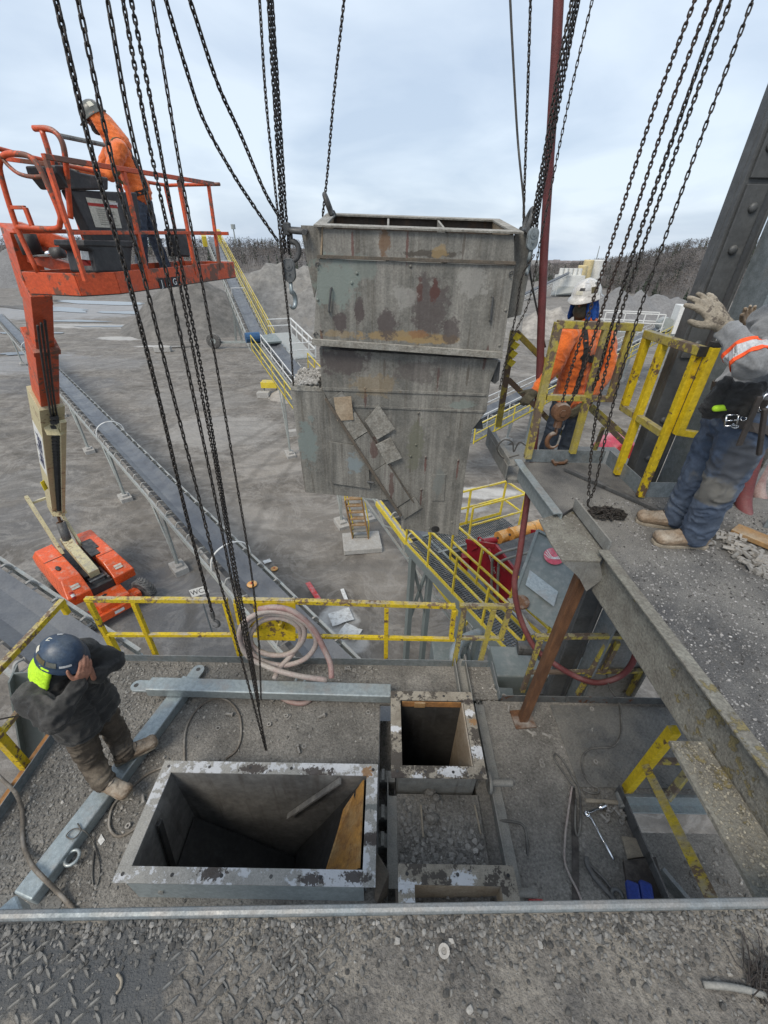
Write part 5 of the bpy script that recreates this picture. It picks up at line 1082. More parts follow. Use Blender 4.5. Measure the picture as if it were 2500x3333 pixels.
# ------------------------------------------------------------------ far batching plant, mast, houses
mat('silo_cream', (.62, .52, .30), (.52, .42, .22), .5, .6, 0, 0, streak=.2, streakcol=(.45, .34, .16)); mat('silo_white', (.66, .66, .63), (.55, .55, .53), .5, .6, 0, 0)
def silo(label, px, pb, pt, y, r, m):
    b = at(px, pb, y=y); t_ = at(px, pt, y=y); root = empty('silo', (b.x, b.y, 0), 0, label, 'silo', 'silos of the far plant')
    mb = MB(); mb.lathe([(r*.25, 1.5), (r, 5), (r, t_.z), (r*.9, t_.z+.3)], Matrix.Translation((b.x, b.y, 0)), 20); mb.build('shell', m, root, smooth=False)
    for k in range(4): a = R(45+90*k); mb = MB(); mb.bar((b.x+math.cos(a)*r*.8, b.y+math.sin(a)*r*.8, 0), (b.x+math.cos(a)*r*.8, b.y+math.sin(a)*r*.8, 5.5), .4, .4); mb.build('leg', m, root)
    mb = MB()
    for sx in (-.3, .3): mb.bar((b.x+r*.7+sx, b.y-r*.75, 1), (b.x+r*.7+sx, b.y-r*.75, t_.z), .08, .08)
    for z in np.arange(2, t_.z, 1.0): mb.bar((b.x+r*.7-.3, b.y-r*.75, z), (b.x+r*.7+.3, b.y-r*.75, z), .06, .06)
    mb.build('ladder', 'frame_far', root)
silo('taller white silo of the far plant', 1930, 925, 848, 190, 2.6, 'silo_white')
silo('cream silo beside the white one at the far plant', 1900, 925, 848, 186, 1.9, 'silo_cream')
silo('rust streaked cream silo, left one at the far plant', 1884, 925, 866, 182, 1.7, 'silo_cream')
pb = at(1838, 955, y=175); bh = empty('batch_house', (pb.x, pb.y, 0), 0, 'white batching house left of the far silos', 'building')
mb = MB(); mb.bb(pb.x-4, pb.x+5, pb.y-3, pb.y+3, 1.5, pb.z+6.0); mb.build('wall', 'silo_white', bh)
mb = MB(); mb.plate([(pb.x-8, pb.y-8, .5), (pb.x+9, pb.y-8, 2.5), (pb.x+7, pb.y-3.1, 3.0), (pb.x-5, pb.y-3.1, 3.0)], .3); mb.build('roof', 'frame_far', bh)
for k in range(5): mb = MB(); mb.cyl((pb.x-3+k*1.7, pb.y, pb.z+6), (pb.x-3+k*1.7, pb.y, pb.z+8.2), .8, n=12); mb.build('bin', 'silo_white', bh)
conveyor('inclined truss conveyor feeding the far plant', at(1700, 960, y=150), at(1856, 886, y=172), w=1.2, idl=False, truss=1.4, legs=(10, 22), m='silo_white', legpad=False)
mt = at(767, 792, y=500); ms = empty('radio_mast', (mt.x, mt.y, 0), 0, 'tall radio mast on the far ridge', 'mast'); tz = at(767, 742, y=500).z
mb = MB(); mb.tube([(mt.x, mt.y, mt.z-20), (mt.x, mt.y, tz)], [1.4, .5], 6); mb.build('lattice', 'frame_far', ms)
mb = MB(); mb.cyl((mt.x, mt.y, tz-1), (mt.x, mt.y, tz+3), 2.2, n=8); mb.build('antenna', 'frame_far', ms)
mt = at(1940, 850, y=330); ms = empty('radio_mast', (mt.x, mt.y, 0), 0, 'thin mast behind the far silos', 'mast')
mb = MB(); mb.tube([(mt.x, mt.y, mt.z-8), (mt.x, mt.y, at(1946, 800, y=330).z)], [.5, .2], 6); mb.build('pole', 'frame_far', ms)
mat('house_wall', (.58, .55, .52), (.42, .38, .36), .05, .7, 0, 0); mat('house_roof', (.22, .20, .20), (.16, .14, .135), .05, .8, 0, 0)
for k in range(20):
    px = 1765+k*7+random.uniform(-2, 2); y = 395+random.uniform(-15, 15); p = at(px, random.uniform(866, 884), y=y); s = random.uniform(2.2, 3.6)
    h_ = empty('house', p, random.uniform(-.4, .4), 'pale house of the small town on the far right skyline', 'house', 'houses of the far town')
    mb = MB(); mb.bb(-s, s, -s*.7, s*.7, -3, s*.9); mb.build('wall', 'house_wall', h_, local=True)
    mb = MB(); mb.prism([(-s*.85, 0), (s*.85, 0), (0, s*.7)], 2.2*s, Matrix.Translation((-s*1.1, 0, s*.9)) @ Matrix(((0, 0, 1, 0), (1, 0, 0, 0), (0, 1, 0, 0), (0, 0, 0, 1)))); mb.build('roof', 'house_roof', h_, local=True)
# ------------------------------------------------------------------ screening plant with yellow walkways
WZ = 6.2
def zs(zx, zy): return (1300+.3014*zx, 1580+.3014*zy)
A0 = at(*zs(190, 600), z=WZ); A1 = at(*zs(1330, 1760), z=WZ); ad = (A1-A0).normalized(); A1 = A1+ad*1.2; al = (A1-A0).length
aM = basis(A0, ad, Vector((0, 0, 1)).cross(ad))        # +y is to the right/back side seen from the camera
wk = empty('walkway', (A0.x, A0.y, 0), 0, 'long grated walkway with yellow rails beside the red screen', 'walkway', 'walkways of the screening plant')
grating(wk, aM, 0, al, -.30, .30, 0); handrail(wk, aM, 0, al, -.33, 0, 1.05, 1.0, 'yellow_far', .02); handrail(wk, aM, 1.0, al, .33, 0, 1.05, 1.0, 'yellow_far', .02)
for x in (.3, 2.4, 4.6): 
    for y in (-.3, .3): mb = MB(aM); mb.bar((x, y, -.2), (x, y, -WZ), .14, .14, (0, 1, 0)); mb.build('leg', 'machine_grey', wk)
    mb = MB(aM); mb.bar((x, -.3, -.4), (x, .3, -2.6), .07, .07); mb.bar((x, .3, -.4), (x, -.3, -2.6), .07, .07); mb.build('brace', 'machine_grey', wk)
Bp0 = at(*zs(330, 640), z=WZ); Bp1 = at(*zs(1180, 395), z=WZ); bd = (Bp1-Bp0).normalized(); bl_ = (Bp1-Bp0).length; bM = basis(Bp0, bd, Vector((0, 0, 1)).cross(bd))
wk2 = empty('walkway', (Bp0.x, Bp0.y, 0), 0, 'short cross walkway with yellow rails behind the orange rollers', 'walkway', 'walkways of the screening plant')
grating(wk2, bM, 0, bl_, -.35, .35, .012); handrail(wk2, bM, .2, bl_, .38, .0, 1.1, .9, 'yellow_far', .022); handrail(wk2, bM, .9, bl_, -.38, .0, 1.1, 1.1, 'yellow_far', .02, False)
mb = MB(bM); mb.bar((bl_, -.38, 1.1), (bl_, .38, 1.1), .04, .04); mb.bar((bl_, -.38, .55), (bl_, .38, .55), .04, .04); mb.build('end_rail', 'yellow_far', wk2)
mb = MB(bM); mb.bb(.3, bl_+1.6, -.52, -.42, -.5, -.02); mb.build('stringer', 'steel_dark', wk2)
for x in (.3, bl_): mb = MB(bM); mb.bar((x, .3, -.2), (x, .3, -WZ), .14, .14, (0, 1, 0)); mb.build('leg', 'machine_grey', wk2)
# red screen body: vertical side plate parallel to the walkway
Pn = Vector((-ad.y, ad.x, 0)); P0 = A0+Pn*.62
def onp(px, py, P, n): d = ray(px, py); t = (P-Vector((0, 0, CZ))).dot(n)/d.dot(n); return Vector((0, 0, CZ))+d*t
sc_ = empty('vibrating_screen', (P0.x, P0.y, WZ), 0, 'dark red vibrating screen with white lettering beside the walkway', 'screen machine')
pl = [onp(*zs(a, b), P0, Pn) for a, b in ((725, 600), (735, 850), (1130, 1320), (1215, 1120), (1240, 925), (1035, 655))]
mb = MB(); mb.plate(pl, .02); mb.plate([p+Pn*1.3 for p in pl], .02); mb.build('side_plate', 'machine_red', sc_, bevel=.004)
mb = MB(); mb.bar(pl[0], pl[5], .10, .05, Pn); mb.bar(pl[5], pl[4], .12, .05, Pn); mb.build('top_flange', 'machine_red', sc_)
mb = MB()
for a, b in (((790, 690), (850, 660)), ((930, 690), (1060, 980)), ((960, 690), (1090, 970))): mb.bar(onp(*zs(*a), P0, Pn)-Pn*.03, onp(*zs(*b), P0, Pn)-Pn*.03, .05, .04, Pn)
mb.build('rib', 'machine_red', sc_)
mb = MB(); mb.tube(ring(onp(*zs(872, 592), P0+Pn*.1, Pn), .07, .07, .02, ad, (0, 0, 1), 12), .02, 6, closed=True); mb.build('lifting_eye', 'machine_red', sc_)
t0, t1 = onp(*zs(990, 720), P0, Pn), onp(*zs(1060, 940), P0, Pn)
text('lettering', 'McLanahan', .105, basis(t0.lerp(t1, .5)-Pn*.062, t1-t0, (t1-t0).cross(Pn)), 'white_ink', sc_, .001)
mb = MB(); mb.lathe([(.05, 0), (.05, .003)], basis(onp(*zs(980, 700), P0, Pn)-Pn*.01, ad, (0, 0, 1)), 14); mb.build('emblem', 'pinkred', sc_)
lp_ = onp(*zs(905, 705), P0, Pn); mb = MB(); mb.M = basis(lp_-Pn*.006, ad, (0, 0, 1)); mb.bb(-.04, .04, -.06, .06, 0, .004); mb.build('label_plate', 'white_paint', sc_)
mb = MB(); q1_ = onp(*zs(900, 610), P0+Pn*.3, Pn); mb.cyl(q1_, q1_+Vector((1.6, .4, .0)), .08, n=12); mb.build('spray_pipe', 'machine_red', sc_)
mb = MB(); b_ = onp(*zs(710, 800), P0-Pn*.1, Pn); mb.box(b_, (.18, .18, .25)); mb.cyl(b_-Vector((0, 0, .13)), b_-Vector((0, 0, .5)), .10, n=12); mb.build('spring_mount', 'machine_red', sc_)
mb = MB(); q3 = pl[5]; mb.plate([q3+Pn*.05, q3+Pn*1.2, q3+Pn*1.2+ad*1.4-Vector((0, 0, .9)), q3+Pn*.05+ad*1.4-Vector((0, 0, .9))], .02); mb.build('deck_frame', 'steel_dark', sc_)
for k, (zx, zy, l) in enumerate(((1085, 560, 'left orange belt roller wrapped on the walkway'), (1215, 525, 'right orange belt roller on the walkway'))):
    p = at(*zs(zx, zy), z=WZ+.7+.12*k); rd = (Bp1-Bp0).normalized(); r_ = empty('belt_roll', p, 0, l, 'roller', 'orange rollers')
    mb = MB(); mb.cyl(p-rd*.05, p+rd*.95, .15, n=22); mb.build('drum', 'ochre', r_)
    for f in (.25, .6): mb = MB(); mb.tube([p+rd*f+Vector((-rd.y*math.cos(a), rd.x*math.cos(a), math.sin(a)))*.153 for a in np.linspace(0, 2*math.pi, 18, endpoint=False)], .006, 5, closed=True); mb.build('strap', 'wood', r_)
    mb = MB(); mb.cyl(p-rd*.07, p+rd*.97, .03, n=10); mb.build('core', 'steel_dark', r_)
# pipes
pr = empty('water_pipe', at(*zs(1000, 1200), z=WZ), 0, 'pair of grey water pipes rising past the red lettering', 'pipe')
for pts in (((1000, 1230), (1000, 950), (1035, 760), (1190, 710)), ((1060, 1260), (1070, 900), (1110, 815), (1290, 765))):
    w_ = [onp(*zs(a, b), P0-Pn*(.12+.02*(a > 1040)), Pn) for a, b in pts]; w_[-1] += Pn*.3
    mb = MB(); mb.tube(smooth_path(w_, 5), .028, 10); mb.build('pipe', 'galv_dirty', pr, smooth=True)
# grey chute panel with the red disc
def z8(zx, zy): return (1350+.5425*zx, 1600+.5425*zy)
gc = empty('grey_feed_box', at(*z8(700, 760), y=4.6), 0, 'large grey steel feed box with a red round emblem', 'feed box')
TL, TR, BR, BL = at(*z8(735, 238), y=6.0), at(*z8(1060, 400), y=5.4), at(*z8(835, 830), y=4.35), at(*z8(575, 620), y=4.8)
BL = TL+(BR-TR)*1.0
BL = at(*z8(590, 640), y=4.85)
mb = MB(); mb.plate([TL, BL, BR, TR], .012); mb.build('face_plate', 'machine_grey', gc, bevel=.003)
nrm = (BL-TL).cross(TR-TL).normalized(); nrm = nrm if nrm.y < 0 else -nrm
mb = MB(); mb.plate([TR, BR, BR-nrm*.9, TR-nrm*.9], .012); mb.plate([TL, TR, TR-nrm*.9, TL-nrm*.9], .012); mb.plate([BL, TL, TL-nrm*.9, BL-nrm*.9], .012); mb.build('side_plate', 'machine_grey', gc)
mb = MB(); mb.bar(TL+nrm*.02, BL+nrm*.02, .05, .05, nrm); mb.bar(TL+nrm*.02, TR+nrm*.02, .05, .05, nrm); mb.build('edge_flange', 'machine_grey', gc, bevel=.003)
cc_ = at(*z8(835, 388), y=5.55); ex = (TR-TL).normalized(); ey = nrm.cross(ex); ey = ey if ey.z > 0 else -ey
def onf(zx, zy, off=.012): return onp(*z8(zx, zy), TL+nrm*off, nrm)
cM_ = basis(onf(835, 388), ex, ey)
dk = MB(cM_); dk.lathe([(.165, 0), (.165, .004)], None, 32); emb = dk.build('emblem', 'pinkred', gc)
for k in range(3): mb = MB(cM_); mb.tube(smooth_path([(-.15+.0*k, .05-.05*k, .006), (-.02, -.03-.02*k, .006), (.06+.03*k, .02+.0*k, .006), (.12-.02*k, .11-.05*k, .006)], 4), .007, 4); mb.build('emblem_line', 'white_ink', emb)
mb = MB(); mb.plate([onf(690, 470), onf(665, 560), onf(835, 690), onf(860, 600)], .006); mb.build('inspection_patch', 'galv_clean', gc)
mb = MB(); mb.plate([onf(555, 640, .02), onf(700, 860, .02), onf(720, 850, .02), onf(590, 640, .02)], .03); mb.build('bottom_flange', 'galv_dirty', gc)
mb = MB(); mb.lathe([(.10, 0), (.12, .01), (.12, .05)], basis(onf(640, 668, .03), ex, ey), 20); mb.build('pipe_flange', 'rusty', gc)
# machinery below and behind it
mc = empty('crusher_frame', (2.6, 4.6, 5.5), 0, 'dark steel machine frame below the grey feed box', 'machine frame')
for a, b, s, m in (((1.75, 3.55, 7.2), (1.55, 4.6, 4.0), .30, 'machine_grey'), ((2.35, 3.5, 7.4), (2.35, 3.5, 3.0), .34, 'steel_dark'), ((2.9, 3.6, 7.6), (2.9, 3.6, 3.0), .25, 'steel_dark'), ((3.4, 3.9, 8.2), (3.4, 3.9, 3.0), .25, 'machine_grey')):
    mb = MB(); mb.bar(a, b, s, s*.5, (0, 1, 0)); mb.build('column', m, mc, bevel=.004)
mb = MB(); mb.bb(1.7, 3.4, 3.75, 4.3, 6.5, 7.3); mb.build('gearbox', 'machine_grey', mc, bevel=.02)
mb = MB(); mb.bb(1.5, 3.8, 3.4, 3.52, 6.9, 7.1); mb.build('cross_beam', 'steel_dark', mc, bevel=.004)
mb = MB(); mb.cyl((1.95, 3.9, 7.75), (2.9, 3.8, 7.85), .10, n=16); mb.cyl((2.2, 3.87, 7.77), (2.24, 3.87, 7.78), .16, n=16); mb.cyl((2.5, 3.84, 7.8), (2.54, 3.84, 7.81), .16, n=16); mb.build('cylinder', 'steel_dark', mc)
mb = MB(); mb.bb(1.0, 4.5, 3.3, 7.0, 3.0, 3.2); mb.build('base_deck', 'steel_dark', mc)
mb = MB(); mb.bb(1.15, 1.75, 5.0, 6.4, 3.6, 5.0); mb.build('discharge_box', 'machine_grey', mc, bevel=.01)
pi = MB(); pi.tube(smooth_path([at(1490, 2180, y=3.35), at(1480, 2130, y=3.5), at(1505, 2085, y=3.9), at(1560, 2060, y=4.4)], 6), .075, 14); tag(pi.build('drain_pipe', 'galv_clean', smooth=True), 'pale drain pipe bending below the worn guard rail', 'pipe')
# steps with concrete pad left of the walkway
st = empty('access_steps', at(1172, 1770, z=0), 0, 'orange and wood access steps with yellow rails on a concrete pad', 'steps')
b0 = at(1175, 1745, z=.3); b1 = at(1150, 1622, z=2.6); sd_ = (b1-b0)
for k in range(7):
    p = b0+sd_*(k/6); mb = MB(); mb.box(p, (.75, .26, .05), Matrix.Rotation(.1, 3, 'Z')); mb.build('tread', 'wood' if k > 1 else 'galv_dirty', st)
for s in (-.4, .4): mb = MB(); mb.bar(b0+Vector((s, -.1, -.1)), b1+Vector((s, 0, -.1)), .05, .22); mb.build('stringer', 'wood', st); mb = MB(); mb.bar(b0+Vector((s, -.1, .9)), b1+Vector((s, 0, .9)), .05, .05); mb.bar(b0+Vector((s, 0, .9)), b0+Vector((s, 0, -.2)), .05, .05); mb.bar(b1+Vector((s, 0, .9)), b1+Vector((s, 0, -.2)), .05, .05); mb.build('handrail', 'yellow_far', st)
mb = MB(); c = at(1178, 1766, z=.12); mb.box(c, (1.9, 1.5, .3), Matrix.Rotation(.15, 3, 'Z')); mb.build('pad', 'concrete', st, bevel=.04)
# litter on the ground
def sheet(name, label, cat, px, py, sx, sy, m, rz=0., h=.02, z=.0):
    c = at(px, py, z=z+.02); n = 5; vs = [(x*sx/2, y*sy/2, z+.02+h*hnoise(x*1.7+px, y*1.3, 1.2)+h) for y in np.linspace(-1, 1, n) for x in np.linspace(-1, 1, n)]
    vs += [(a, b, e_-.006) for a, b, e_ in vs]; fs = [(j*n+i, j*n+i+1, (j+1)*n+i+1, (j+1)*n+i) for j in range(n-1) for i in range(n-1)]; fs += [tuple(k+n*n for k in f[::-1]) for f in fs]
    mb = MB(Matrix.Translation((c.x, c.y, 0)) @ Matrix.Rotation(rz, 4, 'Z')); mb.add(vs, fs); return tag(mb.build(name, m, smooth=True), label, cat, 'litter on the yard')
sheet('plastic_sheet', 'torn white sheet on the mud right of the hose coil', 'sheet', 1110, 2010, .9, .7, 'white_paint', .4, .06); sheet('plastic_sheet', 'large crumpled white sheet beside the conveyor end', 'sheet', 1140, 2060, .75, .6, 'white_paint', -.5, .08); sheet('paper', 'bluish white paper below the torn sheets', 'paper', 1130, 2140, .55, .4, 'white_paint', .1, .05)
sheet('paper', 'small white paper on the mud left of the steps', 'paper', 870, 1828, .35, .25, 'white_paint', .6, .03); sheet('red_strip', 'red and white barrier board lying on the mud', 'barrier board', 1020, 1925, .22, 1.3, 'red_plastic', .55, .02); sheet('white_strip', 'short white and red board on the mud', 'barrier board', 1120, 1935, .16, .7, 'white_paint', .35, .02)
for px, py, l, zz in ((820, 1900, 'orange rubber cap lying on the conveyor belt', 3.32), (893, 1850, 'orange rubber cap on the mud right of the conveyor', 0)):
    c = at(px, py, z=zz+.05); r_ = empty('rubber_cap', c, 0, l, 'rubber cap', 'orange rubber caps'); mb = MB(); mb.lathe([(.15, 0), (.165, .03), (.14, .05), (.09, .07), (.05, .06)], Matrix.Translation((c.x, c.y, zz+.01)), 18); mb.build('disc', 'ochre', r_); mb = MB(); mb.lathe([(.04, .06), (.04, .08)], Matrix.Translation((c.x, c.y, zz+.01)), 10); mb.build('centre', 'decal_red', r_)
# ------------------------------------------------------------------ orange boom lift
lf = empty('boom_lift', (-12.8, 13.5, 0), 0, 'orange boom lift with raised basket at left', 'boom lift')
BF = 12.13
BN = Vector((-2.95, 4.65, BF)); u2 = Vector((.24, .97, .028)).normalized(); v2 = Vector((-.97, .24, 0)).normalized(); bkM = basis(BN, u2, v2); bL, bW = 2.58, .86
nA = u2.cross(Vector((0, 0, 1))).normalized(); nE = Vector((-u2.x, -u2.y, 0)).normalized()
def z1(zx, zy): return (zx*.5124, 250+zy*.5124)
def pA_(zx, zy, off=0.): return onp(*z1(zx, zy), BN+v2*off, nA)          # long near side
def pE_(zx, zy, off=0.): return onp(*z1(zx, zy), BN+u2*off, nE)          # left end
bk = empty('basket', BN); bk.parent = lf; bk.matrix_parent_inverse = lf.matrix_basis.inverted()
def bpart(name, m, fn, bevel=.004, smooth=False, M_=None):
    mb = MB(M_); fn(mb); return mb.build(name, m, bk, bevel=bevel, smooth=smooth)
ringp = [(.30, 0), (bL, 0), (bL, bW), (0, bW), (0, .20)]
def toeb(mb):
    n = len(ringp)
    for i in range(n): mb.bar(Vector((*ringp[i], .05)), Vector((*ringp[(i+1) % n], .05)), .02, .20)
bpart('toe_board', 'orange_old', toeb, M_=bkM)
bpart('floor', 'steel_dark', lambda mb: mb.prism(ringp, .04, Matrix.Translation((0, 0, -.06))), M_=bkM)
rt = .042
for nm, q0, q1 in (('top_rail', (275, 505), (1355, 680)), ('mid_rail', (440, 990), (1400, 990)), ('post', (285, 500), (545, 1300)), ('post', (785, 605), (945, 1300)), ('post', (1135, 660), (1245, 1260)), ('post', (1325, 690), (1400, 1230))):
    bpart(nm, 'orange_old', lambda mb: mb.bar(pA_(*q0), pA_(*q1), rt*(.9 if nm == 'post' else 1 if nm == 'top_rail' else .8), rt*(.9 if nm == 'post' else 1 if nm == 'top_rail' else .8), nA))
bpart('top_rail', 'orange_old', lambda mb: mb.tube(smooth_path([(.1, bW, 1.16), (.6, bW, 1.12), (1.5, bW, 1.08), (bL-.1, bW, 1.06), (bL, bW*.8, 1.06), (bL, bW*.3, 1.06), (bL, 0, 1.06)], 4), .021, 8), 0, True, bkM)
bpart('mid_rail', 'orange_old', lambda mb: (mb.bar((.1, bW, .5), (bL, bW, .5), rt, rt), mb.bar((bL, bW, .5), (bL, 0, .5), rt, rt)), M_=bkM)
for x in (.9, 1.7, bL-.02): bpart('post', 'orange_old', lambda mb: mb.bar((x, bW, 1.08), (x, bW, .05), rt*.9, rt*.9, (0, 1, 0)), M_=bkM)
def loop(mb, P, r=.024): mb.tube(smooth_path(P, 5), r, 8)
bpart('gate_loop', 'orange_old', lambda mb: loop(mb, [pE_(*p) for p in ((240, 1240), (110, 960), (10, 640), (0, 540), (35, 495), (110, 490), (190, 508), (245, 570), (300, 680), (375, 860), (382, 925), (345, 965), (110, 955))]), 0, True)
bpart('gate_loop', 'orange_old', lambda mb: loop(mb, [pE_(*p, .25) for p in ((215, 328), (300, 330), (360, 360), (400, 430), (420, 560), (440, 800), (450, 900))]), 0, True)
bpart('gate_loop', 'orange_old', lambda mb: loop(mb, [pE_(*p, .25) for p in ((268, 345), (310, 480), (350, 640), (400, 900))]), 0, True)
bpart('gate_loop', 'orange_old', lambda mb: loop(mb, [pE_(*p) for p in ((20, 525), (60, 570), (120, 615), (200, 635), (280, 632))], .017), 0, True)
bpart('gate_bar', 'orange_old', lambda mb: (mb.bar(pE_(30, 520, .1), pE_(300, 555, .1), .035, .035), mb.bar(pE_(345, 645, .25), pE_(430, 650, .25), .035, .035), mb.bar(pE_(365, 695, .25), pE_(430, 700, .25), .03, .03), mb.bar(pE_(70, 830), pE_(160, 830), .03, .03), mb.bar(pE_(160, 830), pE_(205, 950), .035, .035)))
bpart('back_bar', 'galv_dirty', lambda mb: mb.cyl(pA_(370, 372, .7), pA_(660, 432, .7), .022, n=8), 0)
# control console, decal panel and tool tub
def slab(name, pts, off, dep, m, bevel=.012):
    def fn(mb):
        f = [pA_(*p, off) for p in pts]; n = len(f); B = [p+v2*dep for p in f]
        mb.add(f+B, [tuple(range(n)), tuple(range(2*n-1, n-1, -1))]+[(i, n+i, n+(i+1) % n, (i+1) % n) for i in range(n)])
    return bpart(name, m, fn, bevel)
slab('console', [(345, 560), (360, 610), (440, 715), (690, 720), (690, 640), (520, 610), (400, 560)], .18, .35, 'blackplastic', .015)
for k in range(3): bpart('control_lever', 'black', lambda mb: (mb.cyl(pA_(360+35*k, 570, .3), pA_(358+35*k, 545, .3), .014, n=8)), 0)
slab('support_panel', [(445, 718), (560, 960), (600, 1050), (820, 1060), (900, 960), (870, 735)], .22, .12, 'blackplastic')
slab('console_arm', [(448, 780), (520, 905), (560, 905), (500, 790)], .30, .02, 'galv_dirty', 0)
slab('decal', [(545, 765), (608, 955), (775, 962), (735, 790)], .216, .002, 'decal', 0); slab('decal_band', [(556, 798), (563, 818), (748, 836), (744, 815)], .213, .001, 'decal_red', 0)
def dln(mb):
    for k in range(8):
        y = 838+14*k; x0 = 610+4.6*k; mb.bar(pA_(x0, y, .214), pA_(x0+(110 if k % 3 else 80), y+8, .214), .0015, .006, nA)
bpart('decal_lines', 'ink', dln, 0); slab('notice', [(695, 795), (700, 820), (750, 825), (746, 800)], .213, .001, 'white_paint', 0)
slab('tool_tub', [(535, 1040), (545, 1085), (590, 1110), (615, 1245), (835, 1245), (840, 1110), (850, 1070), (840, 1040)], .06, .34, 'blackplastic', .02)
slab('tub_lip', [(530, 1035), (535, 1075), (852, 1085), (852, 1045)], .045, .37, 'blackplastic', .012)
slab('toolbox', [(1115, 965), (1145, 1140), (1212, 1145), (1190, 965)], .5, .2, 'blackplastic', .02)
slab('warning_plate', [(510, 1105), (520, 1160), (570, 1165), (560, 1110)], .1, .004, 'white_paint', 0); slab('warning_plate', [(500, 1095), (530, 1200), (580, 1200), (575, 1165), (518, 1160)], .105, .004, 'decal_red', 0)
lc3 = pA_(1070, 1308, -.013); tp_ = basis(lc3, u2, Vector((0, 0, 1)))
for k, t_ in enumerate('JLG'):
    lg = MB(tp_ @ Matrix.Translation((.115*(k-1), 0, 0))); lg.bb(-.05, .05, -.055, .055, 0, .003); lg.build('logo_plate', 'ink', bk); text('logo_letter', t_, .10, tp_ @ Matrix.Translation((.115*(k-1), 0, .004)), 'white_ink', bk, .001)
# jib head and boom
def lpart(name, m, fn, M_=None, bevel=.006, smooth=False):
    mb = MB(M_); fn(mb); return mb.build(name, m, lf, bevel=bevel, smooth=smooth)
T_ = at(118, 930, y=6.35); Bm = at(182, 1660, y=14.3); bdir = (Bm-T_)
def s_py(py):
    lo, hi = 0, 1
    for _ in range(40):
        s = (lo+hi)/2; p = T_+bdir*s-Vector((0, 0, CZ)); yy = 1666.5-FPX*p.dot(Up)/p.dot(Fw)
        if yy < py: lo = s
        else: hi = s
    return lo
s1, s2 = s_py(1110), s_py(1290)
T_ = at(118, 930, y=5.5); bdir = (Bm-T_); s1, s2 = s_py(1110), s_py(1290)
def ja(zx, zy, y): return at(*z1(zx, zy), y=y)
lpart('jib_arm', 'orange_old', lambda mb: (mb.bar(ja(120, 970, 5.5), ja(440, 1080, 5.6), .10, .16), mb.bar(ja(185, 1140, 5.5), ja(520, 1240, 5.5), .10, .12)))
lpart('jib_bracket', 'orange_old', lambda mb: (mb.bar(ja(110, 960, 5.5), T_+bdir*.02, .24, .26), mb.bar(ja(290, 1010, 5.6), ja(290, 1160, 5.6), .08, .2, (0, 1, 0))))
lpart('jib_bush', 'black', lambda mb: mb.cyl(ja(160, 1000, 5.35), ja(215, 1130, 5.35), .10, n=14), None, 0, True)
lpart('jib_cylinder', 'chrome', lambda mb: mb.cyl(ja(210, 1135, 5.4), ja(360, 1118, 5.4), .03, n=14), None, 0, True)
lpart('jib_cylinder_body', 'steel_dark', lambda mb: mb.cyl(ja(335, 1120, 5.4), ja(400, 1115, 5.4), .055, n=14), None, 0, True)
lpart('boom_inner', 'orange_old', lambda mb: mb.bar(T_, T_+bdir*(s1+.02), .22, .27))
lpart('boom_middle', 'orange_old', lambda mb: mb.bar(T_+bdir*s1, T_+bdir*(s2+.02), .29, .35))
lpart('boom_outer', 'cream', lambda mb: mb.bar(T_+bdir*s2, Bm, .40, .48))
fm, fl_ = frame(T_, Bm)
lat = Vector(fm.col[0][:3]); upv = Vector(fm.col[1][:3]); mid = T_+bdir*.34
cands = [(s*v, h) for v, h in ((lat, .20), (upv, .24)) for s in (-1, 1)]
cands = [(v, h) for v, h in cands if v.dot(Vector((0, 0, CZ))-mid) > 0]
cands.sort(key=lambda c: c[0].dot(Rt)); nL, hL = cands[0]; nR, hR = cands[-1]
tc_ = T_+bdir*(s2+.22)+nL*(hL+.004); tx = -bdir.normalized(); ty = nL.cross(tx)
pnl = MB(basis(tc_, tx, ty)); pnl.bb(-1.75, 1.75, -.21, .21, -.004, 0); lp2 = pnl.build('name_panel', 'white_paint', lf)
text('lettering', 'United Rentals', .44, basis(tc_+nL*.004, tx, ty), 'ink_blue', lp2, .001, shear=.25)
# cable track and cylinder along the visible right face
cs, ce_ = T_+bdir*(s2+.02)+nR*(hR+.06), Bm+nR*(hR+.06)-bdir*.04
ctm = MB(); ctm.box((0, 0, 0), (.10, .10, .07)); ctme = ctm.mesh('track_link', 'black')
for i in range(44): inst('track_link', ctme, Matrix.Translation(cs.lerp(ce_, i/44)), lf)
lpart('track_rail', 'cream', lambda mb: mb.bar(cs+nR*.10+nL*-.1, ce_+nR*.10+nL*-.1, .10, .06))
for k in range(3): lpart('hydraulic_hose', 'black', lambda mb: mb.tube(smooth_path([T_+bdir*.03+nR*(.17+.03*k)+lat*.05*k, T_+bdir*(s1*.8)+nR*(.22+.02*k)+lat*(.05*k), T_+bdir*s2+nR*(.24+.02*k)+lat*.05*(k-1), T_+bdir*(s2+.2)+nR*(hR+.03)+lat*.06*(k-1)-nL*.12, Bm-bdir*.02+nR*(hR+.1)+lat*.05*k-nL*.12], 5), .016, 6), None, 0, True)
lpart('warning_decal', 'tape_yellow', lambda mb: mb.box(T_+bdir*(s2+.45)+nL*(hL+.002), (.02, .3, .3)), None, 0)
lpart('stop_bracket', 'cream', lambda mb: mb.box(T_+bdir*(s2+.06)+nR*(hR+.05), (.28, .2, .25)))
lpart('stop_bracket', 'cream', lambda mb: mb.box(Bm-bdir*.08+nR*(hR+.05), (.34, .3, .3)))
lpart('boom_collar', 'orange_old', lambda mb: mb.bar(T_+bdir*(s1-.004), T_+bdir*(s1+.004), .33, .39))
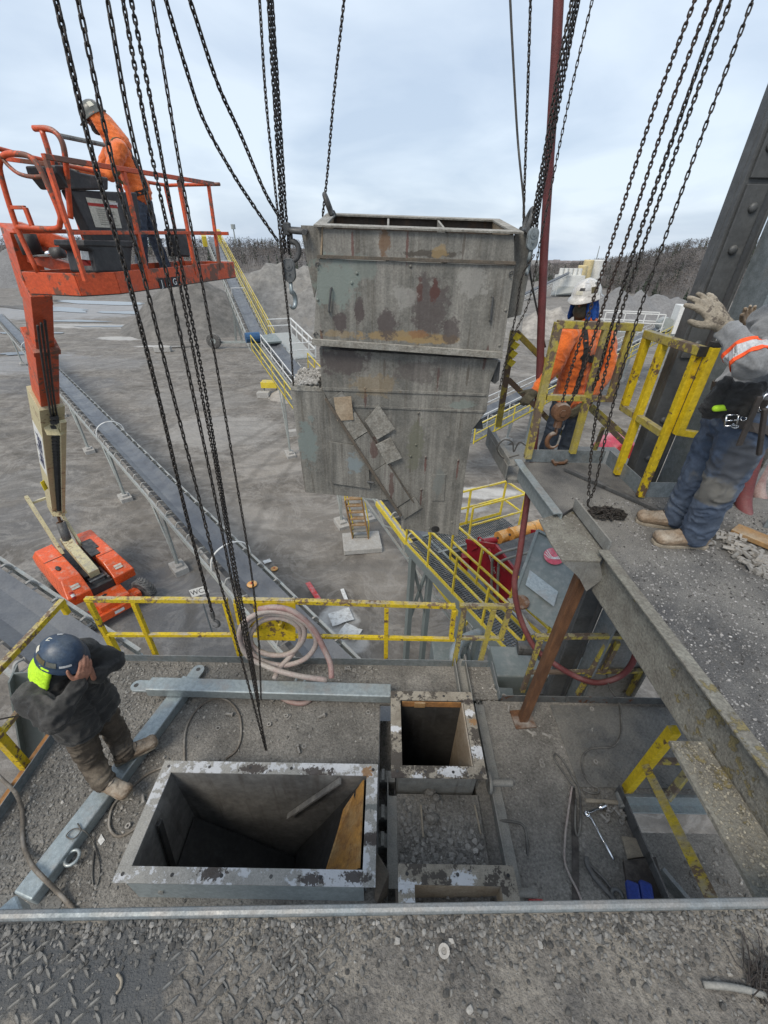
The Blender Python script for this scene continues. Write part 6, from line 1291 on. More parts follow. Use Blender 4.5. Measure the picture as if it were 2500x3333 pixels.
# turret and chassis
def z4(zx, zy, z): return at(80+.2893*zx, 1600+.2893*zy, z=z)
tc0 = z4(640, 760, 1.6); lM = Matrix.Translation((tc0.x, tc0.y, 0)) @ Matrix.Rotation(R(-38), 4, 'Z')
def hood(s):
    def fn(mb):
        y0, y1 = (.42, 1.22) if s > 0 else (-1.22, -.42)
        prof = [(-2.15, .95), (-2.2, 1.35), (-1.9, 1.72), (1.15, 1.74), (1.85, 1.30), (1.75, .85), (-1.6, .80)]
        yo = y1 if s > 0 else y0; yi = y0 if s > 0 else y1; n = len(prof)
        a = [(x, yi, z) for x, z in prof]; b = [(x*.97, yo-s*(.16 if z > 1.5 else 0), z) for x, z in prof]
        mb.add(a+b, [tuple(range(n)), tuple(range(2*n-1, n-1, -1))]+[(i, n+i, n+(i+1) % n, (i+1) % n) for i in range(n)])
    return fn
for s in (1, -1):
    hd = lpart('hood', 'orange_hood', hood(s), lM, .04)
    bm_ = bmesh.new(); bm_.from_mesh(hd.data); bmesh.ops.recalc_face_normals(bm_, faces=bm_.faces); bm_.to_mesh(hd.data); bm_.free()
    mb = MB(lM); mb.bb(-.62 if s < 0 else .55, -.60 if s < 0 else .57, s*.44, s*1.10, 1.735, 1.748); mb.build('hood_seam', 'black', hd)
    mb = MB(lM @ Matrix.Translation((1.52, s*.78, 1.525)) @ Matrix.Rotation(R(32), 4, 'Y')); mb.bb(-.10, .10, -.14, .14, 0.0, .012); mb.build('vent', 'decal', hd); mb = MB(lM @ Matrix.Translation((1.52, s*.78, 1.525)) @ Matrix.Rotation(R(32), 4, 'Y')); mb.bb(-.01, .01, -.15, .15, .0, .016); mb.build('vent_bar', 'orange_hood', hd)
lpart('exhaust', 'black', lambda mb: mb.ell((.2, -.85, 1.76), (.19, .08, .06), 12), lM, 0, True)
lpart('turntable', 'black', lambda mb: (mb.bb(-2.0, 1.7, -.41, .41, .85, 1.2), mb.bb(-.7, .4, .28, .62, 1.70, 1.78), mb.cyl((1.2, -.3, 1.25), (1.2, .3, 1.25), .12, n=12), mb.bb(.5, 1.1, -.35, -.15, 1.2, 1.45)), lM, .02)
lpart('engine_bits', 'steel', lambda mb: (mb.bb(1.0, 1.5, -.25, .2, 1.2, 1.32), mb.cyl((1.45, -.3, 1.36), (1.45, .32, 1.38), .05, n=10), mb.cyl((.7, .33, 1.3), (1.6, .33, 1.3), .05, n=10)), lM, 0)
lpart('hood_hatch', 'black', lambda mb: mb.bb(-1.0, -.1, .36, .75, 1.745, 1.775), lM, .01)
lpart('tower_boom', 'cream', lambda mb: mb.bar((1.25, 0, 1.50), (-1.35, 0, 1.95), .36, .34), lM)
lpart('link_arm', 'cream', lambda mb: (mb.bar((-1.0, -.36, 1.55), (-2.7, -.36, 3.75), .12, .34), mb.bar((-1.0, .36, 1.55), (-2.3, .36, 3.3), .10, .3), mb.bar((-2.5, -.4, 3.5), (-2.5, .4, 3.5), .1, .1)), lM)
lc0 = lM @ Vector((-1.1, 0, 1.9)); lcy = (Bm-lc0)
lpart('lift_cylinder', 'steel_dark', lambda mb: (mb.cyl(lc0, lc0+lcy*.62, .17, n=16)), None, 0, True)
lpart('lift_rod', 'rusty', lambda mb: (mb.cyl(lc0+lcy*.6, lc0+lcy*1.05, .055, n=12), mb.tube([lc0+lcy*.62+Vector((math.cos(a)*.13, math.sin(a)*.13, 0)) for a in np.linspace(0, 6.28, 14, endpoint=False)], .04, 6, closed=True)), None, 0, True)
lpart('chassis', 'orange_hood', lambda mb: (mb.bb(.6, 2.6, -.55, .55, .48, .86), mb.bb(-1.6, .6, -.5, .5, .45, .8), mb.bb(2.05, 2.55, -.95, .95, .42, .62), mb.bb(-1.35, -.95, -.95, .95, .42, .62), mb.bb(2.6, 2.75, -.75, .75, .3, .62)), lM, .02)
ar = lpart('arrow_decal', 'ink', lambda mb: mb.prism([(-.02, -.06), (.06, -.06), (.06, -.11), (.16, 0), (.06, .11), (.06, .06), (-.02, .06)], .003, lM @ Matrix.Translation((1.95, -.18, .862)) @ Matrix.Rotation(R(90), 4, 'Z')), None, 0)
lpart('arrow_decal', 'decal', lambda mb: mb.prism([(-.02, -.06), (.06, -.06), (.06, -.11), (.16, 0), (.06, .11), (.06, .06), (-.02, .06)], .003, lM @ Matrix.Translation((1.95, -.22, .863)) @ Matrix.Rotation(R(-90), 4, 'Z')), None, 0)
lpart('capacity_plate', 'white_paint', lambda mb: mb.bb(2.76, 2.763, -.2, .15, .38, .52), lM, 0)
fe = lpart('fire_extinguisher', 'decal_red', lambda mb: mb.cyl((1.62, -1.0, 1.45), (1.84, -1.0, 1.22), .06, n=12), lM, 0, True); mb = MB(lM); mb.cyl((1.70, -.995, 1.385), (1.78, -.995, 1.305), .064, n=12); mb.build('label_band', 'white_paint', fe)
tm = MB(); tm.lathe([(.22, -.17), (.40, -.185), (.455, -.15), (.47, -.10), (.47, .10), (.455, .15), (.40, .185), (.22, .17)], n=28)
for k in range(22):
    a = 2*math.pi*k/22; 
    for s in (-1, 1): tm.box((0, 0, 0), (.001, .001, .001)) if False else tm.add([Matrix.Rotation(a+s*.0, 4, 'Z') @ Vector(p) for p in [(.46, s*0-.03, 0), (.46, .03, 0), (.46, .14, s*.16), (.46, .08, s*.16), (.505, -.025, 0), (.505, .03, 0), (.495, .135, s*.15), (.495, .085, s*.15)]], [(0, 1, 2, 3), (4, 7, 6, 5), (0, 4, 5, 1), (1, 5, 6, 2), (2, 6, 7, 3), (3, 7, 4, 0)])
tyre_me = tm.mesh('tyre', 'tyre'); rm = MB(); rm.lathe([(.05, -.10), (.23, -.12), (.25, -.178), (.25, .178), (.23, .12), (.05, .10)], n=20); rim_me = rm.mesh('rim', 'frame_far')
for x in (2.3, -1.15):
    for y in (-1.14, 1.14):
        wM_ = lM @ Matrix.Translation((x, y, .47)) @ Matrix.Rotation(R(22) if x > 0 else 0, 4, 'Z') @ Matrix.Rotation(R(90), 4, 'X'); w_ = inst('wheel', tyre_me, wM_, lf); inst('rim', rim_me, wM_, w_)
# ------------------------------------------------------------------ steel column at right
colx = empty('steel_column', (2.6, 3.35, PZ), 0, 'massive grey steel column with bolted splice at the right edge', 'column')
# flange facing left, web plate facing the camera; tall box built in place
zt = 17.0
def cpart(nm, x0, x1, y0, y1, z0, z1, m): mb = MB(); mb.bb(x0, x1, y0, y1, z0, z1); return mb.build(nm, m, colx, bevel=.004)
cpart('flange', 2.24, 2.42, 3.32, 3.36, 7.0, zt, 'column_dark'); cpart('flange', 2.24, 2.262, 3.362, 3.44, 7.0, zt, 'column_dark'); cpart('web', 2.45, 2.472, 3.30, 3.70, 7.0, zt, 'column_dark')
cpart('flange', 2.475, 2.505, 3.02, 3.30, 7.0, zt, 'galv'); cpart('web', 2.505, 3.05, 3.10, 3.13, 7.0, zt, 'steel_grey'); cpart('flange', 3.052, 3.085, 3.0, 3.32, 7.0, zt, 'steel_grey')
cpart('splice_plate', 2.262, 2.40, 3.300, 3.318, 11.85, 12.9, 'column_dark'); cpart('splice_plate', 2.262, 2.40, 3.300, 3.318, 12.93, 14.0, 'column_dark')
bm1 = MB(); bm1.lathe([(.028, 0), (.030, .004), (.024, .016), (.01, .022)], None, 14); bme = bm1.mesh('bolt_head', 'column_dark', True)
for z in (11.95, 12.25, 12.55, 12.78, 13.08, 13.3, 13.6): inst('bolt_head', bme, Matrix.Translation((2.33+.02*math.sin(z*9), 3.30, z)) @ Matrix.Rotation(R(90), 4, 'X'), colx)
for z in (11.0, 11.35): inst('bolt_head', bme, Matrix.Translation((2.33, 3.32, z)) @ Matrix.Rotation(R(90), 4, 'X'), colx)
bm2 = MB(); bm2.lathe([(.055, 0), (.055, .006), (.036, .008), (.034, .03), (.0, .034)], None, 12); bme2 = bm2.mesh('bolt_head', 'steel_grey')
for x, z in ((2.62, 12.02), (2.88, 11.98), (2.62, 12.35), (2.9, 12.35), (2.60, 11.62), (2.84, 11.5), (2.62, 11.25), (2.86, 11.2), (2.62, 12.8), (2.88, 12.85)): inst('bolt_head', bme2, Matrix.Translation((x, 3.10, z)) @ Matrix.Rotation(R(90), 4, 'X'), colx)
mb = MB(); mb.plate([(2.50, 3.09, 10.9), (2.86, 3.09, 11.25), (2.86, 3.09, 10.86), (2.50, 3.09, 10.84)][::-1], .015); mb.build('gusset', 'steel_grey', colx)
# ------------------------------------------------------------------ yellow gate panels on the right platform
def panel(name, label, fn, bars, m, sz=.055, group='yellow gate panels on the right platform'):
    root = empty(name, fn(*bars[0][1:3]), 0, label, 'gate', group)
    for b in bars:
        nm, x0, y0, x1, y1 = b[:5]; a_, b_ = fn(x0, y0), fn(x1, y1); mb = MB(); s = b[5] if len(b) > 5 else sz*(.9 if 'mid' in nm else 1.06 if 'top' in nm else 1)
        mb.bar(a_, b_, s, s, (0, 1, 0)); mb.build(nm, b[6] if len(b) > 6 else m, root, bevel=.004)
    return root
def z7(zx, zy): return (1700+.271*zx, 900+.271*zy)
def pA(px, py): return at(px, py, y=3.60)
def Z(nm, a, b, c, d, *r): p, q_ = z7(a, b), z7(c, d); return (nm, *p, *q_, *r)
gA = panel('gate_panel', 'flaking yellow gate panel in front of the white helmeted worker', pA, [Z('post', 440, 545, 60, 2180, .062), Z('top_rail', 420, 570, 1430, 610), Z('post', 1010, 640, 600, 2120), Z('mid_rail', 290, 1450, 1100, 1470), Z('post', 1310, 640, 1060, 1440)], 'yellow_worn')
def pB(px, py):
    d = ray(px, py); t = 2.13/d.x; return Vector((d.x*t, d.y*t, CZ+d.z*t))
gB = empty('gate_panel', (2.13, 3.3, PZ), 0, 'bright yellow gate panel standing before the steel column', 'gate', 'yellow gate panels on the right platform')
for nm, y0, z0, y1, z1, s in (('top_rail', 3.63, 11.97, 2.92, 11.97, .06), ('post', 3.60, 11.94, 3.60, 11.385, .055), ('post', 3.36, 11.94, 3.36, PZ+.02, .055), ('post', 2.955, 11.94, 2.955, PZ+.02, .05), ('mid_rail', 3.627, 11.36, 2.99, 11.36, .052)):
    mb = MB(); mb.bar((2.13, y0, z0), (2.13, y1, z1), s, s); mb.build(nm, 'yellow' if nm == 'post' else 'yellow_worn', gB, bevel=.004)
mb = MB(); mb.bb(2.098, 2.162, 2.905, 2.919, 11.938, 12.002); mb.build('end_cap', 'black', gB)
gC = empty('gate_panel', (2.32, 2.9, 11.3), 0, 'short bright yellow rail piece bolted beside the column', 'gate', 'yellow gate panels on the right platform')
for nm, a, b in (('post', at(2326, 1130, y=2.9), at(2206, 1412, y=2.9)), ('foot_rail', at(2198, 1404, y=2.9), at(2290, 1418, y=2.9))):
    s = .055 if nm == 'post' else .048; mb = MB(); mb.bar(a, b, s, s, (0, 1, 0)); mb.build(nm, 'yellow', gC, bevel=.004)
mb = MB(); p = at(2333, 1112, y=2.9); mb.bar(p, at(2327, 1128, y=2.9), .057, .057, (0, 1, 0)); mb.build('end_cap', 'black', gC)
# stair rails beyond the gate
sr = empty('stair_rail', at(1640, 1370, y=4.3), 0, 'rusty yellow stair rail descending behind the gate', 'guard rail')
for nm, a, b, s in (('post', at(1672, 1075, y=4.3), at(1622, 1390, y=4.3), .06), ('rail', at(1680, 1080, y=4.3), at(2030, 1440, y=4.35), .055), ('rail', at(1655, 1235, y=4.3), at(1850, 1430, y=4.35), .055), ('rail', at(1925, 1320, y=4.5), at(2045, 1425, y=4.5), .05), ('post', at(1965, 1390, y=4.45), at(1930, 1480, y=4.45), .045)):
    mb = MB(); mb.bar(a, b, s, s*.6, (0, 1, 0)); mb.build(nm, 'yellow_worn', sr, bevel=.004)
mb = MB()
for k in range(4): p = at(1668-6*k, 1100+28*k, y=4.26); mb.plate([p, p+Vector((.05, -.01, -.03)), p+Vector((.09, 0, .02)), p+Vector((.03, .0, .05))], .003)
tag(mb.build('caution_tape', 'tape_yellow'), 'scrap of yellow caution tape tied round the far rail post', 'tape')
pr_ = MB(); pr_.ell(at(1995, 1478, y=5.2), (.28, .3, .30), 18); pr_.v = [v if v[2] < at(1995, 1450, y=5.2).z+.2 else v for v in pr_.v]
o = pr_.build('float_drum', 'pinkred', smooth=True); tag(o, 'bright pink red rounded drum end seen behind the gate', 'drum')
mb = MB(); c = at(1995, 1478, y=5.2); mb.lathe([(.13, -.02), (.15, .0), (.13, .03)], Matrix.Translation(c+Vector((.0, -.28, .12))) @ Matrix.Rotation(R(70), 4, 'X'), 16); mb.build('cap', 'decal_red', o)
# things lying on the right platform
shackle('shackle', 'rusty red shackle lying by the far toe plate', at(1800, 1500, z=PZ+.02), (1, .1, 0), (0, 1, 0), .016, 'rusty')
mb = MB(); mb.bar(at(1840, 1526, z=PZ+.02), at(2170, 1672, z=PZ+.02), .045, .03); tag(mb.build('flat_bar', 'steel_dark', bevel=.003), 'long dark flat bar lying across the right platform', 'bar')
mb = MB(); a, b = at(2390, 1720, z=PZ+.03), at(2560, 1790, z=PZ+.03); mb.bar(a, b, .14, .035); tag(mb.build('wood_plank', 'wood', bevel=.003), 'short wooden plank under the hose at the right edge', 'plank')
mat('fastener', (.34, .33, .31), (.22, .205, .185), 40, .7, .3, .2, 200, dust=.5, dustcol=(.36, .34, .31))
washm = MB(); washm.lathe([(.011, 0), (.022, 0), (.022, .004), (.011, .004), (.011, 0)], None, 14); washme = washm.mesh('washer', 'fastener')
nutm = MB(); nutm.lathe([(.010, 0), (.021, 0), (.021, .018), (.010, .018), (.010, 0)], None, 6); nutme = nutm.mesh('nut', 'fastener')
boltm = MB(); boltm.lathe([(.0, 0), (.02, 0), (.02, .014), (.011, .014), (.011, .07), (.0, .07)], None, 6); boltme = boltm.mesh('bolt', 'fastener')
def scat(px, py, z, i, scale=1., group='loose washers, nuts and bolts', label=None, names=('washer', 'nut', 'bolt')):
    c = at(px, py, z=z); kind = names[i % len(names)]; me = {'washer': washme, 'nut': nutme, 'bolt': boltme}[kind]
    M_ = Matrix.Translation((c.x, c.y, z+.003+(.018*scale if kind == 'bolt' else 0))) @ Matrix.Rotation(random.uniform(0, 6.28), 4, 'Z') @ (Matrix.Rotation(R(90), 4, 'X') if kind == 'bolt' else Matrix.Rotation(random.uniform(-.25, .25), 4, 'X')) @ Matrix.Scale(scale, 4)
    o = inst(kind, me, M_); tag(o, label or {'washer': 'loose galvanised washer on the steel deck', 'nut': 'loose galvanised nut on the steel deck', 'bolt': 'loose galvanised bolt on the steel deck'}[kind], kind, group); return o
hp_lab = {'washer': 'dusty washer in the fastener heap behind the tan boots', 'nut': 'dusty nut in the fastener heap behind the tan boots', 'bolt': 'dusty bolt in the fastener heap behind the tan boots'}
random.seed(21)
for i in range(56):
    f = i/56; px = 2340+160*f+random.uniform(-28, 28); py = 1745+110*f+random.uniform(-32, 30)
    k = random.choice([0, 1, 2, 2, 1]); nm = ('washer', 'nut', 'bolt')[k]
    scat(px, py, UD+.002, 0, random.uniform(1.0, 1.35), 'heap of old fasteners', hp_lab[nm], (nm,))
for i, (px, py) in enumerate(((2412, 1822), (2425, 1835), (2465, 1868), (2400, 1800))): scat(px, py, UD, (0, 1, 1, 0)[i], 1.2, 'heap of old fasteners', hp_lab[('washer', 'nut', 'nut', 'washer')[i]])
# washers, nuts and bolts on the lower deck
for i, (px, py) in enumerate(((710, 2371), (876, 2361), (1058, 2330), (1199, 2319), (933, 2333), (969, 2431), (990, 2430), (888, 2280), (890, 2270), (936, 2336), (1738, 2391), (1790, 2402), (1932, 2378), (1938, 2483), (1737, 2396), (1765, 2490), (1760, 2480), (1600, 2240), (1640, 2265), (420, 2690), (470, 2620), (490, 2610), (1135, 2176), (1122, 2180), (1152, 2182), (1205, 2178), (1655, 2300), (1930, 2316), (1925, 2310), (760, 2330))):
    scat(px, py, DZ+.002, i, 1.15)
for i in range(14):
    a = R(200-i*17); c = at(2000+22*math.cos(a)*1.2, 2660-36*math.sin(a), z=DZ); scat(2000+24*math.cos(a), 2665-34*math.sin(a), DZ+.004, 1 if i % 3 else 2, 1.0, 'ring of bolts and nuts by the hammer', {True: 'greasy nut in the ring of fasteners beside the hammer', False: 'greasy bolt in the ring of fasteners beside the hammer'}[bool(i % 3)])
wf = inst('washer', washme, Matrix.Translation(at(1444, 3098, z=UD)+Vector((0, 0, .010))) @ Matrix.Rotation(.2, 4, 'X') @ Matrix.Scale(.75, 4)); tag(wf, 'large oval washer lying alone on the foreground gravel', 'washer')
# ------------------------------------------------------------------ hoses and cables
def hose(name, label, pts, r, m, cat='hose', n=10, group=None, k=8):
    mb = MB(); mb.tube(smooth_path(pts, k), r, n); return tag(mb.build(name, m, smooth=True), label, cat, group)
hose('air_hose', 'thick red hose hanging beside the chute and drooping below the platform', [at(1822, -80, y=3.9), at(1808, 200, y=3.9), at(1790, 500, y=3.9), at(1772, 800, y=3.9), at(1762, 1050, y=3.9), at(1755, 1250, y=3.9), at(1738, 1460, y=3.85), at(1720, 1600, y=3.8), at(1692, 1800, y=3.6), at(1675, 1900, y=3.5), at(1690, 2000, y=3.4), at(1735, 2100, y=3.25), at(1790, 2150, y=3.1), at(1870, 2200, y=3.0), at(1945, 2222, y=2.95), at(2020, 2200, y=2.95), at(2062, 2150, y=2.95), at(2070, 2080, y=2.95), at(2050, 1980, y=3.0)], .033, 'red_hose', n=14)
hose('air_hose', 'red hose curving past the right picture edge', [at(2490, 1390, y=3.0), at(2445, 1520, y=2.95), at(2420, 1640, y=2.85), at(2450, 1740, y=2.6), at(2540, 1810, y=2.4)], .055, 'red_hose', n=14)
hose('air_hose', 'dusty pink hose looping at the right picture edge', [at(2520, 1420, y=3.1), at(2470, 1560, y=3.1), at(2480, 1640, y=3.0), at(2540, 1720, y=2.9)], .05, 'pink_hose', n=14)
# coil on the yellow panel
def zc_(zx, zy, y): return at(700+.3315*zx, 1900+.3315*zy, y=y)
coil = [(580, 935, 2.72), (640, 820, 2.85), (760, 690, 2.95), (840, 560, 3.0), (820, 430, 3.0), (700, 350, 3.0), (560, 335, 3.0), (420, 390, 3.0), (345, 520, 3.0), (400, 640, 2.98), (560, 700, 2.96), (740, 680, 2.95), (860, 560, 2.94), (870, 430, 2.95), (760, 330, 2.96), (560, 290, 2.96), (380, 340, 2.95), (290, 480, 2.94), (330, 640, 2.92), (470, 760, 2.9), (680, 800, 2.88), (880, 740, 2.88), (990, 600, 2.9), (960, 470, 2.92), (840, 350, 2.93), (640, 275, 2.94), (430, 290, 2.93), (270, 400, 2.91), (240, 560, 2.9), (330, 720, 2.86), (480, 800, 2.82), (640, 860, 2.74), (850, 910, 2.68), (1100, 945, 2.66)]
hose('hose_coil', 'dusty pinkish hose coiled over the pegs of the yellow panel', [zc_(a, b, y) for a, b, y in coil], .028, 'grey_hose', n=12, k=6)
coil2 = [(980, 1100, 2.42), (880, 1170, 2.38), (740, 1160, 2.40), (620, 1090, 2.45), (590, 1000, 2.55)]
hose('air_hose', 'bend of pink hose sticking out under the square tube', [at(700+.3315*a, 1900+.3315*b, z=DZ+.03) for a, b, y in coil2], .026, 'pink_hose')
hose('air_hose', 'pink hose end draped from the coil down to the deck', [zc_(430, 250, 2.96), zc_(600, 232, 2.95), zc_(780, 280, 2.94), zc_(960, 440, 2.92), zc_(1060, 620, 2.86), zc_(1130, 780, 2.78), zc_(1145, 930, 2.66)], .03, 'pink_hose', n=12)
def fl(*pp, z=DZ+.014): return [at(px, py, z=z) for px, py in pp]
hose('lead', 'loop of brown lead on the dusty deck behind the hopper', fl((600, 2480), (604, 2380), (640, 2310), (690, 2277), (740, 2280), (778, 2325), (785, 2390), (770, 2440), (735, 2470)), .011, 'rope_hose', 'lead')
hose('lead', 'brown lead curling around the corner of the hopper', fl((552, 2488), (480, 2520), (420, 2570), (370, 2620), (355, 2680), (370, 2715), (400, 2720), (450, 2690), (480, 2670)), .011, 'rope_hose', 'lead')
hose('lead', 'thick lead dropping over the left toe plate to the foreground bar', [at(-20, 2510, y=2.0), at(10, 2540, y=1.85), at(50, 2580, z=DZ+.13), at(72, 2640, z=DZ+.02), at(75, 2740, z=DZ+.02), at(92, 2790, z=DZ+.05), at(112, 2826, z=DZ+.15), at(150, 2866, z=DZ+.15), at(190, 2905, z=DZ+.05), at(235, 2955, z=DZ+.02), at(260, 3000, z=DZ+.02)], .016, 'rope_hose', 'lead')
hose('cord', 'thin cord stretched across the left railing to the worker', [at(-30, 2347, y=1.6), at(80, 2326, y=1.8), at(130, 2322, y=1.9)], .006, 'rope_hose', 'cord')
hose('wire_sling', 'thin wire sling with eye lying over the square tube', [at(253, 2680, z=DZ+.135), at(262, 2705, z=DZ+.135), at(238, 2730, z=DZ+.135), at(216, 2720, z=DZ+.135), at(240, 2698, z=DZ+.135), at(275, 2705, z=DZ+.12), at(300, 2735, z=DZ+.02), at(318, 2790, z=DZ+.015), at(325, 2830, z=DZ+.01), at(318, 2875, z=DZ+.01), at(305, 2885, z=DZ+.01), at(300, 2840, z=DZ+.01), at(307, 2770, z=DZ+.01)], .005, 'cable', 'wire sling', n=6)
hose('lead', 'grey lead winding down the right deck to the tools', fl((1975, 2195), (1985, 2240), (2015, 2290), (2022, 2345), (2020, 2395), (1995, 2430), (1950, 2434), (1915, 2442), (1895, 2470), (1900, 2520), (1925, 2555), (1945, 2565), (1948, 2580), (1925, 2582), (1895, 2570)), .009, 'cable', 'lead')
hose('wire_sling', 'doubled dark sling with eye across the right deck', fl((1870, 2565), (1845, 2530), (1810, 2480), (1803, 2462), (1812, 2455), (1835, 2480), (1870, 2540), (1885, 2570), (1890, 2620), (1888, 2690), (1880, 2720), (1872, 2690), (1874, 2600)), .009, 'cable', 'wire sling')
hose('lead', 'long pale lead running down to the foreground bar beside the strap', fl((1862, 2560), (1850, 2640), (1840, 2720), (1838, 2800), (1855, 2850), (1880, 2900), (1900, 2950)), .009, 'grey_hose', 'lead')
mb = MB(); mb.plate(fl((1856, 2560), (1862, 2760), (1862, 2960), (1886, 2960), (1884, 2760), (1872, 2560), z=DZ+.008), .005); tag(mb.build('strap', 'leather'), 'flat dark strap lying straight down the right deck', 'strap')
hose('lead', 'black lead looping out beside the gravel plate', [at(1628, 2672, z=DZ+.02), at(1670, 2675, z=DZ+.05), at(1705, 2690, z=DZ+.06), at(1715, 2740, z=DZ+.03), at(1718, 2800, z=DZ-.02)], .011, 'cable', 'lead')
hose('cable_loop', 'black looped cable hanging on the outrigger channel', [at(1690, 1480, y=3.8), at(1640, 1490, y=3.8), at(1618, 1460, y=3.8), at(1640, 1432, y=3.8), at(1668, 1440, y=3.8), at(1672, 1470, y=3.8), at(1690, 1440, y=3.8), at(1712, 1450, y=3.8)], .007, 'cable', 'cable', n=6)
# ------------------------------------------------------------------ galvanised square tubes with end lugs
def lug_tube(label, p0, p1, w, h, ends=(1, 1), eye=None):
    p0, p1 = Vector(p0), Vector(p1); ax = (p1-p0).normalized(); sd_ = Vector((0, 0, 1)).cross(ax).normalized(); M_ = basis(p0, ax, sd_); Ln = (p1-p0).length
    r = empty('square_tube', p0, 0, label, 'square tube', 'galvanised square tubes'); mb = MB(M_); mb.bb(0, Ln, -w/2, w/2, 0, h); mb.build('tube', 'galv_clean', r, bevel=.014, seg=3)
    for k, x in ((0, 0), (1, Ln)):
        if not ends[k]: continue
        s = -1 if k == 0 else 1; poly = [(x-s*.05, -w*.42), (x+s*.13, -w*.42)]+[(x+s*(.13+w*.42*math.sin(a)), -w*.42*math.cos(a)) for a in np.linspace(.2, math.pi-.2, 8)]+[(x+s*.13, w*.42), (x-s*.05, w*.42)]
        if s < 0: poly = poly[::-1]
        mb = MB(M_ @ Matrix.Translation((0, 0, h*.42))); mb.prism(poly, .022); lg_ = mb.build('end_lug', 'galv_clean', r, bevel=.003)
        mb = MB(M_ @ Matrix.Translation((x+s*.14, 0, h*.42+.0222))); mb.lathe([(.024, 0), (.024, .001)], None, 16); mb.build('pin_hole', 'black', lg_)
    if eye is not None:
        mb = MB(M_); mb.tube([(eye+.05*math.cos(a), w*.55+.05*math.sin(a)+.03, h*.6) for a in np.linspace(0, 2*math.pi, 18, endpoint=False)], .013, 8, closed=True); mb.build('side_eye', 'galv_clean', r, smooth=True)
    return r
lug_tube('diagonal galvanised square tube under the boots of the worker in black', at(625, 2225, z=DZ), at(95, 2935, z=DZ), .17, .12, (1, 0), 1.62)
lug_tube('horizontal galvanised square tube lying across the other one', at(492, 2245, z=DZ+.122), at(1272, 2268, z=DZ+.10), .155, .12, (1, 0), 1.6)
lug_tube('galvanised tube corner at the lower left of the foreground', at(120, 2990, z=UD-.15), at(-160, 3250, z=UD-.15), .13, .1, (0, 0))
# ------------------------------------------------------------------ rusty brace under the platform
br0, br1 = at(1895, 1870, y=2.35), at(1702, 2340, z=DZ+.012); bracer = empty('pipe_brace', br1, 0, 'rust brown brace standing between the deck and the platform', 'brace')
mb = MB(); mb.bar(br0, br1, .085, .085, (0, 1, 0)); mb.build('tube', 'rusty', bracer, bevel=.01)
mb = MB(); mb.box(br1, (.22, .2, .014), Matrix.Rotation(.1, 3, 'Z')); mb.build('base_plate', 'rusty', bracer, bevel=.002)
# right lower yellow frame over the opening
yf = empty('guard_rail', (2.2, 1.9, DZ), 0, 'worn yellow frame leaning over the opening at lower right', 'guard rail')
for nm, a, b, s, m in (('post', at(2195, 2375, y=1.72), at(2040, 2570, z=DZ), .07, 'yellow'), ('rail', at(2105, 2500, y=1.70), at(2335, 2960, y=.66), .06, 'yellow_chip'), ('post', at(2260, 2485, y=1.95), at(2170, 2600, z=DZ), .06, 'yellow_worn'), ('rail', at(2130, 2478, y=1.80), at(2270, 2478, y=1.80), .045, 'yellow_worn')):
    mb = MB(); mb.bar(a, b, s, s, (0, 1, 0)); mb.build(nm, m, yf, bevel=.004)
mb = MB(); mb.bar((2.2, 1.79, DZ-.12), (3.4, 1.79, DZ-.12), .03, .16); mb.bar((2.2, 1.75, DZ-.2), (3.4, 1.75, DZ-.2), .08, .014); tag(mb.build('opening_beam', 'galv_clean', bevel=.003), 'bright galvanised beam across the opening at lower right', 'beam')
mb = MB(); mb.bar((2.75, 1.5, 7.45), (3.15, .8, 7.4), .04, .16); tag(mb.build('angle_bar', 'galv', bevel=.003), 'grey angle bar below the opening at lower right', 'bar')
mo = empty('drive_motor', (2.6, .7, 7.2), 0, 'rusty drive motor with junction box below the opening', 'motor')
mb = MB(); mb.cyl((2.25, .75, 7.5), (2.75, .9, 7.5), .14, n=18); mb.cyl((2.7, .88, 7.5), (2.82, .92, 7.5), .19, n=18); mb.build('body', 'rusty', mo)
mb = MB(); mb.box((2.95, .95, 7.62), (.22, .2, .16), Matrix.Rotation(.2, 3, 'Z')); mb.build('junction_box', 'galv_clean', mo, bevel=.015)
mb = MB(); mb.bb(2.4, 3.4, .5, 1.3, 7.2, 7.24); mb.build('base', 'steel_dark', mo)
# ------------------------------------------------------------------ tools on the right deck
tw = empty('socket_wrench', at(1900, 2655, z=DZ), 0, 'shiny chrome socket wrench with a long handle', 'wrench')
a, b = at(1918, 2652, z=DZ+.03), at(1998, 2800, z=DZ+.02); mb = MB(); mb.cyl(a, b, .011, n=12); mb.build('handle', 'chrome', tw, smooth=True)
h0, h1 = at(1905, 2648, z=DZ+.035), at(1968, 2622, z=DZ+.035); mb = MB(); mb.cyl(h0, h1, .013, n=12); mb.cyl(h0.lerp(h1, .75), h1, .026, n=14); mb.build('socket', 'chrome', tw); mb = MB(); mb.ell(h0.lerp(a, .5), (.028, .028, .022), 12); mb.build('ratchet_head', 'chrome', tw, smooth=True)
hm_ = empty('sledge_hammer', at(1990, 2610, z=DZ), 0, 'dusty sledge hammer with short thick handle', 'hammer')
mb = MB(); mb.cyl(at(1905, 2605, z=DZ+.03), at(2010, 2612, z=DZ+.03), .018, n=10); mb.build('handle', 'wood_grey', hm_)
hh0, hh1 = at(2014, 2580, z=DZ+.035), at(2030, 2632, z=DZ+.035); mb = MB(); mb.tube([hh0, hh0.lerp(hh1, .15), hh0.lerp(hh1, .5), hh0.lerp(hh1, .85), hh1], [.028, .036, .034, .040, .036], 8); mb.build('head', 'galv_dirty', hm_)
mb = MB(); mb.plate(fl((2025, 2720), (2045, 2795), (2100, 2788), (2078, 2728), z=DZ+.03), .025); tag(mb.build('wood_block', 'wood_grey', bevel=.004), 'pale square wooden block beside the dark toe plate', 'wood block')
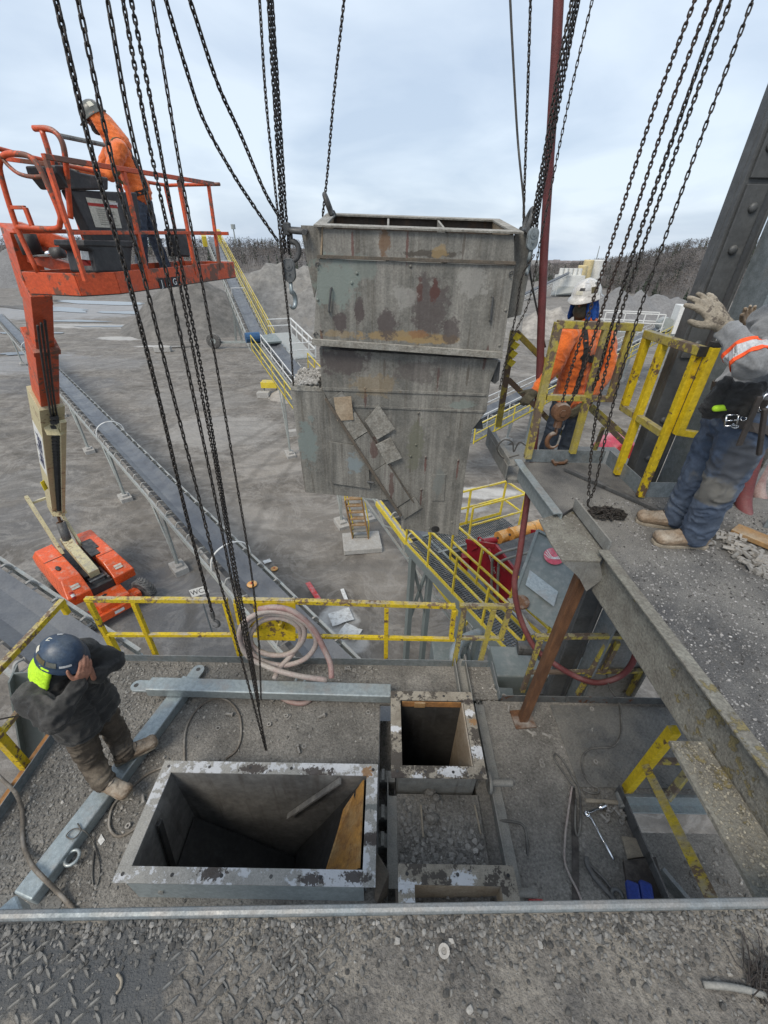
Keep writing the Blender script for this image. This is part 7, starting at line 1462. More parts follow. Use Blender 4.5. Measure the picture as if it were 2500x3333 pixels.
mb = MB(); mb.plate(fl((2030, 2800), (2060, 2990), (2200, 2990), (2135, 2788), z=DZ+.05), .04); tag(mb.build('steel_plate', 'leather', bevel=.004), 'black steel plate lying over the toe plate', 'plate')
sp_ = empty('open_wrench', at(1940, 2800, z=DZ), 0, 'long dark open ended wrench near the blue handles', 'wrench')
mb = MB(); mb.tube(smooth_path(fl((1905, 2790), (1925, 2820), (1965, 2860), (2000, 2905), z=DZ+.02), 5), .012, 8); mb.build('shank', 'steel_dark', sp_, smooth=True)
jw = at(2010, 2915, z=DZ+.025); mb = MB(); mb.tube([jw+Vector((.04*math.cos(a), .04*math.sin(a), 0)) for a in np.linspace(-.4, 4.0, 10)], .014, 8); mb.build('jaw', 'steel', sp_, smooth=True)
hose('pry_bar', 'curved black pry bar beside the open wrench', fl((1908, 2790), (1912, 2815), (1935, 2855), (1970, 2895), (2005, 2935), z=DZ+.03), .02, 'steel_dark', 'pry bar')
for k, (px, l) in enumerate(((2055, 'left blue plastic tool handle by the foreground bar'), (2098, 'right blue plastic tool handle by the foreground bar'))):
    r_ = empty('blue_handle', at(px, 2930, z=DZ), 0, l, 'tool handle', 'blue tool handles'); a, b = at(px, 2870, z=DZ+.08), at(px+14, 2960, z=DZ+.08); mb = MB(); mb.bar(a, b, .09, .06); mb.build('grip', 'blue_handle', r_, bevel=.02, seg=3); mb = MB(); mb.bar(b, b+(b-a)*.7, .03, .03); mb.build('tang', 'steel', r_)
mb = MB(); mb.box(at(1745, 2945, z=DZ+.03), (.11, .06, .05)); tag(mb.build('red_block', 'red_plastic', bevel=.01), 'small red block half hidden by the foreground bar', 'block')
for k, (px, py, qx, qy, l) in enumerate(((1370, 2620, 1378, 2725, 'left wooden stick on the gravel plate'), (1545, 2620, 1565, 2715, 'right wooden stick on the gravel plate'), (1410, 2558, 1445, 2558, 'short pale stick by the small duct'))):
    mb = MB(); mb.bar(at(px, py, z=DZ+.01), at(qx, qy, z=DZ+.01), .016, .012); tag(mb.build('stick', 'wood_grey', bevel=.002), l, 'stick', 'wooden sticks')
for px, py, s, l in ((1400, 2580, .05, 'largest grey rock beside the small duct'), (1420, 2600, .045, 'grey rock touching the largest rock'), (1405, 2665, .06, 'flat grey rock in the middle of the gravel plate')):
    c = at(px, py, z=DZ); mb = MB(); mb.ell(c+Vector((0, 0, s*.3)), (s, s*.75, s*.5), 8); mb.v = [tuple(Vector(v)+Vector((noise.noise(Vector(v)*30)*.012,)*3)) for v in mb.v]; tag(mb.build('rock', 'deck_dirt'), l, 'rock', 'rocks on the gravel plate')
mb = MB(); mb.plate(fl((330, 2715), (342, 2735), (328, 2752), (318, 2738), z=DZ+.006), .003); tag(mb.build('plastic_tag', 'white_paint'), 'small pale tag on the deck between tube and hopper', 'tag')
mb = MB(); mb.tube(smooth_path([at(382, 3170, z=UD+.006), at(395, 3190, z=UD+.006), at(392, 3215, z=UD+.006), at(378, 3235, z=UD+.006)], 5), [.004]*15+[.003], 6); tag(mb.build('twig', 'wood_grey', smooth=True), 'curled pale splinter on the foreground tread plate', 'twig')
# frayed rope end in the lower right corner
fr = empty('frayed_rope', at(2450, 3150, z=UD), 0, 'frayed brown rope end in the lower right corner', 'rope')
mb = MB(); mb.tube(smooth_path([at(2290, 3205, z=UD+.012), at(2360, 3210, z=UD+.014), at(2430, 3222, z=UD+.014), at(2490, 3240, z=UD+.014)], 5), .008, 8); mb.build('rope', 'galv_dirty', fr, smooth=True)
mb = MB()
for k in range(70):
    a0 = at(2460+random.uniform(-30, 40), 3180+random.uniform(-30, 40), z=UD+.012); d = Vector((random.uniform(-.3, 1), random.uniform(-1, 1), random.uniform(-.1, .5))).normalized()*random.uniform(.03, .09); p2 = a0+d*.5+Vector((random.uniform(-.02, .02),)*3); e_ = a0+d; e_.z = max(e_.z, UD+.002); mb.tube([a0, p2, e_], .0015, 4)
tag(mb.build('fibres', 'leather', fr), kind='stuff')
# ------------------------------------------------------------------ people
from mathutils.bvhtree import BVHTree
def cap(mb, a, b, ra, rb, n=12):
    a, b = Vector(a), Vector(b); mb.ell(a, (ra,)*3, n); mb.ell(b, (rb,)*3, n)
    if (b-a).length > 1e-4: mb.tube([a, b], [ra, rb], n)
def remesh(mb, name, m, parent, voxel=.012, sm=4, fold=0., ffreq=9., seed=0.):
    me = mb.mesh('tmp', m); t = bpy.data.objects.new('tmp', me)
    r = t.modifiers.new('r', 'REMESH'); r.mode = 'VOXEL'; r.voxel_size = voxel; r.adaptivity = 0
    s = t.modifiers.new('s', 'SMOOTH'); s.iterations = sm; s.factor = .5
    out = baked(t); bpy.data.objects.remove(t); bpy.data.meshes.remove(me)
    out.name = name; out.materials.clear(); out.materials.append(MAT[m])
    if fold:
        nv = len(out.vertices); co = np.empty(nv*3, np.float32); nr = np.empty(nv*3, np.float32); out.vertices.foreach_get('co', co); out.vertices.foreach_get('normal', nr); d = np.empty(nv, np.float32)
        nf = noise.noise
        for i in range(nv):
            w = Vector((co[3*i]*ffreq+seed, co[3*i+1]*ffreq+seed*2, co[3*i+2]*1.7*ffreq)); h = w*.5
            w2 = w+Vector((nf(h), nf(h+Vector((5, 5, 5))), nf(h+Vector((9, 1, 4)))))*1.3
            d[i] = (1-abs(nf(w2)))**2.5*1.2+nf(w*2.7)*.18-.65
        co = co.reshape(-1, 3)+nr.reshape(-1, 3)*d[:, None]*fold; out.vertices.foreach_set('co', co.ravel())
    out.polygons.foreach_set('use_smooth', [True]*len(out.polygons)); out.update()
    o = bpy.data.objects.new(name, out); COL.objects.link(o); adopt(o, parent); return o
def bvh(o): me = o.data; return BVHTree.FromPolygons([v.co.copy() for v in me.vertices], [tuple(p.vertices) for p in me.polygons])
def ribbon(name, pts, width, tree, m, parent, closed=False, off=.004, step=.02, thick=.004):
    P = resample(smooth_path(pts+([pts[0]] if closed else []), 6), step); V = []; n = len(P)
    for i, p in enumerate(P):
        loc, nr, _, _ = tree.find_nearest(p); t = (P[min(i+1, n-1)]-P[max(i-1, 0)]).normalized(); s = nr.cross(t).normalized()
        c = loc+nr*off
        for dv_, du in ((-1, 0), (1, 0), (1, 1), (-1, 1)): 
            q_ = c+s*dv_*width/2
            l2, n2_, _, _ = tree.find_nearest(q_); q_ = l2+n2_*off if (l2-q_).length < width else q_
            V.append(q_+nr*(thick if du else -.002))
    F = []
    for i in range(n-1):
        for k in range(4): F.append((i*4+k, i*4+(k+1) % 4, (i+1)*4+(k+1) % 4, (i+1)*4+k))
    mb = MB(); mb.add(V, F); return mb.build(name, m, parent, smooth=False)
def hand(mb, w, d, pn, curl=.3, spread=.12, s=1., r=.0095, thumb=1):
    """w wrist, d towards the fingers, pn palm normal, thumb +-1 side"""
    d = Vector(d).normalized(); pn = Vector(pn); pn = (pn-d*pn.dot(d)).normalized(); sd_ = d.cross(pn)*thumb
    lens = (.072, .080, .075, .058)
    for i in range(4):
        o = (1.5-i)*.021*s; k = w+d*(.095-.006*abs(i-1))*s+sd_*o; cap(mb, w+sd_*o*.7+d*.01, k, r*1.5, r*1.25, 8)
        fd = (d+sd_*(1.5-i)*spread).normalized(); p = k; cu = curl
        for j, f in enumerate((.45, .32, .23)):
            fd = (Matrix.Rotation(cu*(1.0 if j else .7), 3, fd.cross(pn)) @ fd); q_ = p+fd*lens[i]*f*1.25*s; cap(mb, p, q_, r*(1.0-.08*j), r*(.94-.1*j), 8); p = q_
    mb.ell(w+d*.055*s, (.04*s, .04*s, .04*s), 10, Matrix((d, sd_*.95, pn*.42)).transposed())
    t0 = w+d*.025*s+sd_*.028*s; td = (d*.65+sd_*.8+pn*.25).normalized(); t1 = t0+td*.045*s; t2 = t1+(td+d*.4).normalized()*.032*s; t3 = t2+(td*.6+d*.7).normalized()*.026*s
    cap(mb, t0, t1, r*1.5, r*1.15, 8); cap(mb, t1, t2, r*1.1, r, 8); cap(mb, t2, t3, r, r*.85, 8)
def hat(parent, c, up, face, m, s=1., peak=.05, full=.018, stickers=(), name='hard_hat'):
    up = Vector(up).normalized(); f = Vector(face); f = (f-up*f.dot(up)).normalized(); M_ = basis(c, f, up.cross(f))
    A, B, H = .138*s, .115*s, .128*s; n = 32; k = 9; vs = []; fs = []
    for i in range(k):
        ph = R(90)*i/(k-1); 
        for j in range(n):
            th = 2*math.pi*j/n; rr = math.cos(ph) if i else 1; z = H*math.sin(ph)**.9 if i else 0
            ridge = .006*math.exp(-(math.sin(th)*rr/.22)**2)*math.sin(ph); vs.append((A*rr*math.cos(th), B*rr*math.sin(th), z+ridge))
    for i in range(k-1):
        for j in range(n): fs.append((i*n+j, i*n+(j+1) % n, (i+1)*n+(j+1) % n, (i+1)*n+j))
    b0 = len(vs)
    for j in range(n):
        th = 2*math.pi*j/n; e_ = full+max(0, math.cos(th))**2.2*peak; vs.append(((A+e_)*math.cos(th), (B+full)*math.sin(th), -.012-.012*max(0, math.cos(th))))
    for j in range(n): fs.append((b0+j, b0+(j+1) % n, (j+1) % n, j))
    b1 = len(vs)
    for j in range(n): x, y, z = vs[b0+j]; vs.append((x*.985, y*.985, z-.006))
    for j in range(n): fs.append((b1+j, b1+(j+1) % n, b0+(j+1) % n, b0+j))
    b2 = len(vs)
    for j in range(n): vs.append((A*.95*math.cos(2*math.pi*j/n), B*.95*math.sin(2*math.pi*j/n), -.01))
    for j in range(n): fs.append((b2+j, b2+(j+1) % n, b1+(j+1) % n, b1+j))
    mb = MB(M_); mb.add(vs, fs); h = mb.build(name, m, parent, smooth=True)
    for th, ph, w, hh, mm in stickers:
        g = 4; V = []
        for a in range(g+1):
            for b in range(g+1):
                t_ = th+(a/g-.5)*w/B; p_ = ph+(b/g-.5)*hh/H; V.append((A*1.012*math.cos(p_)*math.cos(t_), B*1.012*math.cos(p_)*math.sin(t_), H*1.012*math.sin(p_)**.9+.002))
        mb = MB(M_); mb.add(V, [(a*(g+1)+b, (a+1)*(g+1)+b, (a+1)*(g+1)+b+1, a*(g+1)+b+1) for a in range(g) for b in range(g)]); mb.build('sticker', mm, h, smooth=True)
    return h
def person(label, J, jacket, trousers, boots='boot', bs=1.12, jr=1., tr=1., fold=.012, gloves=None, hands=None, vox=.013, seed=0., hood=None, balaclava=None, skin='skin', group='workers'):
    for k in J: J[k] = Vector(J[k])
    V_ = J
    foot = (V_['an_l']+V_['an_r'])/2; root = empty('person', (foot.x, foot.y, min(V_['an_l'].z, V_['an_r'].z)-.1), 0, label, 'person', group)
    face = V_['face'].normalized(); up = V_['up'].normalized(); up = (up-face*up.dot(face)*.0).normalized(); fr = face; sd_ = up.cross(fr).normalized(); fr2 = sd_.cross(up)
    ac = (V_['sh_r']-V_['sh_l']).normalized(); chest = (V_['sh_l']+V_['sh_r'])/2; pel = (V_['hp_l']+V_['hp_r'])/2
    hc = V_['head']
    # body: one continuous surface
    mb = MB(); Rm = Matrix((fr2, sd_, up)).transposed()
    mb.ell(hc+up*.015, (.098, .076, .105), 16, Rm); mb.ell(hc-up*.055+fr2*.022, (.068, .058, .068), 14, Rm); mb.ell(hc-up*.015+fr2*.098, (.018, .013, .022), 10, Rm); mb.ell(hc-up*.095+fr2*.075, (.022, .024, .018), 10, Rm); mb.ell(hc+up*.022+fr2*.083, (.016, .045, .012), 10, Rm)
    mb.ell(hc-up*.052+fr2*.088, (.012, .024, .007), 8, Rm)
    for s in (-1, 1): mb.ell(hc-up*.005+sd_*s*.077, (.018, .010, .03), 10, Rm)
    cap(mb, hc-up*.06, chest+Vector((0, 0, .0)), .052, .06)
    for s in (-1, 1):
        cap(mb, chest+ac*s*.07-Vector((0, 0, .06)), pel+ac*s*.06+Vector((0, 0, .05)), .095, .09)
    for k in ('l', 'r'):
        cap(mb, V_['sh_'+k], V_['el_'+k], .052, .042); cap(mb, V_['el_'+k], V_['wr_'+k], .042, .029); cap(mb, V_['hp_'+k], V_['kn_'+k], .075, .055); cap(mb, V_['kn_'+k], V_['an_'+k], .052, .036); fd = V_['toe_'+k]-V_['an_'+k]; fd.z = 0; cap(mb, V_['an_'+k]-Vector((0, 0, .04)), V_['an_'+k]+fd.normalized()*.10-Vector((0, 0, .055)), .034, .028)
    for hnd in (hands or []): hand(mb, **hnd)
    remesh(mb, 'body', skin, root, .0065 if hands else .010, 2)
    for s in (-1, 1): mb = MB(); mb.ell(hc+up*.008+fr2*.088+sd_*s*.031, (.012, .012, .009), 10); mb.build('eye', 'glass_eye', root, smooth=True)
    # jacket
    mb = MB(); q_ = jr
    cap(mb, V_['sh_l'], V_['sh_r'], .078*q_, .078*q_)
    for s in (-1, 1):
        a = chest+ac*s*.075-Vector((0, 0, .08)); b = pel+ac*s*.07+Vector((0, 0, .17)); c = pel+ac*s*.075+Vector((0, 0, V_['hem'].z if 'hem' in V_ else -.02))
        cap(mb, a, b, .128*q_, .125*q_); cap(mb, b, c, .125*q_, .135*q_)
    cap(mb, chest, chest+(hc-chest)*.35, .10*q_, .085*q_)
    for k in ('l', 'r'):
        e_ = V_['wr_'+k]; cap(mb, V_['sh_'+k], V_['el_'+k], .078*q_, .066*q_); cap(mb, V_['el_'+k], e_-(e_-V_['el_'+k]).normalized()*.02, .064*q_, .046*q_)
    jk = remesh(mb, 'jacket', jacket, root, vox*.85, 2, fold, 7.5, seed)
    # trousers
    mb = MB(); cap(mb, pel+Vector((0, 0, .10))+ac*.06, pel+Vector((0, 0, .10))-ac*.06, .115*tr, .115*tr); cap(mb, V_['hp_l']+Vector((0, 0, -.02)), V_['hp_r']+Vector((0, 0, -.02)), .105*tr, .105*tr)
    for k in ('l', 'r'):
        cap(mb, V_['hp_'+k], V_['kn_'+k], .102*tr, .080*tr); a_ = V_['an_'+k]; cap(mb, V_['kn_'+k], a_+Vector((0, 0, .005)), .078*tr, .076*tr)
    tz = remesh(mb, 'trousers', trousers, root, vox*.85, 2, fold*.9, 8., seed+3)
    # boots
    for k in ('l', 'r'):
        an, to = V_['an_'+k], V_['toe_'+k]; fd = to-an; fd.z = 0; fd.normalize(); sz = an.z-.10; hl = an-fd*.055; mb = MB()
        g = bs; hl = an-fd*.05*g; Z_ = Vector((0, 0, 1)); o_ = Vector((an.x, an.y, sz)); hl = Vector((hl.x, hl.y, sz)); s2 = Vector((-fd.y, fd.x, 0))
        mb.ell(hl+Z_*.05*g, (.042*g, .042*g, .045*g), 12); cap(mb, hl+Z_*.05*g+fd*.01, o_+Z_*.09*g, .042*g, .046*g)
        for s_ in (-1, 1): cap(mb, o_+Z_*.06*g+s2*s_*.012, o_+fd*.14*g+Z_*.042*g+s2*s_*.016*g, .046*g, .036*g); mb.ell(o_+fd*.165*g+Z_*.043*g+s2*s_*.012*g, (.045*g, .045*g, .036*g), 12)
        cap(mb, o_+Z_*.082*g+fd*.03, o_+fd*.10*g+Z_*.062*g, .044*g, .034*g)
        bt = remesh(mb, 'boot', boots, root, .008, 2, .005, 22, seed)
        mb = MB(basis(o_, fd, Z_.cross(fd)) @ Matrix.Scale(g, 4)); poly = [(-.092, -.025), (-.07, -.038), (.02, -.036), (.12, -.050), (.18, -.045), (.208, -.02), (.208, .02), (.18, .045), (.12, .050), (.02, .036), (-.07, .038), (-.092, .025)]; mb.prism(poly, .022, Matrix.Translation((0, 0, .0))); mb.build('sole', 'wood_grey' if boots == 'boot' else 'leather', bt, bevel=.005)
        if boots == 'boot':
            mb = MB()
            for i in range(4): c = o_+Z_*(.10+.018*i)*g+fd*(.075-.022*i)*g; mb.tube([c-s2*.03, c+Z_*.010+fd*.012, c+s2*.03], .004, 5)
            mb.build('laces', 'leather', bt)
    gl = None
    if gloves:
        for g in gloves:
            mb = MB(); m_ = g.pop('mat', 'glove'); hand(mb, **g); w = g['w']; d = Vector(g['d']).normalized(); cap(mb, w-d*.05, w+d*.03, .046, .038)
            remesh(mb, 'glove', m_, root, .006, 2, .002, 25, seed)
    return root, jk, tz, (hc, up, fr2, sd_)
# --- worker in black on the lower deck
J = dict(head=at(203, 2136, y=1.95), face=(.88, -.22, -.42), up=(.36, -.12, .93), sh_r=at(100, 2268, y=1.74), el_r=at(178, 2345, y=1.60), wr_r=at(258, 2222, y=1.84), sh_l=at(270, 2120, y=2.14), el_l=at(368, 2150, y=2.16), wr_l=at(312, 2208, y=1.98),
         hp_r=(-2.45, 1.83, 9.33), hp_l=(-2.42, 2.04, 9.33), kn_r=at(300, 2478, y=1.82), kn_l=at(385, 2400, y=2.08), an_r=at(338, 2542, z=DZ+.235), an_l=at(408, 2446, z=DZ+.235), toe_r=at(424, 2585, z=DZ+.17), toe_l=at(500, 2414, z=DZ+.17), hem=(0, 0, -.10))
hd_ = [dict(w=at(260, 2220, y=1.85), d=at(283, 2165, y=1.90)-at(260, 2220, y=1.85), pn=(-.75, .6, .1), curl=.42, spread=.0, thumb=1, r=.0128, s=1.15), dict(w=at(306, 2205, y=1.97), d=at(286, 2160, y=1.99)-at(306, 2205, y=1.97), pn=(-.75, -.6, .1), curl=.42, spread=.0, thumb=-1, r=.0128, s=1.15)]
p1, jk1, tz1, (hc, up, fr2, sd_) = person('worker in black jacket and blue hard hat breathing into cupped hands', J, 'black_fabric', 'brown_trouser', 'boot', 1.22, 1.3, 1.15, .021, None, hd_, .013, 1.)
hat(p1, hc+up*.035, up, fr2, 'blue_hat', 1.16, .025, .014, [(R(215), R(28), .05, .045, 'decal'), (R(250), R(20), .08, .05, 'webbing_olive'), (R(285), R(22), .06, .045, 'grey_hat'), (R(320), R(18), .07, .02, 'reflective'), (R(180), R(60), .05, .05, 'decal'), (R(130), R(50), .05, .03, 'reflective')])
mb = MB(); 
for a in np.linspace(-70, 100, 26):
    d = -fr2*math.cos(R(a))-sd_*math.sin(R(a))
    cap(mb, hc+d*.125+up*.02, hc+d*.19-up*.13, .02, .022)
remesh(mb, 'neck_flap', 'hivis', p1, .009, 3, .004, 14, 2.)
# --- worker in the basket
J = dict(head=at(314, 388, y=6.6), face=(-.80, -.38, -.46), up=(-.38, -.18, .90), sh_l=at(392, 482, y=6.42), el_l=at(358, 568, y=6.25), wr_l=at(262, 550, y=6.2), sh_r=at(368, 474, y=6.8), el_r=at(330, 560, y=6.8), wr_r=at(245, 545, y=6.6),
         hp_l=at(448, 662, y=6.52), hp_r=at(468, 656, y=6.72), kn_l=at(458, 765, y=6.45), kn_r=at(498, 765, y=6.75), an_l=at(462, 872, y=6.5), an_r=at(540, 866, y=6.8), toe_l=at(425, 886, y=6.4), toe_r=at(505, 884, y=6.65), hem=(0, 0, .12))
for k in ('an_l', 'an_r'): J[k].z = BF+.13
for k in ('toe_l', 'toe_r'): J[k].z = BF+.07
p2, jk2, tz2, (hc, up, fr2, sd_) = person('worker in orange hoodie and grey hard hat at the basket controls', J, 'orange_fabric', 'denim_dark', 'leather', 1.08, 1.12, 1.0, .011, [dict(w=J['wr_l'], d=at(222, 556, y=6.2)-J['wr_l'], pn=(0, .3, -1), curl=.5, spread=.05, r=.014, thumb=1), dict(w=J['wr_r'], d=at(212, 546, y=6.6)-J['wr_r'], pn=(0, -.3, -1), curl=.5, spread=.05, r=.014, thumb=-1)], None, .014, 5.)
hat(p2, hc+up*.04, up, fr2, 'grey_hat', 1.02, .05, .012, [(R(105), R(30), .055, .055, 'decal'), (R(150), R(35), .05, .04, 'reflective')])
mb = MB(); 
for a in range(9):
    t_ = R(70+a*27.5); d = fr2*math.cos(t_)+sd_*math.sin(t_); cap(mb, hc+d*.098+up*.03, hc+d*.112-up*.12, .026, .03)
cap(mb, hc-fr2*.05-up*.06, (J['sh_l']+J['sh_r'])/2+Vector((.05, 0, .02)), .115, .13)
remesh(mb, 'hood', 'orange_fabric', p2, .011, 3, .006, 12, 4.)
mb = MB(); mb.ell(hc-up*.065+fr2*.04, (.08, .075, .07), 12, Matrix((fr2, sd_, up)).transposed()); remesh(mb, 'face_mask', 'black_fabric', p2, .01, 2, .003, 14, 1.)
tr2 = bvh(jk2)
def shp(a, b, f): return a.lerp(b, f)
ch2 = (J['sh_l']+J['sh_r'])/2; pl2 = (J['hp_l']+J['hp_r'])/2
ribbon('harness_strap', [J['sh_l']+Vector((-.08, -.05, -.25)), J['sh_l'].lerp(ch2, .35)+Vector((0, 0, .12)), ch2+Vector((.14, 0, -.12)), pl2+Vector((.16, .05, .16))], .05, tr2, 'webbing_olive', p2)
ribbon('harness_strap', [ch2+Vector((.15, 0, -.02)), ch2+Vector((.17, -.06, -.15)), pl2+Vector((.14, -.10, .15)), pl2+Vector((.02, -.2, .05))], .05, tr2, 'webbing', p2)
ribbon('harness_strap', [J['sh_l']+Vector((-.03, -.12, -.22)), J['sh_l']+Vector((-.02, -.15, -.32)), pl2+Vector((-.10, -.15, .12)), pl2+Vector((-.08, -.18, -.02))], .05, tr2, 'webbing_olive', p2)
mb = MB(); mb.box(ch2+Vector((.15, -.02, -.08)), (.03, .12, .14)); mb.build('harness_pad', 'black', p2, bevel=.02)
# --- worker with the white helmet beyond the gate
J = dict(head=at(1905, 980, y=4.1), face=(-.72, -.66, -.20), up=(-.14, -.1, .98), sh_r=at(1848, 1092, y=3.98), el_r=at(1806, 1195, y=3.9), wr_r=at(1742, 1272, y=3.86), sh_l=at(1972, 1080, y=4.2), el_l=at(1985, 1200, y=4.12), wr_l=at(1900, 1318, y=3.92),
         hp_r=at(1832, 1300, y=4.08), hp_l=at(1895, 1300, y=4.16), kn_r=at(1804, 1390, y=4.02), kn_l=at(1862, 1392, y=4.12), an_r=at(1778, 1455, y=4.08), an_l=at(1838, 1458, y=4.16), toe_r=at(1752, 1480, y=3.95), toe_l=at(1812, 1482, y=4.02), hem=(0, 0, .02))
for k in ('an_l', 'an_r'): J[k].z = PZ-.12
for k in ('toe_l', 'toe_r'): J[k].z = PZ-.17
p3, jk3, tz3, (hc, up, fr2, sd_) = person('worker in orange hoodie and stickered white helmet behind the yellow gate', J, 'orange_fabric', 'denim_dark', 'leather', 1.08, 1.10, 1.0, .012, [dict(w=J['wr_l'], d=at(1868, 1345, y=3.9)-J['wr_l'], pn=(-.3, .9, -.2), curl=.4, spread=.08, r=.014, thumb=1, mat='olive_cloth'), dict(w=J['wr_r'], d=at(1725, 1290, y=3.85)-J['wr_r'], pn=(.5, .8, 0), curl=.5, spread=.05, r=.014, thumb=-1, mat='olive_cloth')], None, .012, 9.)
hat(p3, hc+up*.045, up, fr2, 'white_hat', 1.03, .045, .02, [(R(0), R(18), .06, .03, 'decal'), (R(30), R(38), .06, .06, 'reflective'), (R(60), R(25), .05, .05, 'webbing_olive'), (R(20), R(65), .08, .05, 'reflective'), (R(85), R(42), .045, .045, 'grey_hat'), (R(10), R(30), .05, .025, 'ink')])
mb = MB()
for a in range(9):
    t_ = R(48+a*30); d = fr2*math.cos(t_)+sd_*math.sin(t_); cap(mb, hc+d*.085+up*.05, hc+d*.115-up*.13, .02, .022)
remesh(mb, 'neck_cloth', 'blue_cloth', p3, .009, 3, .005, 13, 4.)
mb = MB(); mb.ell(hc-up*.07+fr2*.035, (.09, .075, .085), 12, Matrix((fr2, sd_, up)).transposed()); cap(mb, hc-up*.1, hc-up*.2, .07, .08); remesh(mb, 'face_mask', 'olive_cloth', p3, .009, 2, .003, 14, 1.)
mb = MB()
for s in (-1, 1): mb.ell(hc+up*.008+fr2*.097+sd_*s*.034, (.012, .03, .018), 12, Matrix((fr2, sd_, up)).transposed())
mb.tube([hc+up*.01+fr2*.095+sd_*-.06, hc+up*.012+fr2*.106, hc+up*.01+fr2*.095+sd_*.06], .004, 6); mb.build('safety_glasses', 'black', p3, smooth=True)
ch3 = (J['sh_l']+J['sh_r'])/2; pl3 = (J['hp_l']+J['hp_r'])/2; tr3 = bvh(jk3); ac = (J['sh_l']-J['sh_r']).normalized(); fw3 = ac.cross(Vector((0, 0, 1))).normalized(); fw3 = fw3 if fw3.y < 0 else -fw3
ribbon('harness_strap', [ch3-ac*.16+fw3*.14-Vector((0, 0, .17)), ch3+fw3*.17-Vector((0, 0, .2)), ch3+ac*.14+fw3*.15-Vector((0, 0, .2))], .055, tr3, 'webbing', p3)
for s in (-1, 1): ribbon('harness_strap', [ch3+ac*s*.12+Vector((0, 0, .1)), ch3+ac*s*.13+fw3*.13-Vector((0, 0, .08)), ch3+ac*s*.10+fw3*.16-Vector((0, 0, .26)), pl3+ac*s*.14+fw3*.12+Vector((0, 0, .12)), pl3+ac*s*.16+fw3*.05], .05, tr3, 'webbing', p3)
lc_, _, _, _ = tr3.find_nearest(ch3+fw3*.2+ac*.03-Vector((0, 0, .19))); mb = MB(basis(lc_+fw3*.012, ac, Vector((0, 0, 1)))); mb.bb(-.07, .07, -.035, .035, -.01, .014); mb.build('harness_buckle', 'black', p3, bevel=.006)
# --- worker gesturing at the right edge
J = dict(head=(2.16, 2.34, 12.52), face=(-1, .1, -.1), up=(0, 0, 1), sh_l=(2.10, 2.12, 12.20), el_l=at(2440, 1180, y=1.97), wr_l=at(2362, 1070, y=2.16), sh_r=(2.14, 2.54, 12.20), el_r=at(2560, 1160, y=2.66), wr_r=at(2462, 1085, y=2.72),
         hp_l=at(2436, 1385, y=2.23), hp_r=at(2372, 1365, y=2.46), kn_l=at(2342, 1590, y=2.20), kn_r=at(2268, 1562, y=2.47), an_l=at(2262, 1738, z=PZ+.10), an_r=at(2205, 1680, z=PZ+.10), toe_l=at(2120, 1752, z=PZ+.04), toe_r=at(2090, 1684, z=PZ+.04), hem=(0, 0, .20))
gd = at(2285, 965, y=2.24)-J['wr_l']
kp, th_ = J['kn_l'], Vector(J['kn_l']).lerp(Vector(J['hp_l']), .5)
patchmat('denim_mud', [((kp.x-.08, kp.y, kp.z), (.13, .3, .12), (.17, .16, .135), .8), ((th_.x-.05, th_.y-.05, th_.z), (.10, .3, .20), (.055, .055, .055), .7), ((th_.x+.1, th_.y, th_.z-.3), (.1, .3, .15), (.11, .14, .19), .7)], nscale=7, namp=.6, c1=(.05, .072, .115), c2=(.095, .12, .165), scale=5, rough=.88, bump=.4, bscale=320, dust=.45, dustcol=(.16, .165, .16), dscale=4)
p4, jk4, tz4, _ = person('worker in grey hoodie and muddy jeans gesturing with a gloved hand at the right edge', J, 'grey_fabric', 'denim_mud', 'boot', 1.2, 1.15, 1.27, .014, [dict(w=J['wr_l']+gd.normalized()*.02, d=gd, pn=(-.2, .9, -.3), curl=.22, spread=.20, s=1.10, r=.0158, thumb=1), dict(w=J['wr_r'], d=at(2425, 1020, y=2.74)-J['wr_r'], pn=(.3, -.8, 0), curl=.25, spread=.1, s=1.05, r=.0145, thumb=-1, mat='boot')], None, .012, 13.)
hat(p4, Vector((2.16, 2.34, 12.555)), (0, 0, 1), (-1, .1, 0), 'white_hat', 1.12)
tr4 = bvh(jk4); tt4 = bvh(tz4)
def armband(a, b, f, name, w, m, off):
    c = a.lerp(b, f); ax = (b-a).normalized(); x = ax.orthogonal().normalized(); y = ax.cross(x); V = []; n = 26
    for i in range(n):
        d = x*math.cos(2*math.pi*i/n)+y*math.sin(2*math.pi*i/n)
        for k in (-1, 1):
            o = c+ax*w*.5*k; h = tr4.ray_cast(o, d, .2); r_ = (h[3] if h[0] else .075); V += [o+d*(r_-.006), o+d*(r_+off)]
    F = []
    for i in range(n):
        p, q_ = i*4, ((i+1) % n)*4; F += [(p+1, q_+1, q_+3, p+3), (p, p+1, p+3, p+2)[::-1], (p, q_, q_+1, p+1), (p+2, p+3, q_+3, q_+2)]
    mb = MB(); mb.add(V, F); return mb.build(name, m, p4, smooth=False)
for f, seg in ((.22, ('el_l', 'wr_l')), (.62, ('sh_l', 'el_l'))):
    a_, b_ = J[seg[0]], J[seg[1]]; armband(a_, b_, f, 'reflective_band', .05, 'reflective', .004)
    g_ = .034/(b_-a_).length; armband(a_, b_, f-g_, 'orange_band', .018, 'stripe', .006); armband(a_, b_, f+g_, 'orange_band', .018, 'stripe', .006)
pl4 = (J['hp_l']+J['hp_r'])/2
def beltring(tree, z, w, m, name, off=.006, tilt=0.): 
    return ribbon(name, [pl4+Vector((.22*math.cos(t_), .22*math.sin(t_), z+tilt*math.cos(t_))) for t_ in np.linspace(0, 2*math.pi, 16, endpoint=False)], w, tree, m, p4, True, off, .02, .007)
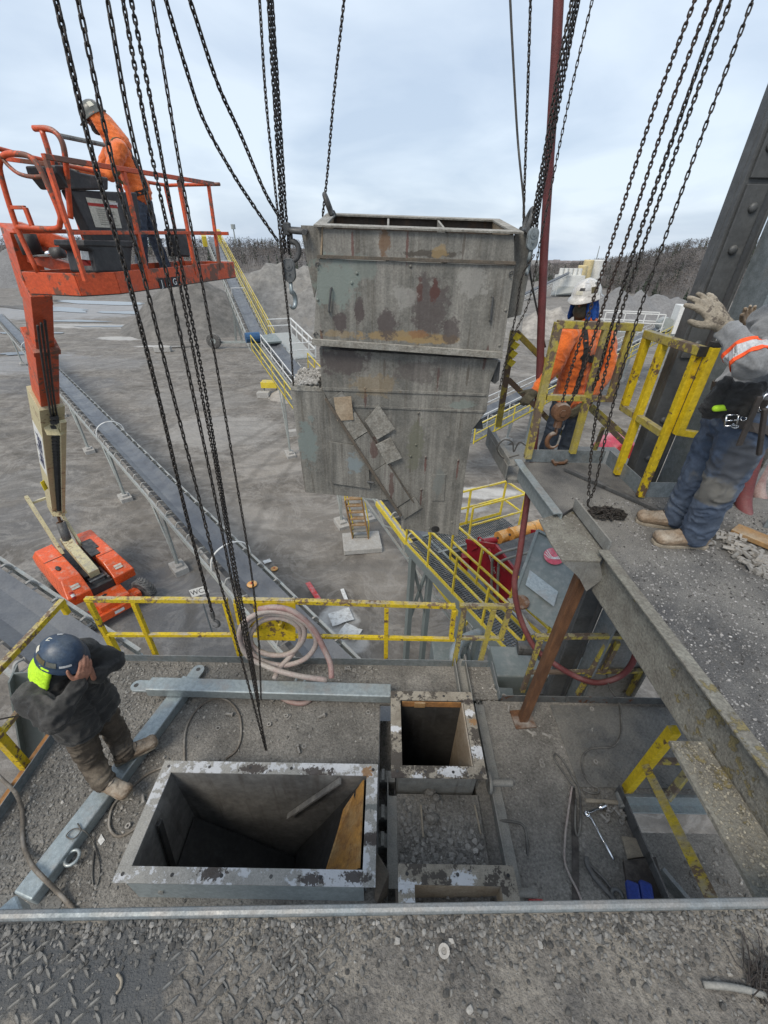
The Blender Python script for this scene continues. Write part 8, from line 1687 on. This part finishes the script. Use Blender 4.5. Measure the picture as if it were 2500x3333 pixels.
beltring(tr4, .17, .055, 'leather', 'tool_belt'); beltring(tt4, .02, .05, 'leather', 'tool_belt', .01, -.05)
gm = MB(); gm.tube([(.012*math.cos(a), .012*math.sin(a), 0) for a in np.linspace(0, 2*math.pi, 12, endpoint=False)], .0035, 6, closed=True); gme = gm.mesh('grommet', 'chrome', True)
for px, py, tr_ in ((2388, 1222, tr4), (2411, 1240, tr4), (2440, 1252, tr4), (2412, 1350, tt4), (2352, 1370, tt4), (2300, 1390, tt4)):
    p = at(px, py, y=2.08); lc_, nr, _, _ = tr_.find_nearest(p); x = nr.orthogonal(); inst('grommet', gme, basis(lc_+nr*.014, x, nr.cross(x)), p4)
mb = MB(); a_ = at(2415, 1258, y=2.16)
for k in range(14): b_ = a_+Vector((random.uniform(-.09, .07), random.uniform(-.07, .05), random.uniform(-.02, .02))); cap(mb, b_, b_+Vector((random.uniform(-.05, -.01), random.uniform(-.03, .03), -.10-random.uniform(0, .05))), .028, .032)
remesh(mb, 'tied_cloth', 'black_fabric', p4, .009, 2, .012, 16, 6.)
mb = MB(); c = at(2348, 1330, y=2.12); cap(mb, c+Vector((-.03, 0, .0)), c+Vector((.07, 0, .012)), .018, .016); remesh(mb, 'shirt_edge', 'hivis', p4, .006, 2)
bk_ = MB(); c = at(2382, 1368, y=2.06); bM2 = basis(c, (1, 0, .12), (0, .2, 1)); bk_.M = bM2
for q1_, q2_ in (((-.03, -.028, 0), (.03, -.028, 0)), ((.03, -.028, 0), (.03, .028, 0)), ((.03, .028, 0), (-.03, .028, 0)), ((-.03, .028, 0), (-.03, -.028, 0)), ((-.03, 0, 0), (.02, 0, .006))): bk_.cyl(q1_, q2_, .004, n=8)
bk_.build('buckle', 'chrome', p4, smooth=True)
mb = MB(); c = at(2490, 1310, y=2.02); mb.tube([c+Vector((.028*math.cos(a), 0, .045*math.sin(a))) for a in np.linspace(0, 2*math.pi, 16, endpoint=False)], .007, 8, closed=True); mb.build('carabiner', 'chrome', p4, smooth=True)
mb = MB(); mb.bar(at(2475, 1290, y=2.0), at(2405, 1450, y=2.02), .03, .012, (0, 1, 0)); mb.bar(at(2490, 1330, y=2.0), at(2470, 1480, y=2.02), .022, .02, (0, 1, 0)); mb.build('hanging_tool', 'leather', p4, bevel=.004)

bpy.data.scenes.remove(TMP)
